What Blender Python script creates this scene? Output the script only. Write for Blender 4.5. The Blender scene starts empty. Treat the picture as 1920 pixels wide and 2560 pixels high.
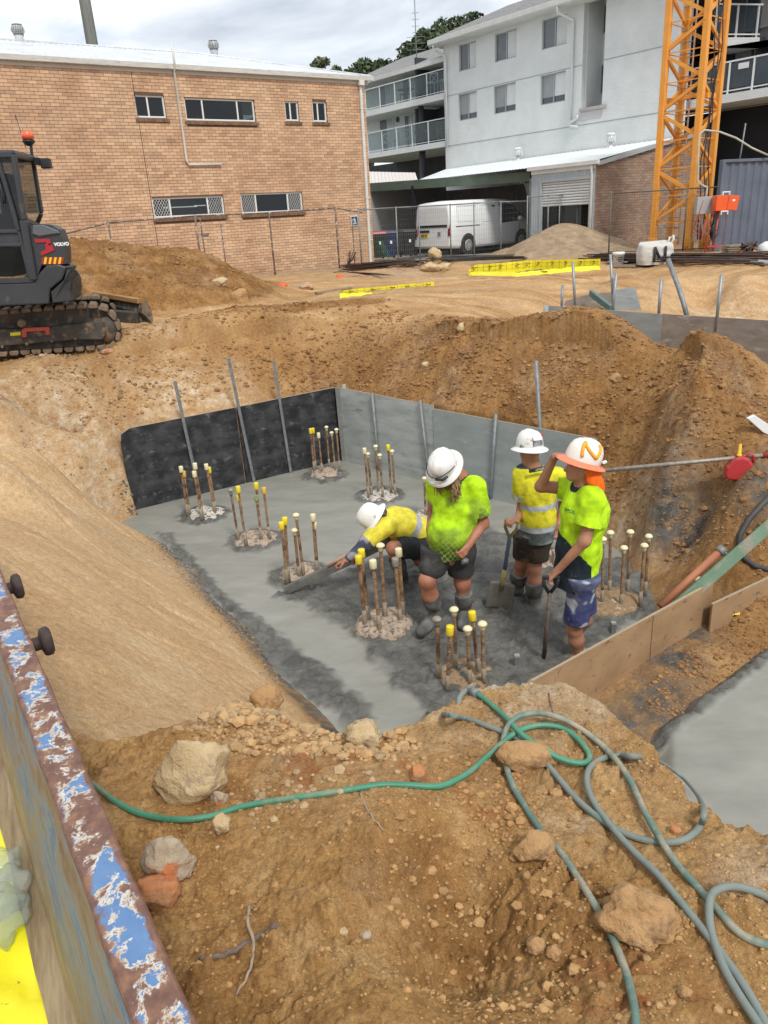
import bpy, bmesh, math, random
import numpy as np
from mathutils import Vector, Matrix
random.seed(7); rng=np.random.default_rng(7)
SC=bpy.context.scene; COL=SC.collection
# ------------------------------------------------------------------ camera
FL=1880.0; PIT=math.radians(21.33); ROL=math.radians(3.4)
_f=np.array([0,math.cos(PIT),-math.sin(PIT)]); _u0=np.array([0,math.sin(PIT),math.cos(PIT)]); _r0=np.array([1.,0,0])
_r=_r0*math.cos(ROL)-_u0*math.sin(ROL); _u=_u0*math.cos(ROL)+_r0*math.sin(ROL)
cd=bpy.data.cameras.new('camera'); cam=bpy.data.objects.new('camera',cd); COL.objects.link(cam)
cd.sensor_fit='VERTICAL'; cd.sensor_height=24.0; cd.lens=24.0*FL/2560.0; cd.clip_start=0.05; cd.clip_end=1500
M=Matrix(((_r[0],_u[0],-_f[0],0),(_r[1],_u[1],-_f[1],0),(_r[2],_u[2],-_f[2],0),(0,0,0,1))); cam.matrix_world=M
SC.camera=cam
# ------------------------------------------------------------------ exposure
SC.view_settings.view_transform='Standard'; SC.view_settings.look='None'; SC.view_settings.gamma=1; SC.view_settings.use_curve_mapping=False
SC.view_settings.exposure=0.80
# ------------------------------------------------------------------ sky: bright broken overcast
SUN_EL=math.radians(50); SUN_AZ=math.radians(158)   # compass style: 0 = +Y, clockwise
w=bpy.data.worlds.new('World'); SC.world=w; w.use_nodes=True
nt=w.node_tree; nt.nodes.clear(); N=nt.nodes; L=nt.links
sky=N.new('ShaderNodeTexSky'); sky.sky_type='NISHITA'; sky.sun_disc=False; sky.sun_elevation=SUN_EL; sky.sun_rotation=SUN_AZ
sky.air_density=1.0; sky.dust_density=2.0
tc=N.new('ShaderNodeTexCoord')
mp=N.new('ShaderNodeMapping'); mp.inputs['Scale'].default_value=(1.0,1.0,2.6); mp.inputs['Location'].default_value=(3.1,1.7,0.4)
n1=N.new('ShaderNodeTexNoise'); n1.inputs['Scale'].default_value=3.4; n1.inputs['Detail'].default_value=9; n1.inputs['Roughness'].default_value=.56; n1.inputs['Distortion'].default_value=.35
n2=N.new('ShaderNodeTexNoise'); n2.inputs['Scale'].default_value=7.0; n2.inputs['Detail'].default_value=8; n2.inputs['Roughness'].default_value=.6
L.new(tc.outputs['Generated'],mp.inputs['Vector']); L.new(mp.outputs['Vector'],n1.inputs['Vector']); L.new(mp.outputs['Vector'],n2.inputs['Vector'])
cr=N.new('ShaderNodeValToRGB'); e=cr.color_ramp; e.elements[0].position=.36; e.elements[0].color=(.58,.65,.75,1); e.elements[1].position=.60; e.elements[1].color=(1.16,1.18,1.20,1)
el=e.elements.new(.48); el.color=(.84,.90,.98,1)
L.new(n1.outputs['Fac'],cr.inputs['Fac'])
sc_=N.new('ShaderNodeVectorMath'); sc_.operation='SCALE'; sc_.inputs['Scale'].default_value=5.9; L.new(cr.outputs['Color'],sc_.inputs[0])
cv=N.new('ShaderNodeMapRange'); cv.inputs[1].default_value=.30; cv.inputs[2].default_value=.46; cv.inputs[3].default_value=.80; cv.inputs[4].default_value=1.0
L.new(n2.outputs['Fac'],cv.inputs[0])
mx=N.new('ShaderNodeMix'); mx.data_type='RGBA'; L.new(cv.outputs[0],mx.inputs[0]); L.new(sky.outputs[0],mx.inputs[6]); L.new(sc_.outputs[0],mx.inputs[7])
bg=N.new('ShaderNodeBackground'); bg.inputs['Strength'].default_value=.10; L.new(mx.outputs[2],bg.inputs['Color'])
wo=N.new('ShaderNodeOutputWorld'); L.new(bg.outputs[0],wo.inputs[0])
# ------------------------------------------------------------------ sun behind thin cloud
sd=bpy.data.lights.new('sun','SUN'); sd.energy=1.5; sd.angle=math.radians(10); sd.color=(1,.955,.88)
so=bpy.data.objects.new('sun',sd); COL.objects.link(so)
sv=Vector((math.sin(SUN_AZ)*math.cos(SUN_EL),math.cos(SUN_AZ)*math.cos(SUN_EL),math.sin(SUN_EL)))
so.rotation_euler=(-sv).to_track_quat('-Z','Y').to_euler(); so.location=sv*60
# ------------------------------------------------------------------ finding places: image ray helpers used while laying out
def ray(x,y): return _f+_r*((x-960)/FL)-_u*((y-1280)/FL)
def onz(x,y,z): r=ray(x,y); return r*(z/r[2])
def ony(x,y,Y): r=ray(x,y); return r*(Y/r[1])
def proj(p): p=np.asarray(p,float); d=p@_f; return 960+FL*(p@_r)/d,1280-FL*(p@_u)/d
def vert_h(x0,y0,z0,ytop):
    "height of something standing at pixel (x0,y0), level z0, whose top shows at pixel row ytop"
    b=onz(x0,y0,z0); lo,hi=0.,20.
    for _ in range(50):
        m=(lo+hi)/2
        if proj(b+[0,0,m])[1]>ytop: lo=m
        else: hi=m
    return lo
VP1=math.radians(55.4); VP2=math.radians(-36.8)
class Pl:
    "vertical plane through p0 running along heading a; local frame u (along), n (out of it, towards the viewer), z"
    def __init__(s,p0,a,base=None):
        s.p=np.array(p0,float); s.d=np.array([math.sin(a),math.cos(a),0.])
        n=np.array([-s.d[1],s.d[0],0.])
        s.n = n if n@s.p<0 else -n
        s.base=s.p.copy(); 
        if base is not None: s.base[2]=base
        s.flip = np.cross(s.d,s.n)[2]  # +1: (u,n,z) right handed
        if s.flip<0: s.d=-s.d
    def hit(s,x,y,off=0.):
        r=ray(x,y); q=s.p+s.n*off; return r*((q@s.n)/(r@s.n))
    def uz(s,x,y,off=0.):
        h=s.hit(x,y,off)-s.base; return float(h@s.d),float(h[2])
    def mat(s):
        return Matrix(((s.d[0],s.n[0],0,s.base[0]),(s.d[1],s.n[1],0,s.base[1]),(0,0,1,s.base[2]),(0,0,0,1)))
# ------------------------------------------------------------------ mesh collector
class MB:
    def __init__(s): s.v=[]; s.f=[]; s.sm=[]
    def add(s,vs,fs,smooth=False):
        o=len(s.v); s.v.extend([tuple(float(c) for c in p) for p in vs]); s.f.extend([tuple(i+o for i in f) for f in fs]); s.sm.extend([smooth]*len(fs)); return s
    def box(s,a,b):
        x0,y0,z0=a; x1,y1,z1=b
        if x0>x1:x0,x1=x1,x0
        if y0>y1:y0,y1=y1,y0
        if z0>z1:z0,z1=z1,z0
        return s.add([(x0,y0,z0),(x1,y0,z0),(x1,y1,z0),(x0,y1,z0),(x0,y0,z1),(x1,y0,z1),(x1,y1,z1),(x0,y1,z1)],
          [(0,3,2,1),(4,5,6,7),(0,1,5,4),(1,2,6,5),(2,3,7,6),(3,0,4,7)])
    def bar(s,p,q,w,h,up=(0,0,1)):
        "rectangular bar from p to q, w wide, h high"
        p=Vector(p);q=Vector(q);d=(q-p).normalized();up=Vector(up)
        sd=d.cross(up)
        if sd.length<1e-4: sd=d.cross(Vector((0,1,0)))
        sd.normalize(); u=sd.cross(d).normalized(); a=sd*(w/2); b=u*(h/2)
        return s.add([p-a-b,p+a-b,p+a+b,p-a+b,q-a-b,q+a-b,q+a+b,q-a+b],[(0,1,2,3),(7,6,5,4),(0,4,5,1),(1,5,6,2),(2,6,7,3),(3,7,4,0)])
    def tube(s,pts,r,seg=8,cap=True,smooth=True):
        P=[Vector(p) for p in pts]; n=len(P); rr=r if hasattr(r,'__len__') else [r]*n
        t0=(P[1]-P[0]).normalized(); a=Vector((0,0,1)) if abs(t0.z)<.9 else Vector((1,0,0)); x=t0.cross(a).normalized()
        vs=[];fs=[]
        for i in range(n):
            t=(P[min(i+1,n-1)]-P[max(i-1,0)])
            if t.length<1e-9: t=t0
            t.normalize(); x=(x-t*x.dot(t))
            if x.length<1e-6: x=t.orthogonal()
            x.normalize(); y=t.cross(x)
            for k in range(seg):
                an=2*math.pi*k/seg; vs.append(P[i]+(x*math.cos(an)+y*math.sin(an))*rr[i])
        for i in range(n-1):
            for k in range(seg):
                k2=(k+1)%seg; fs.append((i*seg+k,i*seg+k2,(i+1)*seg+k2,(i+1)*seg+k))
        s.add(vs,fs,smooth)
        if cap:
            o=len(s.v)-len(vs); s.f.append(tuple(o+k for k in range(seg))[::-1]); s.f.append(tuple(o+(n-1)*seg+k for k in range(seg))); s.sm+= [False,False]
        return s
    def lathe(s,prof,seg=16,o=(0,0,0),axis=(0,0,1),smooth=True,cap=True):
        "profile of (radius, height) along axis"
        ax=Vector(axis).normalized(); x=ax.orthogonal().normalized(); y=ax.cross(x); o=Vector(o); vs=[];fs=[]
        for r,h in prof:
            for k in range(seg):
                an=2*math.pi*k/seg; vs.append(o+ax*h+(x*math.cos(an)+y*math.sin(an))*max(r,1e-4))
        for i in range(len(prof)-1):
            for k in range(seg):
                k2=(k+1)%seg; fs.append((i*seg+k,i*seg+k2,(i+1)*seg+k2,(i+1)*seg+k))
        s.add(vs,fs,smooth)
        if cap:
            b=len(s.v)-len(vs); s.f.append(tuple(b+k for k in range(seg))[::-1]); s.f.append(tuple(b+(len(prof)-1)*seg+k for k in range(seg))); s.sm+=[False,False]
        return s
    def prism(s,poly,a,b,ax='y'):
        "polygon of 2-D points extruded from a to b along ax ('y': points are (x,z); 'z': (x,y); 'x': (y,z))"
        def P(p,t):
            return (p[0],t,p[1]) if ax=='y' else ((p[0],p[1],t) if ax=='z' else (t,p[0],p[1]))
        n=len(poly); vs=[P(p,a) for p in poly]+[P(p,b) for p in poly]
        fs=[tuple(range(n)),tuple(range(n,2*n))[::-1]]+[(i,i+n,(i+1)%n+n,(i+1)%n) for i in range(n)]
        return s.add(vs,fs)
    def build(s,name,mat=None,parent=None,bevel=0,seg=1,fixn=True,sub=0):
        me=bpy.data.meshes.new(name); me.from_pydata(s.v,[],s.f); me.polygons.foreach_set('use_smooth',s.sm)
        if fixn:
            bm=bmesh.new(); bm.from_mesh(me); bmesh.ops.recalc_face_normals(bm,faces=bm.faces); bm.to_mesh(me); bm.free()
        me.update()
        if mat: me.materials.append(mat)
        o=bpy.data.objects.new(name,me); COL.objects.link(o)
        if parent: o.parent=parent
        if bevel:
            m=o.modifiers.new('bevel','BEVEL'); m.width=bevel; m.segments=seg; m.limit_method='ANGLE'; m.angle_limit=math.radians(35)
        if sub:
            m=o.modifiers.new('sub','SUBSURF'); m.levels=sub; m.render_levels=sub
        return o
def thing(name,label,cat,loc=(0,0,0),rz=0,group=None,mat=None):
    o=bpy.data.objects.new(name,None); COL.objects.link(o); o.empty_display_size=.2
    if mat is not None: o.matrix_world=mat
    else: o.location=loc; o.rotation_euler=(0,0,rz)
    o['label']=label; o['category']=cat
    if group: o['group']=group
    return o
def tag(o,label=None,cat=None,group=None,kind=None):
    if label: o['label']=label
    if cat: o['category']=cat
    if group: o['group']=group
    if kind: o['kind']=kind
    return o
def copy_tree(o,parent=None):
    c=o.copy(); COL.objects.link(c); c.parent=parent
    for ch in [x for x in o.children]: copy_tree(ch,c)
    return c
def text_mesh(name,txt,size,mat,parent,loc,rot,ext=.002,ax='CENTER',bold=0.,sx=1.):
    cu=bpy.data.curves.new(name,'FONT'); cu.body=txt; cu.size=size; cu.extrude=ext; cu.align_x=ax; cu.align_y='CENTER'; cu.offset=bold
    o=bpy.data.objects.new(name+'_c',cu); COL.objects.link(o)
    dg=bpy.context.evaluated_depsgraph_get(); me=bpy.data.meshes.new_from_object(o.evaluated_get(dg)); bpy.data.objects.remove(o)
    m=bpy.data.objects.new(name,me); COL.objects.link(m); me.materials.clear(); me.materials.append(mat); m.parent=parent; m.location=loc; m.rotation_euler=rot; m.scale=(sx,1,1)
    return m
# ------------------------------------------------------------------ materials
def node(nt,t,**kw):
    n=nt.nodes.new(t)
    for k,v in kw.items():
        if k[0]=='_': setattr(n,k[1:],v)
        else: n.inputs[k.replace('__',' ')].default_value=v
    return n
_mc={}
def mat(name,c,c2=None,rough=.7,metal=0.,ns=6.,nd=6.,lo=.35,hi=.65,bump=0.,bs=40.,stretch=(1,1,1),c3=None,s3=20.,t3=(.58,.66),spec=.5,coord='Object',bd=.01,trans=0,alpha=1.,sheen=0):
    if name in _mc: return _mc[name]
    m=bpy.data.materials.new(name); m.use_nodes=True; nt=m.node_tree; L=nt.links; B=nt.nodes['Principled BSDF']
    B.inputs['Roughness'].default_value=rough; B.inputs['Metallic'].default_value=metal; B.inputs['Specular IOR Level'].default_value=spec
    B.inputs['Base Color'].default_value=(*c,1)
    tc=node(nt,'ShaderNodeTexCoord'); mp=node(nt,'ShaderNodeMapping'); mp.inputs['Scale'].default_value=stretch; L.new(tc.outputs[coord],mp.inputs['Vector'])
    col=None
    if c2:
        n=node(nt,'ShaderNodeTexNoise',Scale=ns,Detail=nd,Roughness=.6); L.new(mp.outputs[0],n.inputs['Vector'])
        r=nt.nodes.new('ShaderNodeValToRGB'); r.color_ramp.elements[0].position=lo; r.color_ramp.elements[1].position=hi
        r.color_ramp.elements[0].color=(*c,1); r.color_ramp.elements[1].color=(*c2,1); L.new(n.outputs['Fac'],r.inputs['Fac']); col=r.outputs['Color']
    if c3:
        n=node(nt,'ShaderNodeTexNoise',Scale=s3,Detail=5,Roughness=.65); L.new(mp.outputs[0],n.inputs['Vector'])
        r=node(nt,'ShaderNodeMapRange'); r.inputs[1].default_value=t3[0]; r.inputs[2].default_value=t3[1]; L.new(n.outputs['Fac'],r.inputs[0])
        x=node(nt,'ShaderNodeMix',_data_type='RGBA'); L.new(r.outputs[0],x.inputs[0])
        if col: L.new(col,x.inputs[6])
        else: x.inputs[6].default_value=(*c,1)
        x.inputs[7].default_value=(*c3,1); col=x.outputs[2]
    if col: L.new(col,B.inputs['Base Color'])
    if bump:
        n=node(nt,'ShaderNodeTexNoise',Scale=bs,Detail=6,Roughness=.6); L.new(mp.outputs[0],n.inputs['Vector'])
        b=node(nt,'ShaderNodeBump',Strength=bump,Distance=bd); L.new(n.outputs['Fac'],b.inputs['Height']); L.new(b.outputs[0],B.inputs['Normal'])
    if trans: B.inputs['Transmission Weight'].default_value=trans
    if alpha<1: B.inputs['Alpha'].default_value=alpha
    if sheen: B.inputs['Sheen Weight'].default_value=sheen
    _mc[name]=m; return m
def glass_mat(name,tint=(.02,.025,.03),clear=.35,rough=.04):
    if name in _mc: return _mc[name]
    m=bpy.data.materials.new(name); m.use_nodes=True; nt=m.node_tree; nt.nodes.clear(); L=nt.links
    o=nt.nodes.new('ShaderNodeOutputMaterial'); P=nt.nodes.new('ShaderNodeBsdfPrincipled'); P.inputs['Base Color'].default_value=(*tint,1); P.inputs['Roughness'].default_value=rough; P.inputs['Specular IOR Level'].default_value=.8
    T=nt.nodes.new('ShaderNodeBsdfTransparent'); T.inputs['Color'].default_value=(.8,.85,.85,1); X=nt.nodes.new('ShaderNodeMixShader'); X.inputs[0].default_value=1-clear
    L.new(T.outputs[0],X.inputs[1]); L.new(P.outputs[0],X.inputs[2]); L.new(X.outputs[0],o.inputs[0]); _mc[name]=m; return m
def emis_mat(name,c,s):
    if name in _mc: return _mc[name]
    m=bpy.data.materials.new(name); m.use_nodes=True; B=m.node_tree.nodes['Principled BSDF']; B.inputs['Base Color'].default_value=(*c,1); B.inputs['Emission Color'].default_value=(*c,1); B.inputs['Emission Strength'].default_value=s
    _mc[name]=m; return m
WHITE_PAINT=mat('white_paint',(.76,.78,.78),(.68,.70,.70),rough=.5,ns=3)
GALV=mat('galvanised',(.23,.26,.28),(.32,.35,.37),rough=.5,metal=.55,ns=9)
DGALV=mat('dull_steel',(.17,.19,.20),(.27,.29,.30),rough=.6,metal=.4,ns=14,c3=(.25,.20,.15),s3=10,t3=(.6,.7))
RUST=mat('rusty_steel',(.075,.034,.020),(.15,.072,.040),rough=.85,ns=22,bump=.3,bs=90)
BLACK=mat('black_plastic',(.014,.015,.017),(.03,.03,.033),rough=.45,ns=8)
# ------------------------------------------------------------------ numpy noise
_perm=np.random.default_rng(3).permutation(512); _perm=np.concatenate([_perm,_perm,_perm])
_g=np.random.default_rng(4).normal(size=(512,3)); _g/=np.linalg.norm(_g,axis=1)[:,None]
def noise2(x,y,seed=0):
    x=np.asarray(x,float)+seed*17.3; y=np.asarray(y,float)+seed*9.1
    xi=np.floor(x).astype(int); yi=np.floor(y).astype(int); xf=x-xi; yf=y-yi; u=xf*xf*xf*(xf*(xf*6-15)+10); v=yf*yf*yf*(yf*(yf*6-15)+10)
    def G(a,b,dx,dy):
        h=_perm[(_perm[a&511]+b)&511]; g=_g[h]; return g[...,0]*dx+g[...,1]*dy
    a=G(xi,yi,xf,yf); b=G(xi+1,yi,xf-1,yf); c=G(xi,yi+1,xf,yf-1); d=G(xi+1,yi+1,xf-1,yf-1)
    return (a*(1-u)+b*u)*(1-v)+(c*(1-u)+d*u)*v
def noise3(x,y,z,seed=0):
    x=np.asarray(x,float)+seed*17.3; y=np.asarray(y,float)+seed*9.1; z=np.asarray(z,float)+seed*5.7
    xi=np.floor(x).astype(int); yi=np.floor(y).astype(int); zi=np.floor(z).astype(int); xf=x-xi; yf=y-yi; zf=z-zi
    f=lambda t:t*t*t*(t*(t*6-15)+10); u=f(xf); v=f(yf); w_=f(zf); r=0
    for i in (0,1):
        for j in (0,1):
            for k in (0,1):
                h=_perm[(_perm[(_perm[(xi+i)&511]+yi+j)&511]+zi+k)&511]; g=_g[h]
                r=r+(g[...,0]*(xf-i)+g[...,1]*(yf-j)+g[...,2]*(zf-k))*(u if i else 1-u)*(v if j else 1-v)*(w_ if k else 1-w_)
    return r
def fbm(x,y,oct=4,seed=0,gain=.5):
    s=0;a=1
    for i in range(oct): s=s+a*noise2(x*2**i,y*2**i,seed+i); a*=gain
    return s
def sdpoly(px,py,poly):
    "signed distance to polygon, negative inside"
    px=np.asarray(px,float); py=np.asarray(py,float); d=np.full(px.shape,1e9); ins=np.zeros(px.shape,bool); n=len(poly)
    for i in range(n):
        ax,ay=poly[i][:2]; bx,by=poly[(i+1)%n][:2]; ex=bx-ax; ey=by-ay; wx=px-ax; wy=py-ay
        t=np.clip((wx*ex+wy*ey)/(ex*ex+ey*ey+1e-12),0,1); d=np.minimum(d,(wx-ex*t)**2+(wy-ey*t)**2)
        c=((ay>py)!=(by>py)); xx=(bx-ax)*(py-ay)/((by-ay) if abs(by-ay)>1e-12 else 1e-12)+ax; ins^= (c&(px<xx))
    d=np.sqrt(d); return np.where(ins,-d,d)
def sstep(a,b,x): t=np.clip((x-a)/(b-a),0,1); return t*t*(3-2*t)
# ================================================================== TERRAIN
H=-3.4
_pa=onz(338,1275,H)[:2]; _pb=onz(853,1150,H)[:2]; _pc=onz(1480,1310,H)[:2]       # pit floor corners along the formwork
def q(*p): 
    return [tuple(onz(a,b,c)) for a,b,c in p]
def yy(*p): return [tuple(ony(a,b,c)) for a,b,c in p]
_e0=np.array([-.92,5.26]); _e1=np.array([-.50188,.86494]); _en=np.array([-.86494,-.50188])
def lslope(x,y): return H+.8*((x-_e0[0])*_en[0]+(y-_e0[1])*_en[1])
G=q((0,905,-1.5),(150,892,-1.48),(290,872,-1.45),(480,852,-1.45),(640,828,-1.45),(752,812,-1.46),(880,795,-1.44),(1000,778,-1.4),
 (400,800,-1.42),(400,740,-1.42),(700,770,-1.42),(700,740,-1.42),(960,740,-1.42),(1200,725,-1.43),(1330,735,-1.46),(1100,755,-1.40),
 (845,735,-1.45),(1080,715,-1.45),(1100,685,-1.48),(1300,665,-1.52),(1500,655,-1.5),(1750,652,-1.48),(1900,655,-1.48),(1400,700,-1.46),(1550,690,-1.46),
 (0,950,-1.62),(150,945,-1.66),(0,1020,-1.80),(120,1040,-1.98),(220,1020,-2.0),(210,1120,-2.42),(100,1130,-2.26),(0,1120,-2.05),
 (330,905,-1.58),(300,960,-1.85),(300,1025,-2.2),(450,900,-1.6),(450,950,-1.85),(470,1000,-2.18),(560,880,-1.62),(650,875,-1.62),(640,930,-1.92),(650,975,-2.22),
 (760,850,-1.58),(780,880,-1.85),(780,930,-2.05),(800,960,-2.28),(880,860,-1.50),(850,905,-1.85),
 (900,930,-2.0),(900,968,-2.27),(1000,850,-1.55),(1000,920,-1.9),(1050,990,-2.25),(1100,850,-1.58),(1150,930,-1.85),(1200,1000,-2.18),
 (1250,850,-1.52),(1350,900,-1.68),(1350,970,-1.95),(1400,1040,-2.2),(1150,795,-1.46),(1250,800,-1.50),
 (1380,812,-1.58),(1480,808,-1.58),(1560,820,-1.60),(1640,842,-1.62),(1700,860,-1.55),(1745,826,-1.30),(1790,842,-1.37),(1830,880,-1.5),(1880,930,-1.7),(1940,960,-1.85),
 (1450,880,-1.6),(1560,880,-1.62),(1650,880,-1.52),(1700,900,-1.50),(1750,920,-1.60),(1850,980,-1.88),(1500,950,-1.85),(1600,960,-1.80),(1700,1000,-1.85),
 (1480,1040,-2.3),(1560,1060,-2.45),(1490,1120,-2.55),(1560,1150,-2.62),(1420,1110,-2.45),(1620,1080,-2.3),(1680,1080,-2.15),(1760,1060,-2.0),(1900,1080,-2.05),
 (1700,1150,-2.32),(1640,1180,-2.45),(1560,1240,-2.9),(1520,1300,-3.2),(1840,1200,-2.38),(1930,1200,-2.35),(1750,1280,-2.7),(1650,1300,-2.9),(1600,1360,-3.25),(1850,1330,-2.72),(1930,1330,-2.7),
 (1740,1380,-3.08),(1720,1425,-3.38),(1830,1420,-3.0),(1920,1400,-2.95),(1860,1455,-3.08),(1930,1445,-3.08))
G+=q((1640,1700,-3.40),(1750,1620,-3.38),(1850,1560,-3.36),(1930,1500,-3.34),(1930,1580,-3.37),(1800,1700,-3.43),(1700,1780,-3.43))
# pit floor below the concrete and the second pour
for p in ((-2.4,8.9),(-1.5,9.2),(-.4,10.3),(0,9),(1,8.4),(1.8,7.6),(-1.2,7.6),(0,7),(1.3,6.2),(2.2,6.4),(-.2,5.8),(.6,5.2),(-.5,5.2),(.1,4.2),(.9,4.4),(2.0,4.0),(2.6,4.6),(3,4.2),(3.4,3.2),(2.4,3.0),(1.6,3.4)): G.append((p[0],p[1],-3.56))
G+=q((1400,822,-1.74),(1480,824,-1.78),(1560,838,-1.80),(1630,860,-1.82),(1700,880,-1.75))
# second pit behind the far formwork and its back bank
G+=q((1500,745,-1.95),(1500,705,-1.62),(1600,715,-1.75),(1700,700,-1.68),(1700,750,-2.05),(1850,700,-1.66),(1850,770,-2.2),(1400,742,-1.7),(1930,760,-2.15),(1560,772,-2.3),(1760,780,-2.35))
G+=[(4.0,12.4,-2.6),(5.2,11.3,-2.7),(6.4,10.2,-2.7),(3.1,12.9,-2.2)]
# spoil heap behind the excavator
G+=yy((168,599,15.5),(240,600,15.8),(312,610,16),(440,620,16.3),(498,624,16.6),(550,652,16.4),(613,680,16.2),(665,708,16))
G+=yy((200,650,14.6),(330,660,14.8),(430,680,14.8),(520,690,15.2),(590,715,15.2),(200,720,13.5),(340,730,13.7),(450,740,13.9),(560,740,14.4),(640,740,14.8))
G+=[tuple(v) for v in q((330,800,-1.42),(420,790,-1.40),(560,775,-1.40),(700,748,-1.42),(760,728,-1.44))]
G+=[(-5.4,18.2,-.9),(-3.5,18.6,-1.1),(-7.5,17.5,-.9),(-9,16,-1.0),(-8,14,-1.2),(-9,11,-1.4),(-12,10,-1.45),(-6.5,12.5,-1.3),(-6.5,10.3,-1.42),(-4.6,10.9,-1.42),(-3.9,11.8,-1.42)]
G+=[(-1.5,20,-1.46),(-3.5,21,-1.46),(0,24,-1.5),(-.3,27.5,-1.52),(3,26,-1.55),(5,30,-1.6),(1,34,-1.62),(8,34,-1.62),(-2,40,-1.62),(14,40,-1.6),(14,26,-1.5),(20,30,-1.5),(12,20,-1.46),(10,17,-1.45),(-14,20,-1.5),(-16,5,-1.5),(-16,40,-1.6),(24,40,-1.6),(20,12,-1.5),(12,8,-1.7),(8,5,-2.2),(6,3,-2.4),(30,0,-1.6),(-20,-6,-1.5)]
# grey heap by the crane
G+=yy((1400,558,27.5),(1450,562,27.6),(1340,590,27),(1500,580,27.3),(1290,625,26.5),(1560,600,27),(1600,622,27),(1400,610,26),(1490,612,26.2))+[(6,29.5,-1.5),(9,29.5,-1.5)]
G+=q((1270,648,-1.52),(1420,650,-1.52),(1610,650,-1.5))
# small heap with boulders on the far bench
G+=yy((1075,650,21.5),(1120,655,21.4))+q((1020,690,-1.47),(1170,672,-1.48),(1080,700,-1.46))
# left cut slope
for x,y in ((200,1200),(100,1250),(0,1250),(330,1320),(200,1350),(60,1400),(430,1430),(300,1500),(150,1550),(500,1560),(380,1650),(200,1700),(0,1600),(560,1650),(300,1780),(100,1850)):
    r=ray(x,y); t=(H-.8*(_e0@_en))/(r[2]-.8*(r[:2]@_en)); G.append(tuple(r*t))
for p in ((-2.2,8.6),(-3.0,9.4),(-1.4,7.2),(-1.0,6.4),(-.6,5.6),(-.3,5.0),(.1,4.4)): pass
for s in (0,1.5,3,4.5):
    for dd in (-.25,.4,.9,1.5): p=_e0+_e1*s+_en*dd; G.append((p[0],p[1],max(H-.16,H+.8*dd)))
G+=[(-3.4,6.6,-1.85),(-3.6,5,-1.7),(-3.0,4.0,-1.75),(-2.6,2.6,-1.75),(-3.2,1.2,-1.7),(-6,3,-1.6),(-5.6,7,-1.6)]
G+=[(.3,3.0,-3.0),(0,1.5,-2.2),(2,1.0,-2.8)]
# near plateau the photographer stands on
PN=q((480,2560,-1.60),(650,2500,-1.62),(820,2450,-1.60),(960,2420,-1.57),(1040,2500,-1.62),(1120,2440,-1.93),(1150,2540,-2.0),(1250,2480,-1.74),(1400,2500,-1.76),(1600,2500,-1.72),(1900,2500,-1.70),
 (420,2200,-1.70),(600,2250,-1.68),(800,2200,-1.62),(1000,2250,-1.72),(1100,2280,-1.90),(1150,2200,-1.87),(1300,2250,-1.78),(1550,2300,-1.74),(1800,2300,-1.71),(1940,2300,-1.71),
 (300,2050,-1.78),(600,2000,-1.76),(900,2000,-1.68),(1050,2050,-1.70),(1200,2050,-1.80),(1500,2050,-1.77),(1750,2080,-1.74),(1900,2120,-1.72),
 (230,1830,-2.0),(350,1830,-1.92),(480,1810,-1.87),(640,1735,-1.80),(700,1770,-1.82),(860,1800,-1.84),(960,1808,-1.86),(1060,1770,-1.82),(1140,1715,-1.80),(1230,1685,-1.78),(1380,1670,-1.78),(1440,1695,-1.80),(1560,1775,-1.82),(1680,1870,-1.80),(1760,1965,-1.80),(1920,2065,-1.78),
 (250,1950,-1.88),(500,1900,-1.83),(700,1850,-1.80),(900,1880,-1.78),(1150,1850,-1.80),(1400,1800,-1.79),(1300,1900,-1.80),(1550,1950,-1.78),(120,2300,-1.7),(0,2500,-1.62))
PN+=[(-1.5,1.5,-1.72),(-1.2,2.6,-2.0),(-1.8,2.4,-2.0),(-2.5,1,-1.7),(-1,.2,-1.6),(0,.2,-1.6),(1,.2,-1.66),(2,.5,-1.7),(0,-1.5,-1.6),(2,1.5,-1.72),(3,1.8,-1.75),(4,1,-1.7)]
_cut=q((600,1715,-1.84),(640,1722,-1.80),(690,1745,-1.82),(740,1775,-1.83),(860,1797,-1.84),(960,1803,-1.86),(1060,1765,-1.82),(1140,1710,-1.80),(1230,1680,-1.78),(1380,1664,-1.78),(1440,1688,-1.80),(1500,1728,-1.82),(1560,1768,-1.82),(1600,1798,-1.82),(1680,1862,-1.80),(1760,1960,-1.80),(1830,2015,-1.79),(1925,2058,-1.78))
_PL=0
PLAT=[(-6,-6),(-6,1.2),(-2.6,1.6)]+[tuple(p[:2]) for p in q((60,1930,-2.05),(200,1850,-2.08),(330,1815,-1.98),(480,1778,-1.90))]+[p[:2] for p in _cut]+[(1.6,1.35),(3,.9),(6,.6),(6,-6)]
def rbf(pts,c=.2):
    P=np.array(pts); A=np.sqrt(((P[:,None,:2]-P[None,:,:2])**2).sum(2)+c*c); n=len(P)
    K=np.zeros((n+3,n+3)); K[:n,:n]=A-np.eye(n)*.03*0; K[:n,n]=1; K[:n,n+1:]=P[:,:2]; K[n,:n]=1; K[n+1:,:n]=P[:,:2].T
    K[:n,:n]-=np.eye(n)*.02
    w=np.linalg.lstsq(K,np.concatenate([P[:,2],[0,0,0]]),rcond=None)[0]
    def f(x,y):
        x=np.asarray(x,float); y=np.asarray(y,float); sh=x.shape; X=x.ravel(); Y=y.ravel(); o=np.empty(len(X))
        for i in range(0,len(X),40000):
            a=X[i:i+40000,None]-P[None,:,0]; b=Y[i:i+40000,None]-P[None,:,1]
            o[i:i+40000]=np.sqrt(a*a+b*b+c*c)@w[:n]+w[n]+w[n+1]*X[i:i+40000]+w[n+2]*Y[i:i+40000]
        return o.reshape(sh)
    return f
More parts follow.
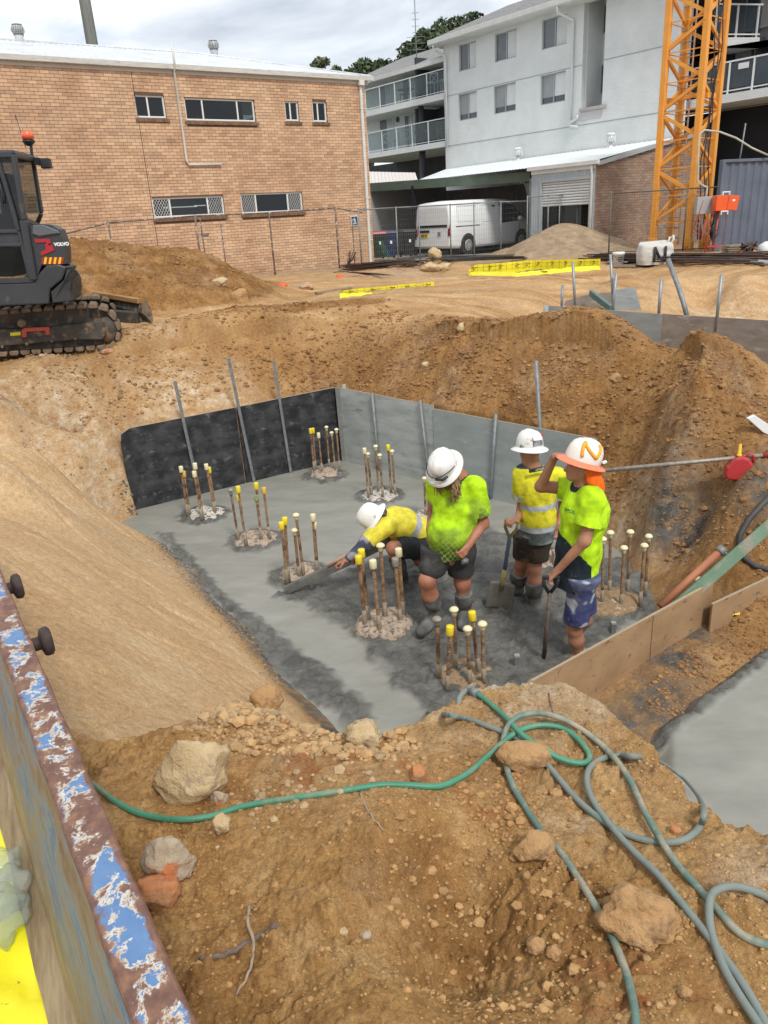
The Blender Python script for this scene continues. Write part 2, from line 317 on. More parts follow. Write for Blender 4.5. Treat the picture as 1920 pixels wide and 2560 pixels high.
def _sp(x,y): r=ray(x,y); t=(H-.8*(_e0@_en))/(r[2]-.8*(r[:2]@_en)); return tuple((r*t)[:2])
GOUGES=[[_sp(*p) for p in L_] for L_ in ([(215,1448),(300,1470),(390,1505),(480,1548)],[(75,1495),(150,1520),(235,1545)],[(370,1585),(460,1625),(575,1662)],[(125,1645),(210,1668),(290,1692)],[(20,1150),(180,1245),(330,1345)],[(0,1230),(150,1310),(300,1410),(400,1480)],[(60,1330),(220,1400),(350,1450)],[(190,1830),(300,1790),(380,1760)],[(560,1700),(590,1712)],[(100,1740),(240,1775)])]
fG=rbf(G,.30); fN=rbf(PN,.10)
_dn=np.array([-(_pb-_pa)[1],(_pb-_pa)[0]]); _dn/=np.linalg.norm(_dn); _dn=_dn if _dn[1]>0 else -_dn
_gn=np.array([-(_pc-_pb)[1],(_pc-_pb)[0]]); _gn/=np.linalg.norm(_gn); _gn=_gn if _gn[1]>0 else -_gn
_off=.07
_pa2=_pa+_dn*_off; _pc2=_pc+_gn*_off; _pb2=_pb+_dn*_off+_gn*_off*1.05
_ddir=(_pb-_pa)/np.linalg.norm(_pb-_pa); _gdir=(_pc-_pb)/np.linalg.norm(_pc-_pb)
PITP=[tuple(_pa2-_ddir*.02),tuple(_pb2),tuple(_pc2+_gdir*.02),(2.2,7.3),(1.0,6.5),(-1.0,7.2),(-2.2,8.4),tuple(_pa-_ddir*.02-_dn*.3)]
PILES=[tuple(onz(a,b,H)[:2]) for a,b in ((512,1288),(640,1352),(752,1440),(812,1190),(950,1240),(962,1560),(1165,1680),(1520,1512),(1345,1400))]
def masks(x,y):
    "weights of the different grounds"
    m={}
    def blob(lst):
        r=np.zeros_like(x)
        for a,b,z,rad,v in lst:
            c=onz(a,b,z); r=np.maximum(r,v*np.exp(-(((x-c[0])**2+(y-c[1])**2)/rad**2)))
        return r
    nz=fbm(x*1.3,y*1.3,4,5)
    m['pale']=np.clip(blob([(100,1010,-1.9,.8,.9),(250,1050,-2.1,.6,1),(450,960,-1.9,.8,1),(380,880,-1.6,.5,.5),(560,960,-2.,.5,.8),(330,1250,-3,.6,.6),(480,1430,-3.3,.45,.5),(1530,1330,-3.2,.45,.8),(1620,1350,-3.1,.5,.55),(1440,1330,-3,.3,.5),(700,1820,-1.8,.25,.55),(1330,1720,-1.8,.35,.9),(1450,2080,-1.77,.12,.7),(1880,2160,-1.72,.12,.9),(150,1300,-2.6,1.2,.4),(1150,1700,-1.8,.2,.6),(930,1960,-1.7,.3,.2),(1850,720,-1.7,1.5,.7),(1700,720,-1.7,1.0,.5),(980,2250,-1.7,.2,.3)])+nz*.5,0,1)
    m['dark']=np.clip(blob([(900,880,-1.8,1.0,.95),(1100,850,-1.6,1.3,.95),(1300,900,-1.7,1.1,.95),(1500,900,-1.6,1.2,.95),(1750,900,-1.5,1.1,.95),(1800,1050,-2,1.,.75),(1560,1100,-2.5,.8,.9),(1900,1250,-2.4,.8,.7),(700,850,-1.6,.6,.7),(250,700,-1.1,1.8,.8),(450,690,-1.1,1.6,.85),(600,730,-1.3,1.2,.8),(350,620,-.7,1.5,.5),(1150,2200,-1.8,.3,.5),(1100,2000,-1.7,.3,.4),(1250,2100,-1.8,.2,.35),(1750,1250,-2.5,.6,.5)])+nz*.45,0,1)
    m['grey']=np.clip(blob([(1400,600,-1.2,2.5,1),(1500,610,-1.2,2.5,1),(1300,630,-1.5,2,.8),(1000,690,-1.47,1.6,.5),(1700,640,-1.5,2,.5),(950,660,-1.5,2.0,.6),(800,700,-1.45,1.,.4)])+sstep(22,28,y)*.9+nz*.3,0,1)
    wet=np.zeros_like(x)
    dl=(x-_e0[0])*_en[0]+(y-_e0[1])*_en[1]
    wet=np.maximum(wet,1-sstep(.0,.16,np.abs(dl-.02)+nz*.12))*((y>4)&(y<8.9))
    c=onz(1640,1740,H); 
    wet=np.maximum(wet,.9*np.exp(-(((x-c[0])**2+(y-c[1])**2)/.35**2)))
    for a,b,rr in ((1860,1470,.22),(1740,1590,.25),(1690,1650,.25),(1640,1415,.22),(1720,1432,.2),(1560,1800,.2)):
        c=onz(a,b,H); wet=np.maximum(wet,1.0*np.exp(-(((x-c[0])**2+(y-c[1])**2)/rr**2)))
    m['wet']=np.clip(wet+np.where(wet>.02,nz*.6,0),0,1)
    return m
def height(x,y,full=True):
    g=fG(x,y)
    sp=sdpoly(x,y,PITP); g=g+(np.minimum(g,H-.15)-g)*(1-sstep(-.02,.02,sp))
    # the bank never stands above the formwork it leans on
    def seg(ax,ay,bx,by):
        ex,ey=bx-ax,by-ay; t=np.clip(((x-ax)*ex+(y-ay)*ey)/(ex*ex+ey*ey),0,1); return np.hypot(x-ax-t*ex,y-ay-t*ey)
    dd=np.minimum(seg(*_pa2,*_pb2),seg(*_pb2,*_pc2)); g=np.where((sp>0)&(dd<1.0),np.minimum(g,-2.34+.85*np.maximum(dd-.05,0)),g)
    c0_=onz(1370,808,-1.58); c1_=onz(1640,842,-1.62); g=g-.24*np.exp(-(seg(c0_[0],c0_[1],c1_[0],c1_[1])/.75)**2)
    s=sdpoly(x,y,PLAT)
    wob=.05*noise2(x*3,y*3,9)+.03*noise2(x*9,y*9,4)+.012*noise2(x*28,y*28,2)
    k=1-sstep(-.035,.035,s+wob)
    nn=fN(x,y)
    # a rounded lip
    nn=nn-.05*np.exp(-np.clip(-s,0,9)/.10)
    h=g*(1-k)+nn*k
    # relief
    gz_=np.zeros_like(h); near_=(y<9)&(x<0)
    for L_ in GOUGES:
        for (a,b) in zip(L_[:-1],L_[1:]):
            ex,ey=b[0]-a[0],b[1]-a[1]; t=np.clip(((x-a[0])*ex+(y-a[1])*ey)/(ex*ex+ey*ey),0,1); d=np.hypot(x-a[0]-t*ex,y-a[1]-t*ey); gz_=np.maximum(gz_,np.exp(-(d/.022)**2)*.7-.25*np.exp(-((d-.05)/.025)**2))
    gz_=gz_*near_*(.35+1.2*np.clip(noise2(x*6,y*6,49)+.35,0,1))
    dl=(x-_e0[0])*_en[0]+(y-_e0[1])*_en[1]; al=(x-_e0[0])*_e1[0]+(y-_e0[1])*_e1[1]
    onsl=sstep(.05,.3,dl)*(1-k)*(1-sstep(-2.0,-1.6,h))*(1-sstep(4.3,5.0,al))*(x<.5)
    rid=1-2*np.abs(noise2(x*1.7,y*1.7,21)); rid2=1-2*np.abs(noise2(x*4.1+.3*noise2(x*2,y*2),y*4.1,22))
    far=sstep(12.5,14.5,y)
    bil=lambda f,sd: np.abs(noise2(x*f,y*f,sd))
    clod=.045*rid2+.055*rid*.8+.075*bil(5.5,23)+.055*bil(11,24)+.030*bil(21,25)+.012*noise2(x*40,y*40,26)-.095
    bench=.014*noise2(x*.9+y*.5,y*5.2,31)+.022*(1-2*np.abs(noise2(x*.55+y*.3,y*3.4-x*1.6,32)))+.016*np.minimum(0,noise2(x*.9+y*.4,y*7-x*3.2,34))+.008*noise2(x*9,y*22,33)
    # cut slope: planar, with bucket-tooth grooves running down it
    cx=x*.47+y*.88; ax_=x*.88-y*.47; wv=.15*noise2(x*1.1,y*1.1,40)
    sl=.016*noise2(ax_*.5,(cx+wv)*2.4,41)-.030*np.maximum(0,noise2(ax_*.55,(cx+wv)*7,42)-.16)*2-.005*np.maximum(0,noise2(ax_*1.1,(cx+wv)*17,45)-.18)*2+.003*noise2(x*32,y*32,43)-.03*np.maximum(0,noise2(x*3.3,y*3.3,44)-.36)-.035*gz_
    near=.030*noise2(x*3.2,y*3.2,51)+.028*(bil(6.5,52)-.2)+.024*(bil(13,53)-.2)+.016*(bil(27,54)-.2)+.008*(bil(55,55)-.2)+.004*noise2(x*90,y*90,56)
    near=near*1.45*(.55+.9*sstep(-.25,.3,noise2(x*1.9,y*1.9,57)))
    mk=masks(x,y); mk['dark']=np.maximum(mk['dark'],(.95*sstep(-1.38,-1.22,g)+.25*noise2(x*1.3,y*1.3,77))*(x<.2)*(y>12)*(y<20.5)*sstep(-1.40,-1.34,g)); mk['grey']=mk['grey']*(1-(x<.2)*(y<20.5))
    wl=np.clip(mk['dark']*1.15,0.15,1)
    isb=sstep(11.0,12.2,y)*(h<-1.3)*(1-np.clip(mk['dark']*1.3-.1,0,1))
    isb=np.maximum(isb,far*(h<-1.25)*(1-np.clip(mk['dark']*1.3-.1,0,1)))
    base=clod*1.45*wl*(1-isb)+bench*isb*2.3
    base=base*(1-onsl)+sl*onsl
    base=base*(1-k)+near*k*1.25
    mud=sstep(-3.3,-3.37,h)*(1-k)*(x>1.3)*(y<6.5)
    base=base*(1-mud)+mud*(.012*noise2(x*8,y*14,61)+.006*noise2(x*25,y*40,62))
    return h+base,mk,k,onsl,isb
# terrain mesh: one sheet, finer where it is near
NU,NV=880,1000
uu=np.linspace(-.86,.80,NU); vv=np.concatenate([[-6,-3,-1.2,-.2,.3],np.exp(np.interp(np.linspace(0,1,NV-5),[0,.52,.86,1],np.log([.62,5.2,13.5,44])))])
U,V=np.meshgrid(uu,vv); X=U*(np.maximum(V,0)+1.1); Y=V.copy()
X=np.where(V<.62,U*4.5,X) if False else X
Z,MK,KP,SLP,ISB=height(X,Y)
far_fl=sstep(36,44,Y); Z=Z*(1-far_fl)-1.62*far_fl
def grid_mesh(name,X,Y,Z,attrs,material,keep=None):
    nv,nu=X.shape; co=np.stack([X,Y,Z],-1).reshape(-1,3).astype(np.float32)
    i=np.arange(nu*nv).reshape(nv,nu); F=np.stack([i[:-1,:-1],i[:-1,1:],i[1:,1:],i[1:,:-1]],-1).reshape(-1,4)
    if keep is not None:
        kk=keep[:-1,:-1]&keep[:-1,1:]&keep[1:,1:]&keep[1:,:-1]; F=F[kk.ravel()]
        used=np.unique(F); mp_=np.full(nu*nv,-1); mp_[used]=np.arange(len(used)); F=mp_[F]; co=co[used]; attrs={k:v.reshape(-1)[used] for k,v in attrs.items()}
    else: attrs={k:v.reshape(-1) for k,v in attrs.items()}
    me=bpy.data.meshes.new(name); me.vertices.add(len(co)); me.vertices.foreach_set('co',co.ravel()); nf=len(F)
    me.loops.add(nf*4); me.loops.foreach_set('vertex_index',F.ravel().astype(np.int32)); me.polygons.add(nf)
    me.polygons.foreach_set('loop_start',np.arange(nf,dtype=np.int32)*4); me.polygons.foreach_set('loop_total',np.full(nf,4,np.int32)); me.polygons.foreach_set('use_smooth',np.ones(nf,bool))
    for k,v in attrs.items():
        a=me.attributes.new(k,'FLOAT','POINT'); a.data.foreach_set('value',v.astype(np.float32))
    me.update(calc_edges=True); me.validate(); me.materials.append(material)
    o=bpy.data.objects.new(name,me); COL.objects.link(o); return o
def earth_mat():
    m=bpy.data.materials.new('sandy_earth'); m.use_nodes=True; nt=m.node_tree; L=nt.links; B=nt.nodes['Principled BSDF']; B.inputs['Roughness'].default_value=.95; B.inputs['Specular IOR Level'].default_value=.15
    tc=node(nt,'ShaderNodeTexCoord'); P=tc.outputs['Object']
    def N_(s,d=6,r=.6,vec=None):
        n=node(nt,'ShaderNodeTexNoise',Scale=s,Detail=d,Roughness=r); L.new(vec or P,n.inputs['Vector']); return n.outputs['Fac']
    def ramp(f,*st):
        r=nt.nodes.new('ShaderNodeValToRGB'); e=r.color_ramp
        while len(e.elements)<len(st): e.elements.new(.5)
        for i,(p,c) in enumerate(st): e.elements[i].position=p; e.elements[i].color=(*c,1)
        L.new(f,r.inputs['Fac']); return r.outputs['Color']
    def mixc(f,a,b,t='MIX'):
        x=node(nt,'ShaderNodeMix',_data_type='RGBA',_blend_type=t)
        if hasattr(f,'links'): L.new(f,x.inputs[0])
        else: x.inputs[0].default_value=f
        L.new(a,x.inputs[6]); L.new(b,x.inputs[7]); return x.outputs[2]
    def A(n): a=nt.nodes.new('ShaderNodeAttribute'); a.attribute_name=n; return a.outputs['Fac']
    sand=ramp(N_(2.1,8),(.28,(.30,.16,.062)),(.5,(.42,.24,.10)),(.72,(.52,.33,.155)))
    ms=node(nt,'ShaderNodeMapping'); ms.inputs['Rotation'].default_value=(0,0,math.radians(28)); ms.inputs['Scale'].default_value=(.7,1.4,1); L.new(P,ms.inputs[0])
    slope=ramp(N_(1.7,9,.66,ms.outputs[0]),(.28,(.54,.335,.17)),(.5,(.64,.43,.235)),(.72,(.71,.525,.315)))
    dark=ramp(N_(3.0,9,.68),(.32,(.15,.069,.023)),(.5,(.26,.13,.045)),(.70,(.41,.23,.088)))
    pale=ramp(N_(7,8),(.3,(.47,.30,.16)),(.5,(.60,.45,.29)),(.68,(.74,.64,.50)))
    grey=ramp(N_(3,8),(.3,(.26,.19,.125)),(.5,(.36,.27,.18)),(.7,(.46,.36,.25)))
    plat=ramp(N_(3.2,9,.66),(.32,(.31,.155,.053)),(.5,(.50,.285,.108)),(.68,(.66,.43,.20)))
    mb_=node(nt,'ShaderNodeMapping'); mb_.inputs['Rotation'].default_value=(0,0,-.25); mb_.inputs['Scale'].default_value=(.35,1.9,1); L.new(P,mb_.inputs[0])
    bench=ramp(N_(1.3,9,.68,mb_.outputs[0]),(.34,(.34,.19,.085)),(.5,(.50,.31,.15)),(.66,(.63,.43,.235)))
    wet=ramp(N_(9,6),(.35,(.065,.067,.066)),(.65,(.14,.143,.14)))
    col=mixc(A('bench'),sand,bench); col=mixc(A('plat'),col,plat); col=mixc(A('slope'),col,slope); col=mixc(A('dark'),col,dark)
    def mul(a,b):
        x=node(nt,'ShaderNodeMath',_operation='MULTIPLY'); L.new(a,x.inputs[0]); L.new(b,x.inputs[1]); return x.outputs[0]
    def rng_(f,a,b):
        x=node(nt,'ShaderNodeMapRange'); x.inputs[1].default_value=a; x.inputs[2].default_value=b; L.new(f,x.inputs[0]); return x.outputs[0]
    col=mixc(mul(A('pale'),rng_(N_(5,7,.7),.36,.56)),col,pale); col=mixc(A('grey'),col,grey)
    # grain and small stones of their own colour
    gr=ramp(N_(120,3,.7),(.3,(.72,.72,.72)),(.7,(1.22,1.22,1.22))); col=mixc(.85,col,gr,'MULTIPLY')
    g2=ramp(N_(24,4,.65),(.32,(.78,.75,.72)),(.66,(1.15,1.15,1.15))); col=mixc(.8,col,g2,'MULTIPLY')
    vo=node(nt,'ShaderNodeTexVoronoi',Scale=26.); L.new(P,vo.inputs['Vector']); st=rng_(vo.outputs['Distance'],.17,.10)
    lum=ramp(vo.outputs['Color'],(.3,(.30,.19,.11)),(.7,(.66,.52,.36))); lumf=mul(st,rng_(N_(2.4,3),.50,.62)); col=mixc(lumf,col,lum)
    # rusty clay patches
    clay=ramp(N_(6,4),(.4,(.36,.13,.045)),(.6,(.42,.20,.085))); col=mixc(mul(A('clay'),rng_(N_(11,5,.7),.47,.6)),col,clay)
    col=mixc(mul(A('wet'),rng_(N_(8,6,.7),.34,.52)),col,wet)
    L.new(col,B.inputs['Base Color'])
    b1=node(nt,'ShaderNodeBump',Strength=.9,Distance=.016); L.new(N_(60,8,.72),b1.inputs['Height'])
    b2=node(nt,'ShaderNodeBump',Strength=.7,Distance=.05); L.new(N_(14,9,.68),b2.inputs['Height']); L.new(b1.outputs[0],b2.inputs['Normal'])
    L.new(b2.outputs[0],B.inputs['Normal']); return m
EARTH=earth_mat()
clay=np.zeros_like(X)
for a,b,z,rr in ((700,1830,-1.8,.22),(1040,1930,-1.75,.10),(1230,2010,-1.8,.1),(1690,2080,-1.76,.08),(780,1930,-1.8,.2),(1600,2480,-1.72,.15),(380,2220,-1.7,.12)):
    c=onz(a,b,z); clay=np.maximum(clay,np.exp(-(((X-c[0])**2+(Y-c[1])**2)/rr**2)))
SL=SLP*(1-MK['pale']*.4)
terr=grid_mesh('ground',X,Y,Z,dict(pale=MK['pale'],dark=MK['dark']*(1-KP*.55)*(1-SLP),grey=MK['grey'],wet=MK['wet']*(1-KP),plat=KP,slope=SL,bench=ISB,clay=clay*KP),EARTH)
tag(terr,'sandy excavated ground with pit, banks and spoil heaps',kind='structure')
def ground_z(x,y):
    return float(height(np.array([[float(x)]]),np.array([[float(y)]]))[0][0,0])
def groundpt(px,py,z0=-1.7,off=0.,it=9):
    "where the ray through a pixel meets the ground"
    r=ray(px,py); ts=np.geomspace(1.2,45,1600); P=r[None]*ts[:,None]; hz=height(P[:,0][None],P[:,1][None])[0][0]
    d=P[:,2]-hz; i=np.where(d<0)[0]
    if len(i)==0: return onz(px,py,z0)
    i=i[0]; a,b=d[i-1],d[i]; t=ts[i-1]+(ts[i]-ts[i-1])*a/(a-b+1e-9); p=r*t; p[2]+=off; return p
# far plain to the horizon
mb=MB(); S=900
for a,b in (((-S,44.0),(S,S)),((-S,-S),(S,-6.05)),((-S,-6.05),(-38,44.0)),((38,-6.05),(S,44.0))):
    mb.add([(a[0],a[1],-1.63),(b[0],a[1],-1.63),(b[0],b[1],-1.63),(a[0],b[1],-1.63)],[(0,1,2,3)])
o=mb.build('terrain',mat('far_ground',(.10,.12,.06),(.22,.19,.13),rough=.95,ns=.05)); tag(o,kind='structure')
mb=MB(); mb.add([(-40,-6.2,-4.2),(40,-6.2,-4.2),(40,46,-4.2),(-40,46,-4.2)],[(0,1,2,3)]); o=mb.build('subsoil',mat('subsoil_m',(.2,.13,.07),rough=1)); tag(o,kind='structure')
# ------------------------------------------------------------------ concrete pour
ROUGH=[tuple(onz(a,b,H)[:2]) for a,b in ((700,1490),(830,1440),(960,1400),(1150,1300),(1330,1350),(1450,1420),(1540,1395),(1640,1400),(1740,1430),(1420,1680),(1100,1790),(1000,1720),(925,1620),(860,1560),(790,1530))]
LB=[tuple(onz(a,b,H)[:2]) for a,b in ((370,1325),(440,1330),(520,1420),(570,1480),(640,1530),(700,1570),(760,1620),(860,1690),(960,1800),(880,1850),(700,1720),(560,1550),(430,1400))]
def concrete(name,poly,x0,x1,y0,y1,st,z,roughf,material,ext=None):
    xs=np.arange(x0,x1,st); ys=np.arange(y0,y1,st); X,Y=np.meshgrid(xs,ys)
    r=roughf(X,Y); s=sdpoly(X,Y,poly)
    lump=.036*noise2(X*6,Y*8,71)+.042*noise2(X*13,Y*16,72)+.034*(1-2*np.abs(noise2(X*11,Y*12,73)))+.014*noise2(X*26,Y*26,74)-.004
    Z_=z+r*lump+.003*noise2(X*2,Y*2,75)+(1-r)*.0012*noise2(X*9,Y*40,76)
    Z_=Z_-.9*np.maximum(0,s+.03); o=grid_mesh(name,X,Y,Z_,dict(rough=r),material,keep=(s<(.14 if ext is None else ext(X,Y)))); tag(o,kind='structure'); return o
def conc_mat():
    m=bpy.data.materials.new('wet_concrete'); m.use_nodes=True; nt=m.node_tree; L=nt.links; B=nt.nodes['Principled BSDF']
    tc=node(nt,'ShaderNodeTexCoord'); P=tc.outputs['Object']
    a=nt.nodes.new('ShaderNodeAttribute'); a.attribute_name='rough'
    def N_(s,d=6,r=.6,v=None): n=node(nt,'ShaderNodeTexNoise',Scale=s,Detail=d,Roughness=r); L.new(v or P,n.inputs['Vector']); return n.outputs['Fac']
    mp=node(nt,'ShaderNodeMapping'); mp.inputs['Rotation'].default_value=(0,0,.6); mp.inputs['Scale'].default_value=(1,2.2,1); L.new(P,mp.inputs[0])
    r=nt.nodes.new('ShaderNodeValToRGB'); r.color_ramp.elements[0].position=.3; r.color_ramp.elements[0].color=(.215,.212,.185,1); r.color_ramp.elements[1].position=.7; r.color_ramp.elements[1].color=(.29,.286,.252,1); L.new(N_(2.2,6,.6,mp.outputs[0]),r.inputs[0])
    r2=nt.nodes.new('ShaderNodeValToRGB'); r2.color_ramp.elements[0].position=.36; r2.color_ramp.elements[0].color=(.085,.083,.075,1); r2.color_ramp.elements[1].position=.64; r2.color_ramp.elements[1].color=(.175,.172,.155,1); L.new(N_(6,8,.66),r2.inputs[0])
    x=node(nt,'ShaderNodeMix',_data_type='RGBA'); L.new(a.outputs['Fac'],x.inputs[0]); L.new(r.outputs[0],x.inputs[6]); L.new(r2.outputs[0],x.inputs[7]); L.new(x.outputs[2],B.inputs['Base Color'])
    mr=node(nt,'ShaderNodeMapRange'); mr.inputs[3].default_value=.34; mr.inputs[4].default_value=.56; L.new(N_(5),mr.inputs[0]); L.new(mr.outputs[0],B.inputs['Roughness'])
    b1=node(nt,'ShaderNodeBump',Distance=.022); L.new(N_(38,7,.7),b1.inputs['Height'])
    ms=node(nt,'ShaderNodeMath',_operation='MULTIPLY_ADD'); ms.inputs[1].default_value=.9; ms.inputs[2].default_value=.10; L.new(a.outputs['Fac'],ms.inputs[0]); L.new(ms.outputs[0],b1.inputs['Strength'])
    L.new(b1.outputs[0],B.inputs['Normal']); return m
WETC=conc_mat()
_b0=onz(1405,1663,-3.0)[:2]; _b1=onz(1783,1456,-3.0)[:2]; _bd=(_b1-_b0)/np.linalg.norm(_b1-_b0); BRD=[tuple(_b0-_bd*.5),tuple(_b1+_bd*.05)]
def _rf(X,Y):
    r=1-sstep(-.05,.08,sdpoly(X,Y,ROUGH)+.16*noise2(X*4,Y*4,81)+.07*noise2(X*11,Y*11,85))
    r=np.maximum(r,1-sstep(-.03,.05,sdpoly(X,Y,LB)+.07+.10*noise2(X*5,Y*5,82)+.05*noise2(X*13,Y*13,86)))
    for (a,b) in PILES: 
        d=np.hypot(X-a,Y-b)+.06*noise2(X*8,Y*8,83); r=np.maximum(r,1-sstep(.29,.38,d))
    return r
_pp=[tuple(_pa+_dn*.06-_ddir*.05),tuple(_pb+_dn*.06+_gn*.06),tuple(_pc+_gn*.06+_gdir*.1),(3.1,7.2),(3.35,6.3)]+[tuple(b) for b in BRD[::-1]]+[(.9,3.9),(.3,3.4),(-.3,4.2)]+[tuple(_e0+_en*.35+_e1*s) for s in (0,1.5,3,4.6)]
concrete('wet_concrete',_pp,-3.7,3.5,3.4,11.3,.019,H,_rf,WETC,ext=lambda X,Y: np.where(((X-_b0[0])*_bd[1]-(Y-_b0[1])*_bd[0]>-.12)|(Y<4.6),-.0,.14))
_s2=[tuple(onz(a,b,H)[:2]) for a,b in ((1672,1822),(1750,1758),(1840,1690),(1920,1632))]
_s2p=[_s2[0],_s2[1],_s2[2],_s2[3],(4.6,6.3),(6,5),(5,1.5),(1.5,2.2),(1.7,3.8)]
def _rf2(X,Y):
    a=np.array(_s2[0]);b=np.array(_s2[3]);d=(b-a)/np.linalg.norm(b-a); dist=np.abs((X-a[0])*d[1]-(Y-a[1])*d[0]); return 1-sstep(.05,.10,dist+.03*noise2(X*8,Y*8,84))
concrete('concrete_slab',_s2p,1.4,6,1.5,6.4,.022,H+.03,_rf2,WETC)
# ================================================================== BRICK BUILDING
BRICK=None
def brick_mat(name,c1,c2,c3):
    m=mat(name,c1,c2,rough=.88,ns=1.7,c3=c3,s3=.55,t3=(.42,.62),bump=.25,bs=60)
    nt=m.node_tree; B=nt.nodes['Principled BSDF']; src=B.inputs['Base Color'].links[0].from_socket
    at=nt.nodes.new('ShaderNodeAttribute'); at.attribute_name='tone'; x=node(nt,'ShaderNodeMix',_data_type='RGBA',_blend_type='MULTIPLY'); x.inputs[0].default_value=1
    nt.links.new(src,x.inputs[6]); nt.links.new(at.outputs['Color'],x.inputs[7]); nt.links.new(x.outputs[2],B.inputs['Base Color']); return m
def set_tone(o,per):
    me=o.data; a=me.color_attributes.new('tone','FLOAT_COLOR','POINT'); n=len(me.vertices); k=n//max(1,len(per))
    t=np.repeat(np.array(per),k); t=np.resize(t,n); c=np.stack([t,t*.985+.0,t*.97,np.ones(n)],-1); a.data.foreach_set('color',c.astype(np.float32).ravel())
def brickwork(parent,plane,u0,u1,z0,z1,holes,bmat,mortar,nsingle,near,thick=.11,bl=.24,bh=.086,top=None,u_ref=0.,crack=None):
    "courses of bricks over a recessed mortar wall; top(u) limits the height"
    j=.010; cells=[]
    nz=int(math.ceil((z1-z0)/bh))
    for r in range(nz):
        za=z0+r*bh; zb=za+bh-j; off=(r%2)*bl/2
        k0=int(math.floor((u0-off-u_ref)/bl))-1; k1=int(math.ceil((u1-off-u_ref)/bl))+1
        for k in range(k0,k1):
            a=max(u0,u_ref+k*bl+off); b=min(u1,u_ref+k*bl+off+bl-j)
            if b-a<.03: continue
            if top and zb>top((a+b)/2): continue
            segs=[(a,b)]
            for (ha,hb,hz0,hz1) in holes:
                if zb<=hz0+.005 or za>=hz1-.005: continue
                ns=[]
                for (p,q_) in segs:
                    if q_<=ha or p>=hb: ns.append((p,q_))
                    else:
                        if p<ha-.02: ns.append((p,ha))
                        if q_>hb+.02: ns.append((hb,q_))
                segs=ns
            for p,q_ in segs:
                if q_-p>.02: cells.append((p,q_,za,zb))
    cells.sort(key=lambda c:near(c))
    tones=lambda: .82+.3*random.random()+( -.12 if random.random()<.12 else 0)
    for i,c in enumerate(cells[:nsingle]):
        mb=MB(); d=random.uniform(-.0015,.0015); mb.box((c[0],-.05,c[2]),(c[1],.006+d,c[3])); o=mb.build('brick',bmat,parent,fixn=False); set_tone(o,[tones()])
    mb=MB(); tl=[]
    for c in cells[nsingle:]:
        d=random.uniform(-.0015,.0015); mb.box((c[0],-.05,c[2]),(c[1],.006+d,c[3])); tl.append(tones())
    o=mb.build('brick_courses',bmat,parent,fixn=False); set_tone(o,tl); tag(o,kind='stuff'); o['label']='remaining bricks of the wall laid in stretcher bond'
    # mortar wall with the openings left out (strips)
    us=sorted({u0,u1,*[h[0] for h in holes],*[h[1] for h in holes]}); mb=MB()
    for a,b in zip(us[:-1],us[1:]):
        if b<=u0 or a>=u1: continue
        zz=[(z0,z1)]
        for h in holes:
            if h[0]<b-1e-4 and h[1]>a+1e-4:
                nn=[]
                for p,q_ in zz:
                    if h[3]<=p or h[2]>=q_: nn.append((p,q_))
                    else:
                        if p<h[2]: nn.append((p,h[2]))
                        if h[3]<q_: nn.append((h[3],q_))
                zz=nn
        for p,q_ in zz:
            if top:
                ta,tb=min(q_,top(a)),min(q_,top(b)); mb.prism([(a,p),(b,p),(b,tb),(a,ta)],-thick,-.004)
            else: mb.box((a,-thick,p),(b,-.004,q_))
    mb.build('wall',mortar,parent)
BM=brick_mat('salmon_brick',(.56,.365,.235),(.47,.285,.175),(.61,.41,.265)); MORT=mat('mortar',(.16,.105,.07),(.10,.06,.04),rough=.95,ns=20)
_bc=onz(936,658,-1.52)
PB=Pl(_bc,VP1,base=-1.52)
sgn=1 if PB.uz(300,300)[0]<0 else -1        # u runs left (negative) to the corner at 0
bb=thing('brick_building','long two-storey salmon brick building with a pale metal roof','building',mat=PB.mat())
_z=lambda x,y,o=0:PB.uz(x,y,o)
ue0=_z(-140,300)[0]; eave=_z(500,189)[1]
WIN=[]
def wrect(x0,x1,yt,yb,xm=None):
    a=_z(x0,(yt+yb)/2)[0]; b=_z(x1,(yt+yb)/2)[0]; zt=_z((x0+x1)/2,yt)[1]; zb=_z((x0+x1)/2,yb)[1]; return (min(a,b),max(a,b),zb,zt)
WSPEC=[((339,413,238,294),[.43],None),((463,637,247,302),[.25,.75],None),((713,747,253,302),[.42],None),((782,817,254,304),[.40],None),
       ((382,561,492,541),[.24,.77],'m'),((603,757,482,531),[.24,.76],'m')]
holes=[wrect(*s[0]) for s in WSPEC]
zb_=-.35
brickwork(bb,PB,0.0,ue0,zb_,eave,[(h[0],h[1],h[2]-.11,h[3]) for h in holes],BM,MORT,300,lambda c:-c[0]+.35*abs(c[2]-2.6),u_ref=.0)
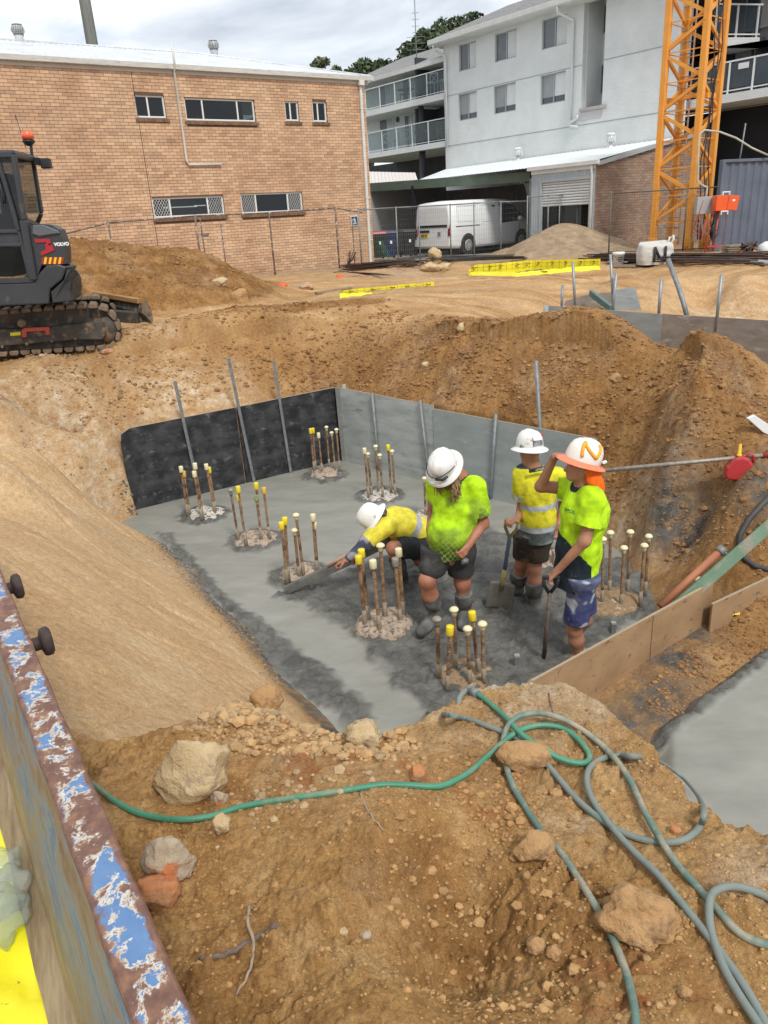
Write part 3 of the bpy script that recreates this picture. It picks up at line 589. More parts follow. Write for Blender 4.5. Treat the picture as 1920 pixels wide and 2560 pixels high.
# return wall round the corner
mb=MB(); 
for r in range(int((eave-zb_)/.086)):
    za=zb_+r*.086
    for k in range(8): mb.box((-.0065,-.02-(k+(r%2)*.5)*.24,za),(.10,-.02-(k+(r%2)*.5)*.24-.23,za+.076))
o=mb.build('return_wall_bricks',BM,bb); set_tone(o,[.95]); tag(o,kind='stuff')
MB().box((.1,-9,zb_),(.0,-.08,eave)).build('return_wall',MORT,bb)
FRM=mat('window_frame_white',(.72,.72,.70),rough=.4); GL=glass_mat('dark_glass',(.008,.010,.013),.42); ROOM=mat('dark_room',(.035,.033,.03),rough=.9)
SILL=mat('brown_brick_sill',(.15,.085,.052),(.26,.16,.10),rough=.85,ns=9)
LAMP=emis_mat('lamp_tube',(1,1,.97),1.6)
for i,(h,s) in enumerate(zip(holes,WSPEC)):
    u0,u1,z0,z1=h; mb=MB(); t=.045; n0=-.10;n1=-.045
    mb.box((u0,n0,z0),(u1,n1,z0+t)); mb.box((u0,n0,z1-t),(u1,n1,z1)); mb.box((u0,n0,z0+t),(u0+t,n1,z1-t)); mb.box((u1-t,n0,z0+t),(u1,n1,z1-t))
    cuts=[u1-(u1-u0)*f for f in s[1]]
    for c in cuts: mb.box((c-t/2,n0,z0+t),(c+t/2,n1,z1-t))
    w_=mb.build('window',FRM,bb,bevel=.004)
    es=[u0+t]+sorted(cuts)+[u1-t]
    for a,b in zip(es[:-1],es[1:]): MB().box((a+.01,-.085,z0+t),(b-.01,-.078,z1-t)).build('pane',GL,w_)
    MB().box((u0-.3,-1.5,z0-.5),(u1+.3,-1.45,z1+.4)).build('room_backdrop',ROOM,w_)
    # sloping brick sill, one brick at a time
    nb=max(3,int(round((u1-u0+.14)/.086)))
    for k in range(nb):
        a=u0-.07+k*(u1-u0+.14)/nb; m2=MB(); m2.prism([(.045,z0-.115),(.055,z0-.035),(-.09,z0+.004),(-.09,z0-.115)],a,a+(u1-u0+.14)/nb-.009,ax='x'); m2.build('sill_brick',SILL,w_)
    if s[2]:
        m2=MB(); 
        for a,b in ((es[0],es[1]),(es[-2],es[-1])):
            H_=z1-z0-2*t; W_=b-a; st=.085
            for q0 in np.arange(-H_,W_,st):
                for sg in (1,-1):
                    x0_,x1_=q0,q0+H_*.62
                    ya,yb=(0,H_) if sg>0 else (H_,0)
                    # clip to the leaf
                    p=np.array([x0_,ya]);d=np.array([x1_-x0_,yb-ya]); ta=max(0,(0-p[0])/d[0]); tb=min(1,(W_-p[0])/d[0])
                    if tb-ta>.03:
                        A_=p+d*ta;B_=p+d*tb; m2.bar((a+A_[0],-.05,z0+t+A_[1]),(a+B_[0],-.05,z0+t+B_[1]),.007,.007,up=(0,1,0))
        m2.build('security_grille',WHITE_PAINT,w_)['kind']='stuff'
    if i in (0,1,4,5):
        c=(u0+u1)/2; L_=.55 if i!=4 else 1.3
        if i in (0,1): MB().bar((u1-.12,-1.0,z0+.28),(u1-.45,-1.3,z0+.44),.07,.05).build('light_fitting',LAMP,w_)
        if i==4: MB().box((u1-.65,-.9,z1-.27),(u1-1.75,-.85,z1-.24)).build('light_fitting',LAMP,w_); MB().box((u0+.62,-.9,z1-.25),(u0+.25,-.85,z1-.22)).build('light_fitting',LAMP,w_)
# expansion joint
a=_z(328.5,187); b=_z(398,640); MB().bar((a[0],.008,eave),(a[0],.008,zb_),.016,.004,up=(0,1,0)).build('expansion_joint',mat('joint_black',(.02,.015,.012)),bb)
# fascia, gutter and roof
ROOFM=mat('pale_metal_roof',(.56,.59,.62),(.70,.72,.74),rough=.42,metal=.15,ns=2.2,c3=(.42,.44,.46),s3=1.1,t3=(.55,.72)); GUT=mat('weathered_gutter',(.62,.61,.58),(.50,.50,.47),rough=.6,ns=4,c3=(.22,.22,.20),s3=5,t3=(.60,.72),stretch=(1,1,6))
mb=MB(); mb.box((ue0,.0,eave),(-.12,.03,eave+.17)); mb.build('fascia',mat('fascia_cream',(.55,.50,.45),(.48,.44,.40),rough=.6,ns=3),bb)
mb=MB(); mb.prism([(.032,eave+.10),(.15,eave+.10),(.165,eave+.235),(.14,eave+.235),(.12,eave+.215),(.032,eave+.215)],ue0,-.30,ax='x'); mb.build('gutter',GUT,bb,bevel=.006)
rz=eave+.215; RUN=4.6; rise=RUN*.27
mb=MB(); pit=.19; k=0; u=ue0
HIP=4.1
vs=[];fs=[]
us=np.arange(-.26,ue0,.042)
row=[0,1]
def ridge_h(u): return 1.0 if u>HIP-.26 else max(.02,(u+.26)/HIP)
for i,u in enumerate(us):
    ph=i%4; dz=(.0,.022,.022,0)[ph]
    hr=ridge_h(u); vs.append((u,.10,rz+dz)); vs.append((u,.10-RUN*hr,rz+rise*hr+dz))
for i in range(len(us)-1): fs.append((2*i,2*i+2,2*i+3,2*i+1))
mb.add(vs,fs); mb.build('roof_sheet',ROOFM,bb,fixn=False)
mb=MB(); mb.add([(-.26,.10,rz),(-.26,.1-2*RUN,rz),(HIP-.26,.1-RUN,rz+rise)],[(0,1,2)]); mb.add([(ue0,.1-RUN,rz+rise-.01),(HIP-.26,.1-RUN,rz+rise-.01),(-.26,.1-2*RUN,rz),(ue0,.1-2*RUN,rz)],[(0,1,2,3)]); mb.build('roof_back',ROOFM,bb,fixn=False)
mb=MB(); mb.tube([(ue0,.1-RUN,rz+rise+.03),(HIP-.26,.1-RUN,rz+rise+.03),(-.24,.10,rz+.03)],.035,6); mb.build('ridge_cap',ROOFM,bb)
# turbine ventilators on the ridge
def ventilator(parent,u,n,z,s=1.,nfin=22):
    mb=MB(); mb.lathe([(.17*s,-.12*s),(.17*s,.22*s),(.19*s,.24*s)],18,(u,n,z)); v=mb.build('ventilator',WHITE_PAINT,parent)
    m2=MB()
    for k in range(nfin):
        a=2*math.pi*k/nfin; pts=[]
        for t in np.linspace(-1.15,1.35,8): pts.append((u+math.cos(a+t*.25)*.25*s*math.cos(t),n+math.sin(a+t*.25)*.25*s*math.cos(t),z+(.42+.21*math.sin(t))*s))
        for p0,p1 in zip(pts[:-1],pts[1:]): m2.bar(p0,p1,.038*s,.006,up=(math.cos(a),math.sin(a),0))
    m2.build('fins',mat('vent_fin',(.55,.56,.55),(.38,.38,.37),rough=.5,metal=.3,ns=8),v)
    MB().lathe([(.0,.645*s),(.08*s,.635*s),(.10*s,.60*s)],14,(u,n,z)).build('cap',WHITE_PAINT,v); MB().lathe([(.19*s,.22*s),(.19*s,.6*s)],12,(u,n,z),cap=False).build('core',mat('vent_dark',(.1,.1,.1)),v)
PR=Pl(PB.base+PB.n*(.1-RUN),VP1,base=-1.52)
for x,y in ((50,104),(537,144)):
    u,z=PR.uz(x,y); ventilator(bb,u,.1-RUN,rz+rise-.02,.78)
# corner downpipe and the capillary white conduit
DP=mat('downpipe_paint',(.66,.66,.63),(.58,.58,.55),rough=.45,ns=4)
ud=_z(912,440)[0]; mb=MB(); mb.box((ud-.10,.035,eave-.05),(ud+.10,.17,eave+.10)); mb.build('rainwater_head',DP,bb,bevel=.01)
mb=MB(); mb.box((ud-.05,.012,zb_+.3),(ud+.05,.09,eave-.05)); dpp=mb.build('downpipe',DP,bb,bevel=.01)
for z in (eave-.75,2.2,.8): MB().box((ud-.11,.006,z),(ud+.07,.096,z+.03)).build('strap',DP,dpp)
p=[(424,106),(430,165),(437,180),(460,402),(466,412),(552,412)]
pts=[]
for x,y in p: u,z=_z(x,y); pts.append([u,.2,z])
pts[0][0]=pts[1][0]; pts[3][0]=pts[2][0]; 
pts[2][1]=.06; pts[3][1]=.06; pts[4][1]=.06; pts[5][1]=.06; pts[2][0]=pts[1][0]-.02; pts[3][0]=pts[2][0]; pts[4][0]=pts[3][0]-.06; pts[5][2]=pts[4][2]
MB().tube(pts,.032,10).build('vent_pipe',DP,bb)
u,z=_z(549,401); 
# blue walker sign fixed to the wall
u,z=_z(886,552,.02); sg=thing('walkway_sign','small square blue and white pictogram sign near the corner of the brick wall','sign',mat=PB.mat()@Matrix.Translation((u,.03,z)))
MB().box((-.15,-.008,-.16),(.15,.0,.16)).build('sign_plate',WHITE_PAINT,sg,bevel=.003); MB().box((-.13,.001,-.14),(.13,.004,.14)).build('blue_field',mat('sign_blue',(.02,.05,.14)),sg)
mb=MB(); mb.lathe([(.0,.005),(.018,.005),(.018,.009)],12,(0,0,.085),axis=(0,1,0)); 
for p0,p1 in (((0,0,.06),(-.01,0,0)),((-.01,0,0),(-.05,0,-.06)),((-.01,0,0),(.04,0,-.06)),((0,0,.05),(.05,0,.03)),((0,0,.05),(-.05,0,.02)),((-.08,0,-.08),(.08,0,-.1)),((.06,0,.06),(.09,0,0))): mb.bar((p0[0],.007,p0[2]),(p1[0],.007,p1[2]),.004,.022,up=(0,0,1) if abs(p0[0]-p1[0])>.02 else (1,0,0))
mb.build('pictogram',WHITE_PAINT,sg)
u,z=_z(512,586,.02); sg=thing('name_plate','tiny dark plate on the brick wall below the left security window','sign',mat=PB.mat()@Matrix.Translation((u,.03,z))); MB().box((-.13,-.01,-.03),(.13,.0,.03)).build('plate',mat('slate',(.05,.07,.09)),sg); MB().box((-.10,.001,-.008),(.10,.003,.008)).build('script_line',mat('slate2',(.3,.35,.38)),sg)
# strip slab at the foot of the wall
sl=MB(); a=_z(640,720)[0]; sl.box((3.9,.01,-.5),(-.2,1.25,-.02)); o=sl.build('footpath',mat('old_concrete',(.22,.215,.20),(.30,.29,.265),rough=.9,ns=5,bump=.2),None); o.matrix_world=PB.mat(); tag(o,kind='structure')

# ================================================================== WHITE APARTMENT BUILDING
PW=Pl(at_w:=ony(1640,300,32.),VP2,base=-1.6)
WZ=lambda x,y,o=0:PW.uz(x,y,o)
RW=mat('white_painted_brickwork',(.70,.72,.71),(.62,.645,.64),rough=.75,ns=1.2)
def _wb():
    nt=RW.node_tree; B=nt.nodes['Principled BSDF']; tc=node(nt,'ShaderNodeTexCoord'); mp=node(nt,'ShaderNodeMapping'); mp.inputs['Rotation'].default_value=(math.pi/2,0,0); nt.links.new(tc.outputs['Object'],mp.inputs[0])
    b=node(nt,'ShaderNodeTexBrick',Scale=1.0); b.inputs['Brick Width'].default_value=.24; b.inputs['Row Height'].default_value=.086; b.inputs['Mortar Size'].default_value=.009; b.inputs['Mortar Smooth'].default_value=.3
    b.inputs['Color1'].default_value=(1,1,1,1);b.inputs['Color2'].default_value=(.8,.8,.8,1);b.inputs['Mortar'].default_value=(0,0,0,1)
    nt.links.new(mp.outputs[0],b.inputs['Vector']); bp=node(nt,'ShaderNodeBump',Strength=.55,Distance=.012); nt.links.new(b.outputs['Color'],bp.inputs['Height']); nt.links.new(bp.outputs[0],B.inputs['Normal'])
_wb()
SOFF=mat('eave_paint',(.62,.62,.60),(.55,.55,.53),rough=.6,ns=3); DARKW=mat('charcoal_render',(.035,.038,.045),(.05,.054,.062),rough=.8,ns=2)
wb=thing('apartment_building','white three-storey apartment block with balconies and grey tiled roof','building',mat=PW.mat())
uL=WZ(1112,300)[0]; uR=WZ(1703,300)[0]; dsg=1 if uR>uL else -1
assert True
def U(x,y): return WZ(x,y)[0]
u_r0=U(1458,100); u_r1=U(1512,100)       # recess between
zTop=WZ(1240,66)[1]-.12
def span(a,b): return (min(a,b),max(a,b))
zB=-.2
WWIN=[((1147,1190,104,176),0),((1237,1291,80,148),0),((1355,1417,42,116),0),((1146,1192,232,300),1),((1234,1289,210,280),1),((1351,1413,182,258),1)]
wh=[]
for (x0,x1,yt,yb),k in WWIN:
    a,b=span(U(x0,(yt+yb)/2),U(x1,(yt+yb)/2)); zt=WZ((x0+x1)/2,yt)[1]; zb=WZ((x0+x1)/2,yb)[1]; wh.append((a,b,zb,zt))
# level the rows
for k in (0,1):
    idx=[i for i,(s,kk) in enumerate(WWIN) if kk==k]; zb=np.mean([wh[i][2] for i in idx]); zt=np.mean([wh[i][3] for i in idx])
    for i in idx: wh[i]=(wh[i][0],wh[i][1],zb,zt)
def wall_strips(mb,u0,u1,z0,z1,n0,n1,holes):
    us=sorted({u0,u1,*[h[0] for h in holes if u0<h[0]<u1],*[h[1] for h in holes if u0<h[1]<u1]})
    for a,b in zip(us[:-1],us[1:]):
        zz=[(z0,z1)]
        for h in holes:
            if h[0]<b-1e-4 and h[1]>a+1e-4:
                nn=[]
                for p,q_ in zz:
                    if h[3]<=p or h[2]>=q_: nn.append((p,q_))
                    else:
                        if p<h[2]: nn.append((p,h[2]))
                        if h[3]<q_: nn.append((h[3],q_))
                zz=nn
        for p,q_ in zz: mb.box((a,n0,p),(b,n1,q_))
zc1=np.mean([WZ(1240,213)[1],WZ(1640,118)[1],WZ(1127,240)[1]]); zc2=np.mean([WZ(1240,347)[1],WZ(1640,282)[1],WZ(1121,365)[1]])
zrb=WZ(1490,272)[1]
mb=MB(); a,b=span(uL,u_r0)
wall_strips(mb,a,b,zB,zTop,-.25,0,wh); a,b=span(u_r1,uR); mb.box((a,-.25,zB),(b,0,zTop+3)); a,b=span(u_r0,u_r1); mb.box((a,-.25,zB),(b,0,zrb))
mb.build('wall',RW,wb)
# recess: side cheeks and back with two windows
mb=MB(); mb.box((a,-1.35,zrb),(b,-1.25,zTop+.3)); 
for e in (a,b): mb.box((e-.03,-1.3,zrb),(e+.03,-.25,zTop+.3))
mb.build('recess_wall',RW,wb)
LEAD=mat('stone_coping',(.36,.33,.31),(.45,.42,.40),rough=.8,ns=6); mb=MB(); mb.box((a-.25,-.3,zrb-.02),(b+.03,.08,zrb+.10)); mb.build('recess_sill',LEAD,wb); mb=MB(); mb.box((a,.003,zrb-.34),(b,.02,zrb-.03)); mb.build('sill_panel',mat('mauve_panel',(.52,.50,.50)),wb)
SHAD=mat('shadow_joint',(.30,.31,.31)); 
mb=MB(); a,b=span(uL,uR)
a1,b1=span(uL,u_r0); mb.box((a1,.001,zc1-.012),(b1,.012,zc1+.012)); a1,b1=span(u_r1,uR); mb.box((a1,.001,zc1-.012),(b1,.012,zc1+.012)); mb.box((a,.001,zc2-.012),(b,.012,zc2+.012)); mb.build('string_course',SHAD,wb)
WGL=mat('apartment_glass',(.10,.115,.125),(.13,.145,.155),rough=.08,ns=2,spec=.8); BLIND=mat('white_blind',(.66,.68,.68),(.60,.62,.62),rough=.7,ns=3); ALU=mat('alu_frame',(.36,.38,.38),rough=.45,metal=.2); DGL=mat('dark_gap_glass',(.03,.04,.05),rough=.08,spec=.8)
near_is_left = dsg
def apt_window(h,kind,n=-.10,half=True):
    u0,u1,z0,z1=h; mb=MB(); t=.045
    mb.box((u0,n-.04,z0),(u1,n+.03,z0+t)); mb.box((u0,n-.04,z1-t),(u1,n+.03,z1)); mb.box((u0,n-.04,z0+t),(u0+t,n+.03,z1-t)); mb.box((u1-t,n-.04,z0+t),(u1,n+.03,z1-t)); mb.box(((u0+u1)/2-t/2,n-.04,z0+t),((u0+u1)/2+t/2,n+.03,z1-t))
    w_=mb.build('window',ALU,wb); m=(u0+u1)/2
    lft=(u0,m) if U(1100,200)<U(1300,200) else (m,u1); rgt=(m,u1) if lft[0]==u0 else (u0,m)
    if kind==0:
        MB().box((lft[0]+.02,n-.02,z0+t),(lft[1]-.02,n-.01,z1-t)).build('pane',WGL,w_)
        for k in range(9):
            a=rgt[0]+.03+(rgt[1]-rgt[0]-.06)*k/9; w2=(rgt[1]-rgt[0]-.06)/9-.012; MB().prism([(a,n-.028),(a+w2,n-.012),(a+w2,n-.009),(a,n-.025)],z0+t,z1-t,ax='z').build('blind_slat',BLIND,w_)
        MB().box((rgt[0],n-.05,z0+t),(rgt[1],n-.04,z1-t)).build('pane',mat('dim_glass',(.35,.37,.38),rough=.2),w_)
    else:
        zg=z0+t+(z1-z0)*.2
        MB().box((u0+t,n-.03,z0+t),(u1-t,n-.02,zg)).build('pane',DGL,w_)
        MB().box((lft[0]+.02,n-.03,zg),(lft[1]-.02,n-.02,z1-t)).build('roller_blind',mat('grey_screen',(.27,.285,.29),(.31,.325,.33),rough=.5,ns=2),w_)
        MB().box((rgt[0]+.02,n-.03,zg),(rgt[1]-.02,n-.02,z1-t)).build('roller_blind',BLIND,w_)
    return w_
for h,(s,k) in zip(wh,WWIN): apt_window(h,k)
# recess windows
PWr=Pl(PW.base-PW.n*1.25,VP2,base=-1.6)
for x0,x1,yt,yb in ((1495,1530,18,88),(1488,1530,166,238)):
    u0,u1=span(PWr.uz(x0,(yt+yb)/2)[0],u_r1-.0); z0=PWr.uz(x0,yb)[1]; z1=PWr.uz(x0,yt)[1]
    mb=MB(); t=.05; mb.box((u0,-1.25,z0),(u1,-1.2,z0+t)); mb.box((u0,-1.25,z1-t),(u1,-1.2,z1)); mb.box((u0,-1.25,z0+t),(u0+t,-1.2,z1-t)); w_=mb.build('window',ALU,wb); MB().box((u0+t,-1.245,z0+t),(u1,-1.235,z1-t)).build('pane',WGL,w_)
# eaves and roof above the facade
ur=span(uL-.35*dsg,uR+3*dsg)
mb=MB(); mb.box((ur[0],-.2,zTop-.02),(ur[1],.55,zTop+.05)); mb.build('eave_soffit',SOFF,wb)
mb=MB(); mb.prism([(.55,zTop-.03),(.58,zTop-.03),(.70,zTop+.02),(.70,zTop+.22),(.55,zTop+.22)],ur[0],ur[1],ax='x'); mb.build('gutter',SOFF,wb,bevel=.01)
TILE=mat('grey_roof_tile',(.17,.165,.165),(.26,.255,.25),rough=.8,ns=3,c3=(.12,.12,.12),s3=3)
mb=MB(); us=np.arange(ur[0],ur[1],.07); vs=[];fs=[]
for i,u in enumerate(us):
    dz=.028*math.sin(i/4*2*math.pi*1.0+.01); vs+= [(u,.62,zTop+.20+dz),(u,-5,zTop+.20+5.6*.36+dz)]
for i in range(len(us)-1): fs.append((2*i,2*i+2,2*i+3,2*i+1))
mb.add(vs,fs,True); mb.build('roof_tiles',TILE,wb,fixn=False)
e=ur[0] if dsg>0 else ur[1]
mb=MB(); mb.prism([(.60,zTop+.19),(-5,zTop+.20+5.6*.36-.05),(-5,zTop-.1),(-.1,zTop-.05)],e,e+.06*dsg,ax='x'); mb.build('gable_board',SOFF,wb)
# downpipes
WP=mat('white_pipe',(.66,.68,.67),(.60,.62,.61),rough=.4,ns=3)
def pipe_uz(pts,r,n=.09): return MB().tube([(U(x,y),n+ (o if False else 0),WZ(x,y)[1]) for x,y in pts],r,10)
u1=U(1118,200); MB().tube([(U(1107,115),.62,zTop+.02),(U(1107,115),.60,zTop-.20),(u1,.12,zTop-.48),(u1,.09,zTop-.7),(u1,.09,WZ(1128,368)[1])],.055,10).build('downpipe',WP,wb)
u1=U(1432,200); MB().tube([(U(1419,10),.62,zTop+.02),(U(1419,10),.6,zTop-.22),(u1,.12,zTop-.5),(u1,.09,zTop-.7),(u1,.09,WZ(1428,300)[1])],.06,10).build('downpipe',WP,wb)
MB().tube([(U(1447,285),.09,WZ(1447,288)[1]),(U(1447,290),.09,WZ(1446,296)[1]),(U(1430,305),.09,WZ(1430,306)[1]),(U(1428,314),.09,WZ(1428,315)[1]),(U(1448,318),.1,WZ(1448,318)[1])],.055,8).build('overflow_pipe',WP,wb)
# --- balcony wing on the left (front line in the same plane, wall set back 2 m)
uB=U(884,300); BA=span(uB-1.5*dsg,uL)
slabs=[]
for yt,yb in ((205,255),(330,380)):
    pass
zS1=WZ(1108,232)[1]; zS0=WZ(1108,352)[1]; 
zS1b=WZ(1108,243)[1]; zS0b=WZ(1108,366)[1]
z1a=np.mean([WZ(1108,229)[1],WZ(950,272)[1]]); z1b=np.mean([WZ(1108,244)[1],WZ(920,295)[1]])
z0a=np.mean([WZ(1112,349)[1],WZ(950,382)[1]]); z0b=np.mean([WZ(1112,366)[1],WZ(925,397)[1]])
BD=1.9
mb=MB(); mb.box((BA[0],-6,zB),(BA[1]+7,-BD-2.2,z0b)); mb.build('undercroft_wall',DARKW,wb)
mb=MB(); mb.box((BA[0],-BD-.2,z0a),(BA[1],-BD,z1b)); mb.box((BA[0],-BD-.2,z1a),(BA[1],-BD,zTop-.25)); mb.build('wing_wall',RW,wb)
mb=MB(); mb.box((BA[0],-BD,z1b),(BA[1]-.005,.02,z1a)); mb.build('balcony_slab',RW,wb)
mb=MB(); mb.box((BA[0],-BD-2.4,z0b),(BA[1]-.005,.02,z0a)); mb.build('balcony_slab',RW,wb)
mb=MB(); mb.box((min(uL,uL+.2*dsg),-6,zB),(max(uL,uL+.2*dsg),-.01,zTop-.1)); mb.build('side_wall',RW,wb)
zW=zTop-.62
mb=MB(); mb.box((BA[0],-BD-.3,zW+.02),(BA[1],-.25,zW+.08)); mb.prism([(-.25,zW),(-.10,zW),(-.10,zW+.2),(-.25,zW+.2)],BA[0],BA[1],ax='x'); mb.build('wing_gutter',SOFF,wb)
mb=MB(); mb.prism([(-.1,zW+.2),(-5,zW+.2+4.9*.36),(-5,zW+.1),(-.2,zW+.15)],BA[0],BA[1],ax='x'); mb.build('wing_roof',TILE,wb)
PWb=Pl(PW.base-PW.n*BD,VP2,base=-1.6)
def wing_rect(x0,x1,yt,yb):
    a,b=span(PWb.uz(x0,(yt+yb)/2)[0],PWb.uz(x1,(yt+yb)/2)[0]); return a,b,PWb.uz((x0+x1)/2,yb)[1],PWb.uz((x0+x1)/2,yt)[1]
for lvl,(zf,pts) in enumerate(((z1a,[((946,979),(196,250)),((1098,1112),(148,190)),((1007,1034),(178,240))]),(z0a,[((950,985),(296,345)),((1100,1112),(262,310)),((1012,1032),(286,330))]))):
    for (x0,x1),(yt,yb) in pts:
        a,b,_,zt=wing_rect(x0,x1,yt,yb); mb=MB(); t=.05; z0=zf+.02
        mb.box((a,-BD,z0),(a+t,-BD+.05,zt)); mb.box((b-t,-BD,z0),(b,-BD+.05,zt)); mb.box((a,-BD,zt-t),(b,-BD+.05,zt)); d_=mb.build('balcony_door',WHITE_PAINT,wb)
        m=(a+b)/2; MB().box((a+t,-BD+.005,z0),(m,-BD+.02,zt-t)).build('pane',mat('curtained_glass',(.5,.53,.56),(.38,.42,.46),rough=.15,ns=4,stretch=(6,1,.2)),d_); MB().box((m,-BD+.02,z0),(b-t,-BD+.035,zt-t)).build('screen_leaf',mat('door_screen',(.13,.15,.165),rough=.3),d_)
    # dark privacy screen
    x0,x1=(1018,1078) if lvl==0 else (1030,1083); a=PWb.uz(x0+6,220)[0]; zt=zf+1.9 if lvl==0 else zf+1.75
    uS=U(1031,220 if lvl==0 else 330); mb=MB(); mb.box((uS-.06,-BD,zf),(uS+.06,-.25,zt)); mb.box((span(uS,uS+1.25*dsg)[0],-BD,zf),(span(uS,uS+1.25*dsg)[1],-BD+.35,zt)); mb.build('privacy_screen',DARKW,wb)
    # round wall light
    u,z=PWb.uz(995,192 if lvl==0 else 299); MB().lathe([(.14,0),(.14,.05),(.09,.10)],14,(u,-BD,z),axis=(0,1,0)).build('wall_light',mat('lamp_guard',(.12,.11,.10)),wb)
    # balustrade
    mb=MB(); f=-.04
    ht=1.02
    mb.bar((BA[0],f,zf+ht),(BA[1],f,zf+ht),.05,.04); mb.bar((BA[0],f,zf+.08),(BA[1],f,zf+.08),.03,.03)
    k=BA[1]
    sp=1.28
    posts=np.arange(BA[1]-1.3 if dsg>0 else BA[0]+1.3,(BA[0] if dsg>0 else BA[1]),-sp*dsg)
    for p in posts: mb.bar((p,f,zf),(p,f,zf+ht),.045,.045,up=(0,1,0))
    r_=mb.build('railing',WHITE_PAINT,wb)
    edges=[BA[1]]+list(posts) if dsg>0 else [BA[0]]+list(posts)
    for p,q_ in zip(edges[:-1],edges[1:]): MB().box((min(p,q_)+.05,f-.005,zf+.14),(max(p,q_)-.05,f+.005,zf+ht-.06)).build('glass_panel',glass_mat('clear_glass',(.35,.40,.42),.86),r_)
    for e_ in (uS+.2*dsg,):
        pass
mb=MB(); uc=U(1037,300); mb.lathe([(.15,0),(.15,z1b-z0a)],16,(uc,-.45,z0a)); mb.build('column',DARKW,wb); MB().lathe([(.17,0),(.17,z0b-zB)],16,(U(1040,400),-.45,zB)).build('column',DARKW,wb)
# antenna mast
ant=thing('antenna_mast','thin lattice antenna mast rising behind the left end of the apartment roof','antenna',tuple(ony(1041,135,47)))
mb=MB(); mb.tube([(0,0,-1.5),(0,0,3.4)],.03,6); 
for z in (.2,.5,.8): mb.bar((-.5,0,z),(.5,0,z),.02,.02)
for z in (1.0,1.3,1.6,1.9): mb.bar((-.18,0,z),(.18,0,z),.02,.02)
mb.build('mast',DGALV,ant)
# balcony furniture (seen through the glass)
FURN=mat('white_furniture',(.6,.62,.63),rough=.4); FURD=mat('dark_furniture',(.06,.075,.09),rough=.5)
def chair(lab,u,zf,n,m,tall=False,rz=0,grp='chairs on the apartment balconies'):
    t=thing('balcony_chair',lab,'chair',group=grp,mat=PW.mat()@Matrix.Translation((u,n,zf))@Matrix.Rotation(rz,4,'Z'))
    s=.62 if tall else .44
    for i in (-1,1):
        for j in (-1,1): MB().bar((i*.2,j*.2,0),(i*.2,j*.2,s),.03,.03,up=(0,1,0)).build('leg',m,t)
    MB().box((-.23,-.23,s),(.23,.23,s+.04)).build('seat',m,t,bevel=.01)
    mb=MB(); mb.box((-.23,-.23,s+.04),(-.19,-.20,s+.5)); mb.box((.19,-.23,s+.04),(.23,-.20,s+.5)); mb.box((-.19,-.23,s+.45),(.19,-.2,s+.5)); mb.bar((-.19,-.215,s+.06),(.19,-.215,s+.45),.03,.02); mb.bar((-.19,-.215,s+.45),(.19,-.215,s+.06),.03,.02); mb.build('backrest',m,t)
chair('tall white cross-back bar stool left of the other on the upper balcony',U(1062,212),z1a,-.5,FURN,True,.4)
chair('tall white cross-back bar stool nearest the facade on the upper balcony',U(1092,205),z1a,-.55,FURN,True,-.5)
chair('white chair leftmost on the lower balcony behind glass',U(944,360),z0a,-.6,FURN,False,.7)
chair('white armchair second from the left on the lower balcony',U(966,357),z0a,-.6,FURN,False,-.4)
chair('white armchair beside the table on the lower balcony',U(1003,350),z0a,-.5,FURN,False,1.3)
chair('dark chair beside the privacy screen on the lower balcony',U(1090,338),z0a,-.5,FURD,False,1.5)
chair('dark chair beside the table on the upper balcony',U(992,245),z1a,-.6,FURD,False,-1.2)
for lab,x,y,zf,m in (('dark round table on the upper balcony',985,235,z1a,FURD),('pale table beside the column on the lower balcony',1020,345,z0a,FURN)):
    t=thing('balcony_table',lab,'table',mat=PW.mat()@Matrix.Translation((U(x,y),-.8,zf))); MB().lathe([(.45,.70),(.45,.73)],18).build('table_top',m,t); MB().lathe([(.03,.03),(.03,.70)],8).build('pedestal',m,t); MB().lathe([(.22,0),(.22,.03)],12).build('foot',m,t)
# --- right wing behind the crane: dark return, two balconies
ud=uR
# heading of the right wing front
PRt=Pl(ony(1760,240,31.0),VP2,base=-1.6)
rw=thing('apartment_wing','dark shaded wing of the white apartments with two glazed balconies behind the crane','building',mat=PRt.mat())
RU=lambda x,y:PRt.uz(x,y)[0]; RZ=lambda x,y:PRt.uz(x,y)[1]
a,b=span(RU(1705,200),RU(2150,200))
zl_t=RZ(1860,228); zl_b=RZ(1860,250); zu_t=zl_t+2.82; zu_b=zu_t-.38
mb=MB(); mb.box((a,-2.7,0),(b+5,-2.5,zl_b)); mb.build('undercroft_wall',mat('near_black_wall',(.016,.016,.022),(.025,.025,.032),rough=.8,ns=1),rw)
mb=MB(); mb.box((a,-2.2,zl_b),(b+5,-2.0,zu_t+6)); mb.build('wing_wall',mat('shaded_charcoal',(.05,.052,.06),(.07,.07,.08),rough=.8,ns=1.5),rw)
MB().box((a,-2.6,zl_b),(b,.03,zl_t)).build('balcony_slab',RW,rw)
inv=PRt.mat().inverted(); zu_t=RZ(1860,74); _q0=inv@Vector(ony(1786,72,31.0)); _q1=inv@Vector(ony(1990,66,31.9)); zu_b=zu_t-.34
MB().prism([(b+2,-2.0),(a,-2.0),(_q1.x,_q1.y),(_q0.x,_q0.y),(_q0.x+.4,-2.0)],zu_b,zu_t,ax='z').build('balcony_slab',RW,rw)
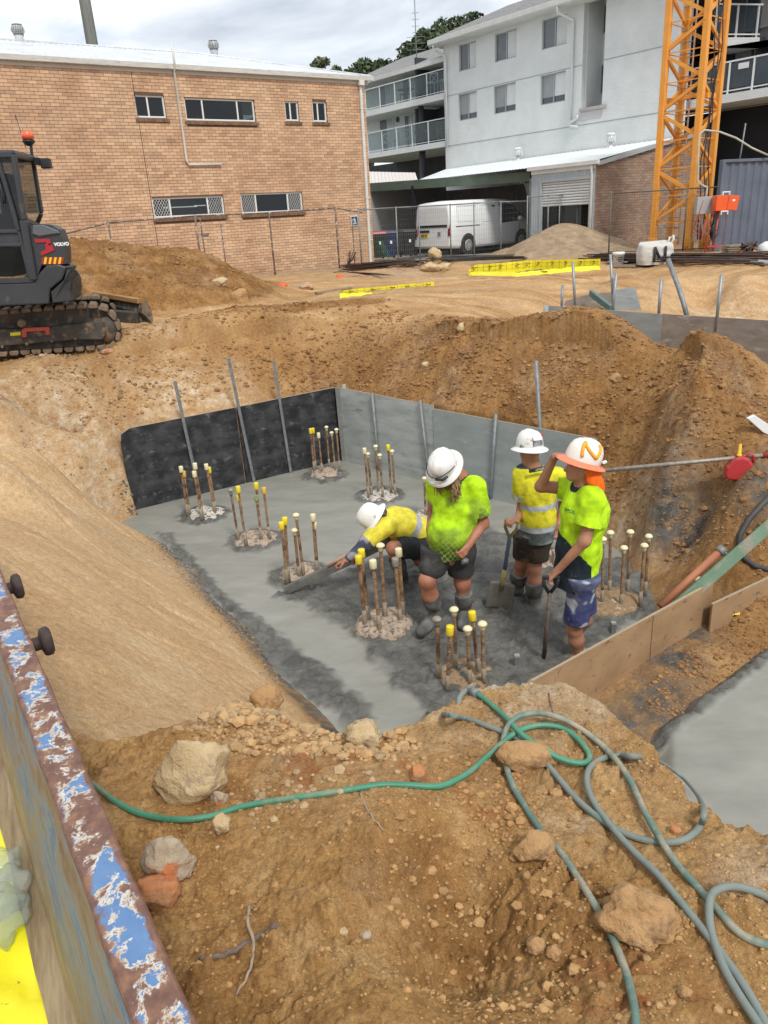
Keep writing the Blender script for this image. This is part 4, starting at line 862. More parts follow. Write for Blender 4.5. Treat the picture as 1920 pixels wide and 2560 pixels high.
for zf,P0,P1 in ((zl_t,(b-.05,-.05),(a,-.05)),(zu_t,(_q0.x,_q0.y-.08),(_q1.x,_q1.y-.08))):
    mb=MB(); mb.bar((P0[0],P0[1],zf+1.02),(P1[0],P1[1],zf+1.02),.06,.05); mb.bar((P0[0],P0[1],zf+.1),(P1[0],P1[1],zf+.1),.04,.04)
    L_=math.hypot(P1[0]-P0[0],P1[1]-P0[1]); n=int(L_/1.0)+1; ps=[(P0[0]+(P1[0]-P0[0])*k/n,P0[1]+(P1[1]-P0[1])*k/n) for k in range(n+1)]
    for p in ps: mb.bar((p[0],p[1],zf),(p[0],p[1],zf+1.0),.055,.055,up=(0,1,0))
    r_=mb.build('railing',WHITE_PAINT,rw)
    for p,q_ in zip(ps[:-1],ps[1:]):
        d_=(Vector(q_)-Vector(p)).normalized()*.06; MB().bar((p[0]+d_.x,p[1]+d_.y,zf+.56),(q_[0]-d_.x,q_[1]-d_.y,zf+.56),.01,.8).build('glass_panel',glass_mat('smoky_glass',(.06,.075,.09),.55),r_)
for x,zf in ((1800,zl_t),(1885,zl_t),(1850,zu_t)):
    u=RU(x,200); mb=MB(); 
    for k in range(3): mb.box((u+k*.55,-2.0,zf),(u+k*.55+.04,-1.93,zf+2.2))
    mb.box((u,-2,zf+2.2),(u+1.14,-1.93,zf+2.25)); d_=mb.build('balcony_door',mat('alu_dark',(.25,.26,.27),metal=.3),rw)
    MB().box((u+.04,-1.98,zf),(u+.55,-1.96,zf+2.2)).build('curtain',mat('pale_curtain',(.25,.25,.25),(.15,.15,.16),ns=3,stretch=(12,1,.1)),d_); MB().box((u+.6,-1.98,zf),(u+1.1,-1.96,zf+2.2)).build('pane',DGL,d_)
u,z=PRt.uz(1876,130); MB().lathe([(.15,0),(.16,.06),(.02,.16)],14,(u,-1.95,z-.25),axis=(0,1,0)).build('wall_light',mat('lamp_glass',(.5,.5,.48)),rw)
u=RU(1860,170); MB().box((u-.7,-1.98,zl_t),(u-.05,-1.9,zl_t+2.6)).build('door_panel',mat('black_door',(.02,.02,.025),rough=.5),rw)
MB().box((RU(1868,180)-.02,-.03,zl_t+.72),(RU(1868,180)+.34,.01,zl_t+.9)).build('balcony_plate',WHITE_PAINT,rw)
for k,(u,n) in enumerate(((RU(1835,200),-.9),(RU(1895,200),-1.0))):
    t=thing('balcony_chair',('dark chair on the crane-side lower balcony nearer the crane','dark chair on the lower right balcony at the edge of the photo')[k],'chair',group='dark chairs on the right wing balcony',mat=PRt.mat()@Matrix.Translation((u,n,zl_t)))
    MB().box((-.25,-.25,.42),(.25,.25,.47)).build('seat',FURD,t); MB().box((-.25,-.25,.47),(.25,-.21,.95)).build('backrest',FURD,t)
    for i in (-1,1):
        for j in (-1,1): MB().bar((i*.22,j*.22,0),(i*.22,j*.22,.42),.03,.03,up=(0,1,0)).build('leg',FURD,t)

# ================================================================== SHED WITH ROLLER DOOR AND CARPORT
_sc=ony(1490,403,27.5)
PS=Pl(_sc,VP2,base=-1.6); PS2=Pl(_sc,VP1,base=-1.6)
sh=thing('brick_shed','low shed with white metal roof, roller door and a brown brick side wall','shed',mat=PS.mat())
S_=lambda x,y,o=0:PS.uz(x,y,o)
zg=S_(1490,408)[1]; u0=S_(1330,430)[0]; dS=1 if u0>0 else -1     # front wall runs from 0 (corner) towards u0
a,b=span(0,u0)
def Sx(x,y): return S_(x,y)[0]
dr=span(Sx(1354,520),Sx(1473,520)); dz=S_(1415,452)[1]
CORR=mat('pale_blue_cladding',(.50,.55,.58),(.43,.48,.51),rough=.5,metal=.1,ns=2)
mb=MB(); 
def ribs(mb,a,b,z0,z1,n0,st=.09):
    x=a
    while x<b-1e-3:
        x2=min(x+st,b); mb.prism([(x,n0-.05),(x,n0),(x+st*.3,n0),(x+st*.4,n0+.02),(min(x2,x+st*.8),n0+.02),(x2,n0),(x2,n0-.05)],z0,z1,ax='z'); x+=st
ribs(mb,a,dr[0],-.2,zg-.14,-.0); ribs(mb,dr[1],b,-.2,zg-.14,-.0); ribs(mb,dr[0],dr[1],dz+.1,zg-.14,-.0); mb.build('cladding',CORR,sh)
mb=MB(); mb.box((dr[0]-.09,-.02,-.1),(dr[0],.035,dz+.1)); mb.box((dr[1],-.02,-.1),(dr[1]+.09,.035,dz+.1)); mb.box((dr[0],-.02,dz),(dr[1],.035,dz+.1)); mb.build('door_frame',CORR,sh)
zd=S_(1415,500)[1]; k=0; z=dz
rdr=MB().box((dr[0],-.12,dz-.02),(dr[1],-.07,dz)).build('roller_door',WHITE_PAINT,sh)
while z>zd-.15: MB().prism([(-.09,z-.085),(-.05,z-.075),(-.04,z-.045),(-.05,z-.012),(-.09,z-.004)],dr[0],dr[1],ax='x').build('curtain_slat',WHITE_PAINT,rdr); z-=.09
MB().box((dr[0]-.1,-3,-.2),(dr[1]+.5,-2.9,dz)).build('interior_wall',ROOM,sh)
mb=MB(); mb.box((a,.0,zg-.16),(b,.05,zg)); mb.build('fascia',WHITE_PAINT,sh); mb=MB(); mb.prism([(.05,zg-.03),(.17,zg-.03),(.18,zg+.10),(.05,zg+.10)],a-.2,b+.1,ax='x'); mb.build('gutter',WHITE_PAINT,sh,bevel=.006)
ud=Sx(1482,470); mb=MB(); mb.tube([(ud,.10,zg-.02),(ud,.10,zg-.2),(ud,.07,zg-.35),(ud,.07,-.1)],.045,8); mb.build('downpipe',WHITE_PAINT,sh)
# roof plane: front gutter line up to where it meets the apartments
def roofpt(x,y): h=PW.hit(x,y,.05); return h
A0=PS.hit(1492,401,.18); A1=PS.hit(1040,446,.18); B0=PW.hit(1700,343,.06); B1=PW.hit(1112,424,.06)
A1[2]=A0[2]; 
inv=PS.mat().inverted()
def loc(p): return inv@Vector(p)
mb=MB(); vs=[];fs=[]; n=170
for i in range(n+1):
    t=i/n; dz_=.02 if i%3==0 else 0
    p=A0*(1-t)+A1*t; q_=B0*(1-t)+B1*t; 
    for w_ in (p,q_): l=loc(w_); vs.append((l.x,l.y,l.z+dz_))
for i in range(n): fs.append((2*i,2*i+2,2*i+3,2*i+1))
mb.add(vs,fs); sr=mb.build('roof_sheet',mat('bright_metal_roof',(.76,.80,.80),(.66,.70,.71),rough=.4,ns=1.5),sh,fixn=False)
# side brick wall up to the rake
side=thing('shed_side_wall','brown brick side wall of the shed behind the crane','wall',mat=PS2.mat())
ub=PS2.uz(1760,500)[0]; zk0=PS2.uz(1490,413)[1]; zk1=PS2.uz(1692,352)[1]; uk1=PS2.uz(1692,352)[0]
sa,sb=span(0,ub)
BM2=brick_mat('brown_brick',(.34,.235,.175),(.27,.18,.135),(.38,.28,.21))
_topf=lambda u: zk0+(zk1-zk0)*(u/uk1)
brickwork(side,PS2,sa,sb,-.1,6,[],BM2,mat('pale_mortar',(.15,.12,.10),rough=.9),0,lambda c:0,top=_topf)
mb=MB(); mb.bar((0,.03,_topf(0)+.05),(uk1*1.2,.03,_topf(uk1*1.2)+.05),.16,.13); mb.build('rake_flashing',mat('grey_flashing',(.42,.45,.46),rough=.5,metal=.2),side)
# two small roof vents
for x,y,w_ in ((1295,395,0),(1526,362,1)):
    t_=(1693-x)/(1693-1112); p=(B0*(1-t_)+B1*t_); p=p+(ray(x,y)*0); h=ony(x,y,p[1]-1.2); l=loc(h)
    v=MB().lathe([(.075,-.5),(.075,.10)],10,(l.x,l.y,l.z)).build('roof_vent',WHITE_PAINT,sh); MB().lathe([(.17,.10),(.17,.34)],14,(l.x,l.y,l.z)).build('cowl',mat('vent_fin',(.5,.5,.5)),v); m2=MB(); m2.lathe([(.19,.34),(.14,.42)],14,(l.x,l.y,l.z))
    for k in range(14): an=2*math.pi*k/14; m2.box((l.x+.175*math.cos(an)-.015,l.y+.175*math.sin(an)-.015,l.z+.1),(l.x+.175*math.cos(an)+.015,l.y+.175*math.sin(an)+.015,l.z+.34))
    m2.build('cowl_fins',WHITE_PAINT,v)
# carport
PCp=Pl(ony(1330,440,30.3),math.radians(-48),base=-1.6)
cp=thing('carport','dark green steel carport with a ribbed back wall sheltering the van','carport',mat=PCp.mat())
C_=lambda x,y,o=0:PCp.uz(x,y,o)
c0=C_(926,470)[0]; c1=C_(1326,440)[0]; ca,cb=span(c0,c1)
GREEN=mat('dark_green_steel',(.085,.12,.09),(.12,.155,.12),rough=.55,ns=2)
zt0=C_(926,458)[1]; zt1=C_(1320,432)[1]; zct=(zt0+zt1)/2
def ztf(u): return zt0+(zt1-zt0)*(u-c0)/(c1-c0)
mb=MB(); mb.bar((c0-1.5*(1 if c0>c1 else -1)*-1,0,ztf(c0)-.14),(c1,0,ztf(c1)-.14),.10,.34); mb.build('front_beam',GREEN,cp)
mb=MB(); dpt=5.5; mb.add([(ca,0,ztf(ca)),(cb,0,ztf(cb)),(cb,-dpt,ztf(cb)-.15),(ca,-dpt,ztf(ca)-.15)],[(0,1,2,3)]); mb.add([(ca,0,ztf(ca)-.05),(cb,0,ztf(cb)-.05),(cb,-dpt,ztf(cb)-.2),(ca,-dpt,ztf(ca)-.2)],[(0,1,2,3)]); mb.build('roof',mat('carport_roof',(.30,.32,.32),(.22,.24,.24),rough=.6,metal=.2,ns=2),cp,fixn=False)
mb=MB(); ribs(mb,ca-3,cb+.05,-.1,ztf(ca)-.2,-dpt,.2); mb.build('back_wall',mat('beige_rib_wall',(.42,.40,.37),(.34,.33,.31),rough=.7,ns=1.5),cp)
mb=MB()
for y_ in np.arange(-dpt,0,.2): mb.box((cb+.0,y_,-.1),(cb+.05+(.02 if int(y_/.2)%2 else 0),y_+.2,ztf(cb)-.2))
mb.build('side_wall',mat('beige_rib_wall',(.42,.40,.37)),cp)
mb=MB(); mb.prism([(c1,ztf(c1)-.35),(c1,ztf(c1)-1.1),(c1+(c0-c1)*.03,ztf(c1)-.35)],-.04,.04); mb.build('knee_brace',GREEN,cp)
for x in (1035,1328): u=C_(x,520)[0]; MB().box((u-.06,-.06,-.1),(u+.06,.06,ztf(u)-.2)).build('post',GALV if x>1200 else BLACK,cp)
u,z=C_(1294,452); MB().box((u-.12,-.5,z-.1),(u+.12,-.3,z+.1)).build('flood_light',mat('grey_box',(.3,.3,.3)),cp)
# flat slab under the carport and yard
o=MB().add([tuple(PCp.base+PCp.d*t+PCp.n*s+np.array([0,0,.02])) for t,s in ((-14,3.2),(14,3.2),(14,-7),(-14,-7))],[(0,1,2,3)]).build('yard_slab',mat('yard_concrete',(.20,.19,.175),(.27,.26,.24),rough=.9,ns=1)); tag(o,kind='structure')
# wall behind, lower roof at the left of the undercroft
p=PW.hit(905,455,-1); t=thing('lean_to_roof','small pale corrugated lean-to roof beside the brick building corner','roof',tuple(ony(925,462,36)))
mb=MB(); 
for k in range(14): mb.bar((k*.16,0,.05-k*.012),(k*.16,2.5,.65-k*.012),.15,.03)
mb.build('roof_sheet',mat('warm_white_roof',(.66,.62,.58),rough=.5),t)

# ================================================================== POLE AND TREES
pl=thing('utility_pole','weathered timber utility pole behind the brick building roof','pole',tuple(ony(232,120,34)))
mb=MB(); a=np.array(ony(201,0,34))-np.array(ony(232,120,34)); d=a/a[2]
mb.tube([(0,0,-3.5),(0,0,9)],[.24,.19],12); mb.build('shaft',mat('old_timber',(.17,.17,.15),(.24,.24,.22),rough=.9,ns=4,stretch=(4,4,.4),bump=.4),pl)
def leaf_tree(name,label,base,h,crown,nleaf,ls,colr,seed,group='trees behind the buildings',lims=7):
    "tapered trunk, limbs and a crown of many small leaf clumps inside several lobes"
    rg=np.random.default_rng(seed); t=thing(name,label,'tree',tuple(base),group=group)
    mb=MB(); mb.tube([(0,0,0),(.1,0,h*.35),(0,.1,h*.62)],[.035*h,.025*h,.016*h],8)
    BARK=mat('bark',(.10,.075,.055),(.16,.13,.10),rough=.9,ns=8)
    lobes=crown
    for (cx,cy,cz,r) in lobes: mb.tube([(0,.05,h*.35),(cx*.5,cy*.5,(h*.4+cz)*.5),(cx,cy,cz)],[.014*h,.009*h,.003*h],6)
    mb.build('trunk',BARK,t)
    vol=np.array([l[3]**2.2 for l in lobes]); vol/=vol.sum(); V=[];F=[];S=[]
    idx=rg.choice(len(lobes),nleaf,p=vol); d=rg.normal(size=(nleaf,3)); d/=np.linalg.norm(d,axis=1)[:,None]; rr=rg.random(nleaf)**.38
    P=np.array([lobes[i][:3] for i in idx])+d*(rr*np.array([lobes[i][3] for i in idx]))[:,None]*np.array([1,1,.8])
    # gaps
    g=noise3(P[:,0]*.9,P[:,1]*.9,P[:,2]*.9,seed); P=P[g>-.12]
    for p in P:
        a=rg.normal(size=3); a/=np.linalg.norm(a); b=np.cross(a,rg.normal(size=3)); b/=np.linalg.norm(b); s=ls*rg.uniform(.6,1.4); o=len(V)
        V+= [p-a*s,p+b*s*.5,p+a*s,p-b*s*.5]; F.append((o,o+1,o+2,o+3))
    me=bpy.data.meshes.new('crown'); me.from_pydata([tuple(v) for v in V],[],F); me.materials.append(colr); o=bpy.data.objects.new('crown',me); COL.objects.link(o); o.parent=t
LEAF=mat('dark_leaves',(.030,.052,.020),(.075,.105,.045),rough=.65,ns=.7,nd=4,c3=(.12,.15,.075),s3=2.2,t3=(.56,.66)); LEAF2=mat('grey_green_leaves',(.10,.125,.06),(.17,.19,.10),rough=.65,ns=1)
def bp(x,y,Y): return ony(x,y,Y)
def tree_at(lab,x,ytop,ybot,Y,W,n,ls,m,seed,lob=None):
    top=ony(x,ytop,Y); z0=-1.6; base=(top[0],Y,z0); h=top[2]-z0; s=Y/FL
    rg=np.random.default_rng(seed); L_=[]
    zb=ony(x,ybot,Y)[2]-z0
    for k in range(lob or 11):
        cx=rg.uniform(-1,1)*W*.75; r=W*rg.uniform(.24,.42); cz=zb+(h-zb-r*.8)*rg.uniform(.2,.95)*(1-.35*abs(cx)/W)
        if k==0: cx=0; cz=h-r*.85
        if k==1: cx=W*.3; cz=h-r*1.1
        if k==2: cx=-W*.3; cz=h-r*1.3
        if True: L_.append((cx,rg.uniform(-1,1)*W*.5,cz,r))
    leaf_tree('dense_tree',lab,base,h,L_,n,ls,m,seed)
tree_at('tallest dark evergreen tree rising above the apartment roof right of the mast',1145,22,160,62,3.3,9000,.17,LEAF,1,13)
tree_at('dark evergreen tree directly behind the antenna mast',1060,80,190,60,3.0,7000,.17,LEAF,2,10)
tree_at('dark rounded tree above the left end of the apartment roof',990,132,225,58,3.2,6000,.17,LEAF,3,9)
tree_at('lowest dark tree between the brick building and the apartments',905,150,235,58,2.6,6000,.17,LEAF,4,9)
tree_at('sparse pale gum tree showing above the hip of the brick roof',800,142,200,60,1.15,750,.14,LEAF2,5,5)
tree_at('sparse small treetop just right of the pale gum above the brick roof',838,165,200,58,.7,380,.13,LEAF2,6,4)
tree_at('dark treetop peeping over the apartment roof ridge near the top of the photo',1390,-22,60,64,3.2,6000,.17,LEAF,7,9)
# ================================================================== TOWER CRANE MAST
YEL=mat('crane_yellow',(.78,.34,.045),(.70,.29,.04),rough=.45,ns=2.5,c3=(.45,.20,.05),s3=6,t3=(.66,.74),bump=.05,bs=30)
F0=onz(1718,632,-1.5)
def _solve():
    best=None
    for s in np.arange(1.0,2.2,.02):
        for ph in np.arange(0,70,1.):
            p=math.radians(ph); e1=np.array([-math.cos(p),math.sin(p),0]); e2=np.array([math.sin(p),math.cos(p),0])
            L_=proj(F0+e1*s)[0]; R_=proj(F0+e2*s)[0]; B_=proj(F0+(e1+e2)*s)[0]; er=(L_-1627)**2+(R_-1757)**2+.5*(B_-1680)**2
            if best is None or er<best[0]: best=(er,s,ph)
    return best
_,ms,mph=_solve(); mp_=math.radians(mph); e1=np.array([-math.cos(mp_),math.sin(mp_),0]); e2=np.array([math.sin(mp_),math.cos(mp_),0])
crane=thing('tower_crane_mast','orange-yellow lattice tower crane mast standing before the white apartments','crane',tuple(F0))
C4=[Vector((0,0,0)),Vector(e1*ms),Vector((e1+e2)*ms),Vector(e2*ms)]
HT=9.6; 
def z_at(x,y): # height on front leg
    lo,hi=0,14
    for _ in range(40):
        m=(lo+hi)/2
        if proj(F0+[0,0,m])[1]>y: lo=m
        else: hi=m
    return lo
nz=[z_at(0,y) for y in (552,486,403,334,262,186,106,30,-46)]
md=(nz[-1]-nz[1])/(len(nz)-2)
nodes=[nz[1]+md*(k-1) for k in range(0,len(nz)+1)]
up=Vector((0,0,1))
for c in C4:
    o_=MB(); d1=Vector(e1)*.085; d2=Vector(e2)*.085
    o_.add([c-d1-d2,c+d1-d2,c+d1+d2,c-d1+d2]+[v+up*HT for v in (c-d1-d2,c+d1-d2,c+d1+d2,c-d1+d2)],[(0,1,2,3),(4,5,6,7),(0,1,5,4),(1,2,6,5),(2,3,7,6),(3,0,4,7)])
    lg=o_.build('leg',YEL,crane,bevel=.012)
    m2=MB(); m2.prism([(-.14,0),(.14,0),(.14,.30),(.09,.45),(-.09,.45),(-.14,.30)],-.11,.11); m2.lathe([(.05,-.15),(.05,.15)],10,(0,0,.2),axis=(0,1,0)); s_=m2.build('foot_bracket',YEL,lg,bevel=.008); s_.location=c; s_.rotation_euler=(0,0,-mp_)
for fi in range(4):
    A=C4[fi];B=C4[(fi+1)%4]; par=fi%2
    for k in range(len(nodes)-1):
        a,b=(A,B) if (k+par)%2 else (B,A)
        MB().bar(a+up*(nodes[k]+.06),b+up*(nodes[k+1]-.06),.07,.09).build('diagonal_brace',YEL,crane)
        MB().bar(A+up*nodes[k],B+up*nodes[k],.028,.028).build('horizontal_tie',YEL,crane)
lad=MB(); lc=(C4[2]*.72+C4[0]*.05+C4[1]*.13+C4[3]*.10)
for s in (-.2,.2): lad.bar(lc+Vector(e1)*s+up*.2,lc+Vector(e1)*s+up*HT,.04,.03)
lo=lad.build('ladder',mat('pale_steel',(.5,.36,.26),(.42,.3,.22),rough=.6),crane)
for k in range(30): MB().bar(lc-Vector(e1)*.2+up*(.4+k*.3),lc+Vector(e1)*.2+up*(.4+k*.3),.025,.025).build('rung',DGALV,lo)
zc=z_at(0,236); m=MB(); 
for a,b in ((C4[1],C4[2]),(C4[0],C4[3])): m.bar(a*.75+b*.25+up*zc,a*.25+b*.75+up*zc,.12,.14)
m.bar((C4[1]+C4[2])/2+up*zc,(C4[0]+C4[3])/2+up*(zc+.12),.1,.1); m.build('climbing_bracket',YEL,crane)
m=MB(); 
for i in range(3):
    pts=[]; 
    for t in np.linspace(0,1,30): z=HT*(1-t)+.35*t; pts.append(C4[3]*.62+C4[0]*.38+Vector((-.14+.07*i+.05*math.sin(t*14+i)+.03*math.sin(t*31),-.16-.03*i,z)))
    m.tube(pts,.016,6)
m.build('cable',BLACK,crane)
# pale hose looping from the mast down to the boxes
hz=thing('site_hose','pale grey hose arching from the crane mast towards the blue container','hose',tuple(F0))
L0=lambda x,y,Y: tuple(np.array(ony(x,y,Y))-F0)
HOSE=mat('pale_hose',(.50,.49,.44),(.38,.37,.33),rough=.6,ns=6)
MB().tube([L0(1920,388,23.2),L0(1880,370,23.2),L0(1840,345,23.2),L0(1800,330,23.2),L0(1762,325,23.2),L0(1750,335,23.2),L0(1746,360,23.2),L0(1745,420,23.2),L0(1744,455,23.2),L0(1756,463,23.1),L0(1768,468,23.1),L0(1766,485,23.1),L0(1759,520,23.1),L0(1755,560,23.1),L0(1757,578,23.1),L0(1766,585,23.1),L0(1775,578,23.1)],.026,8).build('hose',HOSE,hz)
# galvanised prop bracing against container
pr=thing('steel_prop','thin grey prop rising above the top edge of the blue container','prop',tuple(ony(1848,395,24))); MB().tube([(0,0,-.4),(.08,0,.9)],.022,8).build('pole',DGALV,pr)
# ---------------------------------------------------------------- boxes, container, stand
def rbox(mb,w,d,h,x=0,y=0,z=0): return mb.box((x-w/2,y-d/2,z),(x+w/2,y+d/2,z+h))
eb=thing('power_box','grey electrical board hanging on the crane mast fence rail','electrical box',tuple(ony(1768,512,22.9)))
MB().box((-.33,-.1,-.24),(.20,.1,.22)).build('cabinet',mat('light_grey_box',(.36,.37,.37),(.30,.31,.31),rough=.5,ns=4),eb,bevel=.01); m=MB(); m.box((.20,-.12,-.13),(.42,.1,.24)); m.build('side_box',mat('mid_grey_box',(.22,.23,.23)),eb)
ob=thing('orange_switchboard','orange portable switchboard with open lid on a red stand','electrical box',tuple(ony(1800,508,22.6)))
ORG=mat('safety_orange',(.80,.11,.015),(.72,.10,.015),rough=.4,ns=3); REDS=mat('red_stand',(.50,.07,.035),(.36,.06,.04),rough=.5,ns=9)
MB().box((-.17,-.16,-.20),(.16,.16,.20)).build('cabinet',ORG,ob,bevel=.01)
lid=MB().box((0,-.015,-.18),(.27,.015,.20)).build('lid',ORG,ob,bevel=.008); lid.location=(.15,-.17,0); lid.rotation_euler=(.0,.12,-.15)
m=MB(); m.box((.1,-.02,.05),(.17,-.018,.10)); m.build('sticker',WHITE_PAINT,lid)
for z in (.20,-.30): m=MB(); m.box((-.02,-.18,z),(.0,-.1,z+.1)); m.box((.16,-.18,z),(.18,-.1,z+.1)); m.box((0,-.18,z+.07),(.16,-.1,z+.1)); m.build('handle',WHITE_PAINT,ob)
gz=-1.5-float(ony(1800,508,22.6)[2])
m=MB(); m.tube([(-.15,0,-.2),(-.34,-.05,gz)],.025,8); m.tube([(.0,0,-.2),(-.10,-.05,gz)],.025,8); m.tube([(.12,-.1,-.2),(.05,-.35,-1.0)],.006,5); m.build('stand',REDS,ob)
m=MB(); m.prism([(-.28,-1.12),(.30,-1.12),(.10,-1.16),(-.28,-1.16)],-.1,.1); m.build('stand_shelf',REDS,ob)
m=MB()
for k in range(6): m.tube([(-.22+.04*k,-.08,-.3-.1*k),(-.28+.03*k,-.12,-.5-.1*k),(-.2,-.1,-.65-.05*k),(-.12+.01*k,-.1,-.5-.08*k)],.013,6)
m.build('tangled_leads',BLACK,ob)
m=MB()
for k in range(5): m.tube([(-.5,-.05,.1),(-.62-.03*k,-.1,-.3-.1*k),(-.48,-.1,-.75-.06*k),(-.35,-.1,-.3-.03*k)],.011,6)
m.build('red_leads',mat('dirty_red_cable',(.30,.06,.05)),ob)
PCn=Pl(ony(1860,520,23.2),math.radians(73),base=-1.5)
cn=thing('container_wall','slate blue corrugated shipping container end panel at the right edge','container',mat=PCn.mat())
BLU=mat('slate_blue_paint',(.085,.105,.145),(.12,.14,.185),rough=.55,ns=1.5,c3=(.18,.19,.20),s3=2.5,t3=(.62,.72),bump=.1,bs=12)
ua=PCn.uz(1802,500)[0]; ub_=PCn.uz(2150,500)[0]; zt=PCn.uz(1860,397)[1]; a,b=span(ua,ub_)
m=MB(); st=.27; x=b
while x>a: m.prism([(x,-.10),(x,0),(x-st*.35,0),(x-st*.5,-.035),(x-st*.85,-.035),(x-st,0),(x-st,-.1)],.05,zt-.06,ax='z'); x-=st
m.build('corrugated_panel',BLU,cn); m=MB(); m.box((a,-.1,zt-.08),(b+.02,.05,zt)); m.box((b,-.1,0),(b+.09,.05,zt)); m.build('edge_frame',BLU,cn,bevel=.01)
# ---------------------------------------------------------------- mesh fences
def fence(lab,name,px,zb,htop,gap=.075,hgap=.16,mesh=True,cap=True,grp=None,mt=DGALV,Hh=None):
    "px: list of (x,y,z) ground pixels of the posts, or explicit points"
    P=[Vector(onz(*p)) if len(p)==3 and abs(p[0])>60 else Vector(p) for p in px]
    t=thing(name,lab,'fence',tuple(P[0]),group=grp); Q=[p-P[0] for p in P]; h=Hh
    for i,q_ in enumerate(Q):
        MB().tube([q_+Vector((0,0,-.15)),q_+Vector((0,0,h+.04))],.024,8).build('post',mt,t)
    for a,b in zip(Q[:-1],Q[1:]):
        MB().tube([a+up*h,b+up*h],.02,8).build('rail',mt,t)
        if mesh:
            MB().tube([a+up*.12,b+up*.12],.018,6).build('rail',mt,t)
            m=MB(); L_=(b-a).length; d=(b-a)/L_
            for k in range(1,int(L_/gap)): m.bar(a+d*k*gap+up*.12,a+d*k*gap+up*h,.0032,.0032,up=d)
            for k in range(1,int(h/hgap)): m.bar(a+up*(.12+k*hgap),b+up*(.12+k*hgap),.0032,.0032)
            o=m.build('wire_mesh',mt,t,fixn=False); o['kind']='stuff'
            # feet
    return t
Fp=[(905,668,-1.48),(996,660,-1.48),(1051,655,-1.48),(1128,648,-1.48),(1186,646,-1.48),(1252,640,-1.48),(1317,634,-1.5)]
hF=vert_h(1128,648,-1.48,512)
fence('temporary wire mesh fence in front of the white van','mesh_fence',Fp,-1.48,0,Hh=hF)
for i,p in enumerate(Fp[1:4]): 
    q_=onz(*p); 
fence('bent mesh fence run before the roller door','mesh_fence',[(1317,636,-1.5),(1368,632,-1.5),(1396,630,-1.5),(1440,628,-1.5),(1490,626,-1.5)],-1.5,0,Hh=vert_h(1396,630,-1.5,488))
fence('mesh fence with dark rail in front of the crane mast','mesh_fence',[(1521,640,-1.5),(1706,634,-1.5),(1810,628,-1.5)],-1.5,0,Hh=vert_h(1521,640,-1.5,484),mt=mat('tarnished_steel',(.10,.09,.075),(.18,.16,.13),rough=.7,metal=.3,ns=10))
OLD=mat('rusty_galv',(.20,.17,.14),(.13,.07,.05),rough=.75,metal=.2,ns=5,c3=(.40,.38,.35),s3=9,t3=(.52,.62))
def oldfence():
    pts=[(270,557),(487,540),(672,532),(838,520)]
    P=[]
    for x,y in pts:
        u=PB.uz(x,y)[0]; 
    off=1.5
    Q=[Vector(PB.hit(x,y,off)) for x,y in pts]; zt=np.mean([q_.z for q_ in Q])
    t=thing('old_chain_fence','rusty pipe-rail fence running along the foot of the brick wall','fence',tuple((Q[0].x,Q[0].y,-1.5)))
    b0=Vector((Q[0].x,Q[0].y,-1.5)); base=[Vector((q_.x,q_.y,-1.6))-b0 for q_ in Q]
    for b_,q_ in zip(base,Q): MB().tube([b_,q_-b0+up*.04],.028,8).build('post',OLD,t)
    ext=[Vector(PB.hit(150,588,off)),*Q,Vector(PB.hit(905,531,off))]
    for a,b in zip(ext[:-1],ext[1:]): MB().tube([a-b0,b-b0],.022,8).build('rail',OLD,t)
    for x,yt in ((500,545),(552,560),(880,548)):
        q_=Vector(PB.hit(x,yt,off)); MB().tube([Vector((q_.x,q_.y,-1.6))-b0,q_-b0],.02,8).build('stay',OLD,t)
    m=MB(); a=Vector(PB.hit(680,700,off))-b0; 
    a=Vector(PB.hit(695,708,off+.2)); b=Vector(PB.hit(850,690,off+.2)); m.tube([a-b0,b-b0],.02,6); m.build('bottom_rail',OLD,t)
oldfence()
# ---------------------------------------------------------------- van
def loft(mb,rings,closed=True,smooth=True,cap=True):
    n=len(rings[0]); vs=[p for r in rings for p in r]; fs=[]
    for i in range(len(rings)-1):
        for k in range(n): k2=(k+1)%n; fs.append((i*n+k,i*n+k2,(i+1)*n+k2,(i+1)*n+k))
    mb.add(vs,fs,smooth)
    if cap: o=len(mb.v)-len(vs); mb.f.append(tuple(o+k for k in range(n))[::-1]); mb.f.append(tuple(o+(len(rings)-1)*n+k for k in range(n))); mb.sm+=[False,False]
    return mb
vc=onz(1129,640,-1.5); vh=math.radians(49.5)
vm=Matrix.Translation(vc)@Matrix.Rotation(math.pi/2-vh,4,'Z')      # local x forward along the side, y to the left of travel
van=thing('white_van','white panel van with a dark tailgate window parked under the carport','van',mat=vm)
CARW=mat('car_white',(.78,.80,.81),(.74,.76,.77),rough=.25,ns=.8,spec=.6); CGL=mat('tinted_glass',(.012,.014,.016),rough=.05,spec=.9)
def ringv(x,zb,zs,zt,hw,hwt,r=.09):
    # right side (y=0 plane is the visible right flank), width to +y 1.97
    c=.985; P=[(c-hw+.05,zb),(c-hw,zb+.12),(c-hw,zs),(c-hwt-.0,zt-r),(c-hwt+r*.9,zt),(c,zt+.03),(c+hwt-r*.9,zt),(c+hwt,zt-r),(c+hw,zs),(c+hw,zb+.12),(c+hw-.05,zb)]
    return [(x,y,z) for y,z in P]
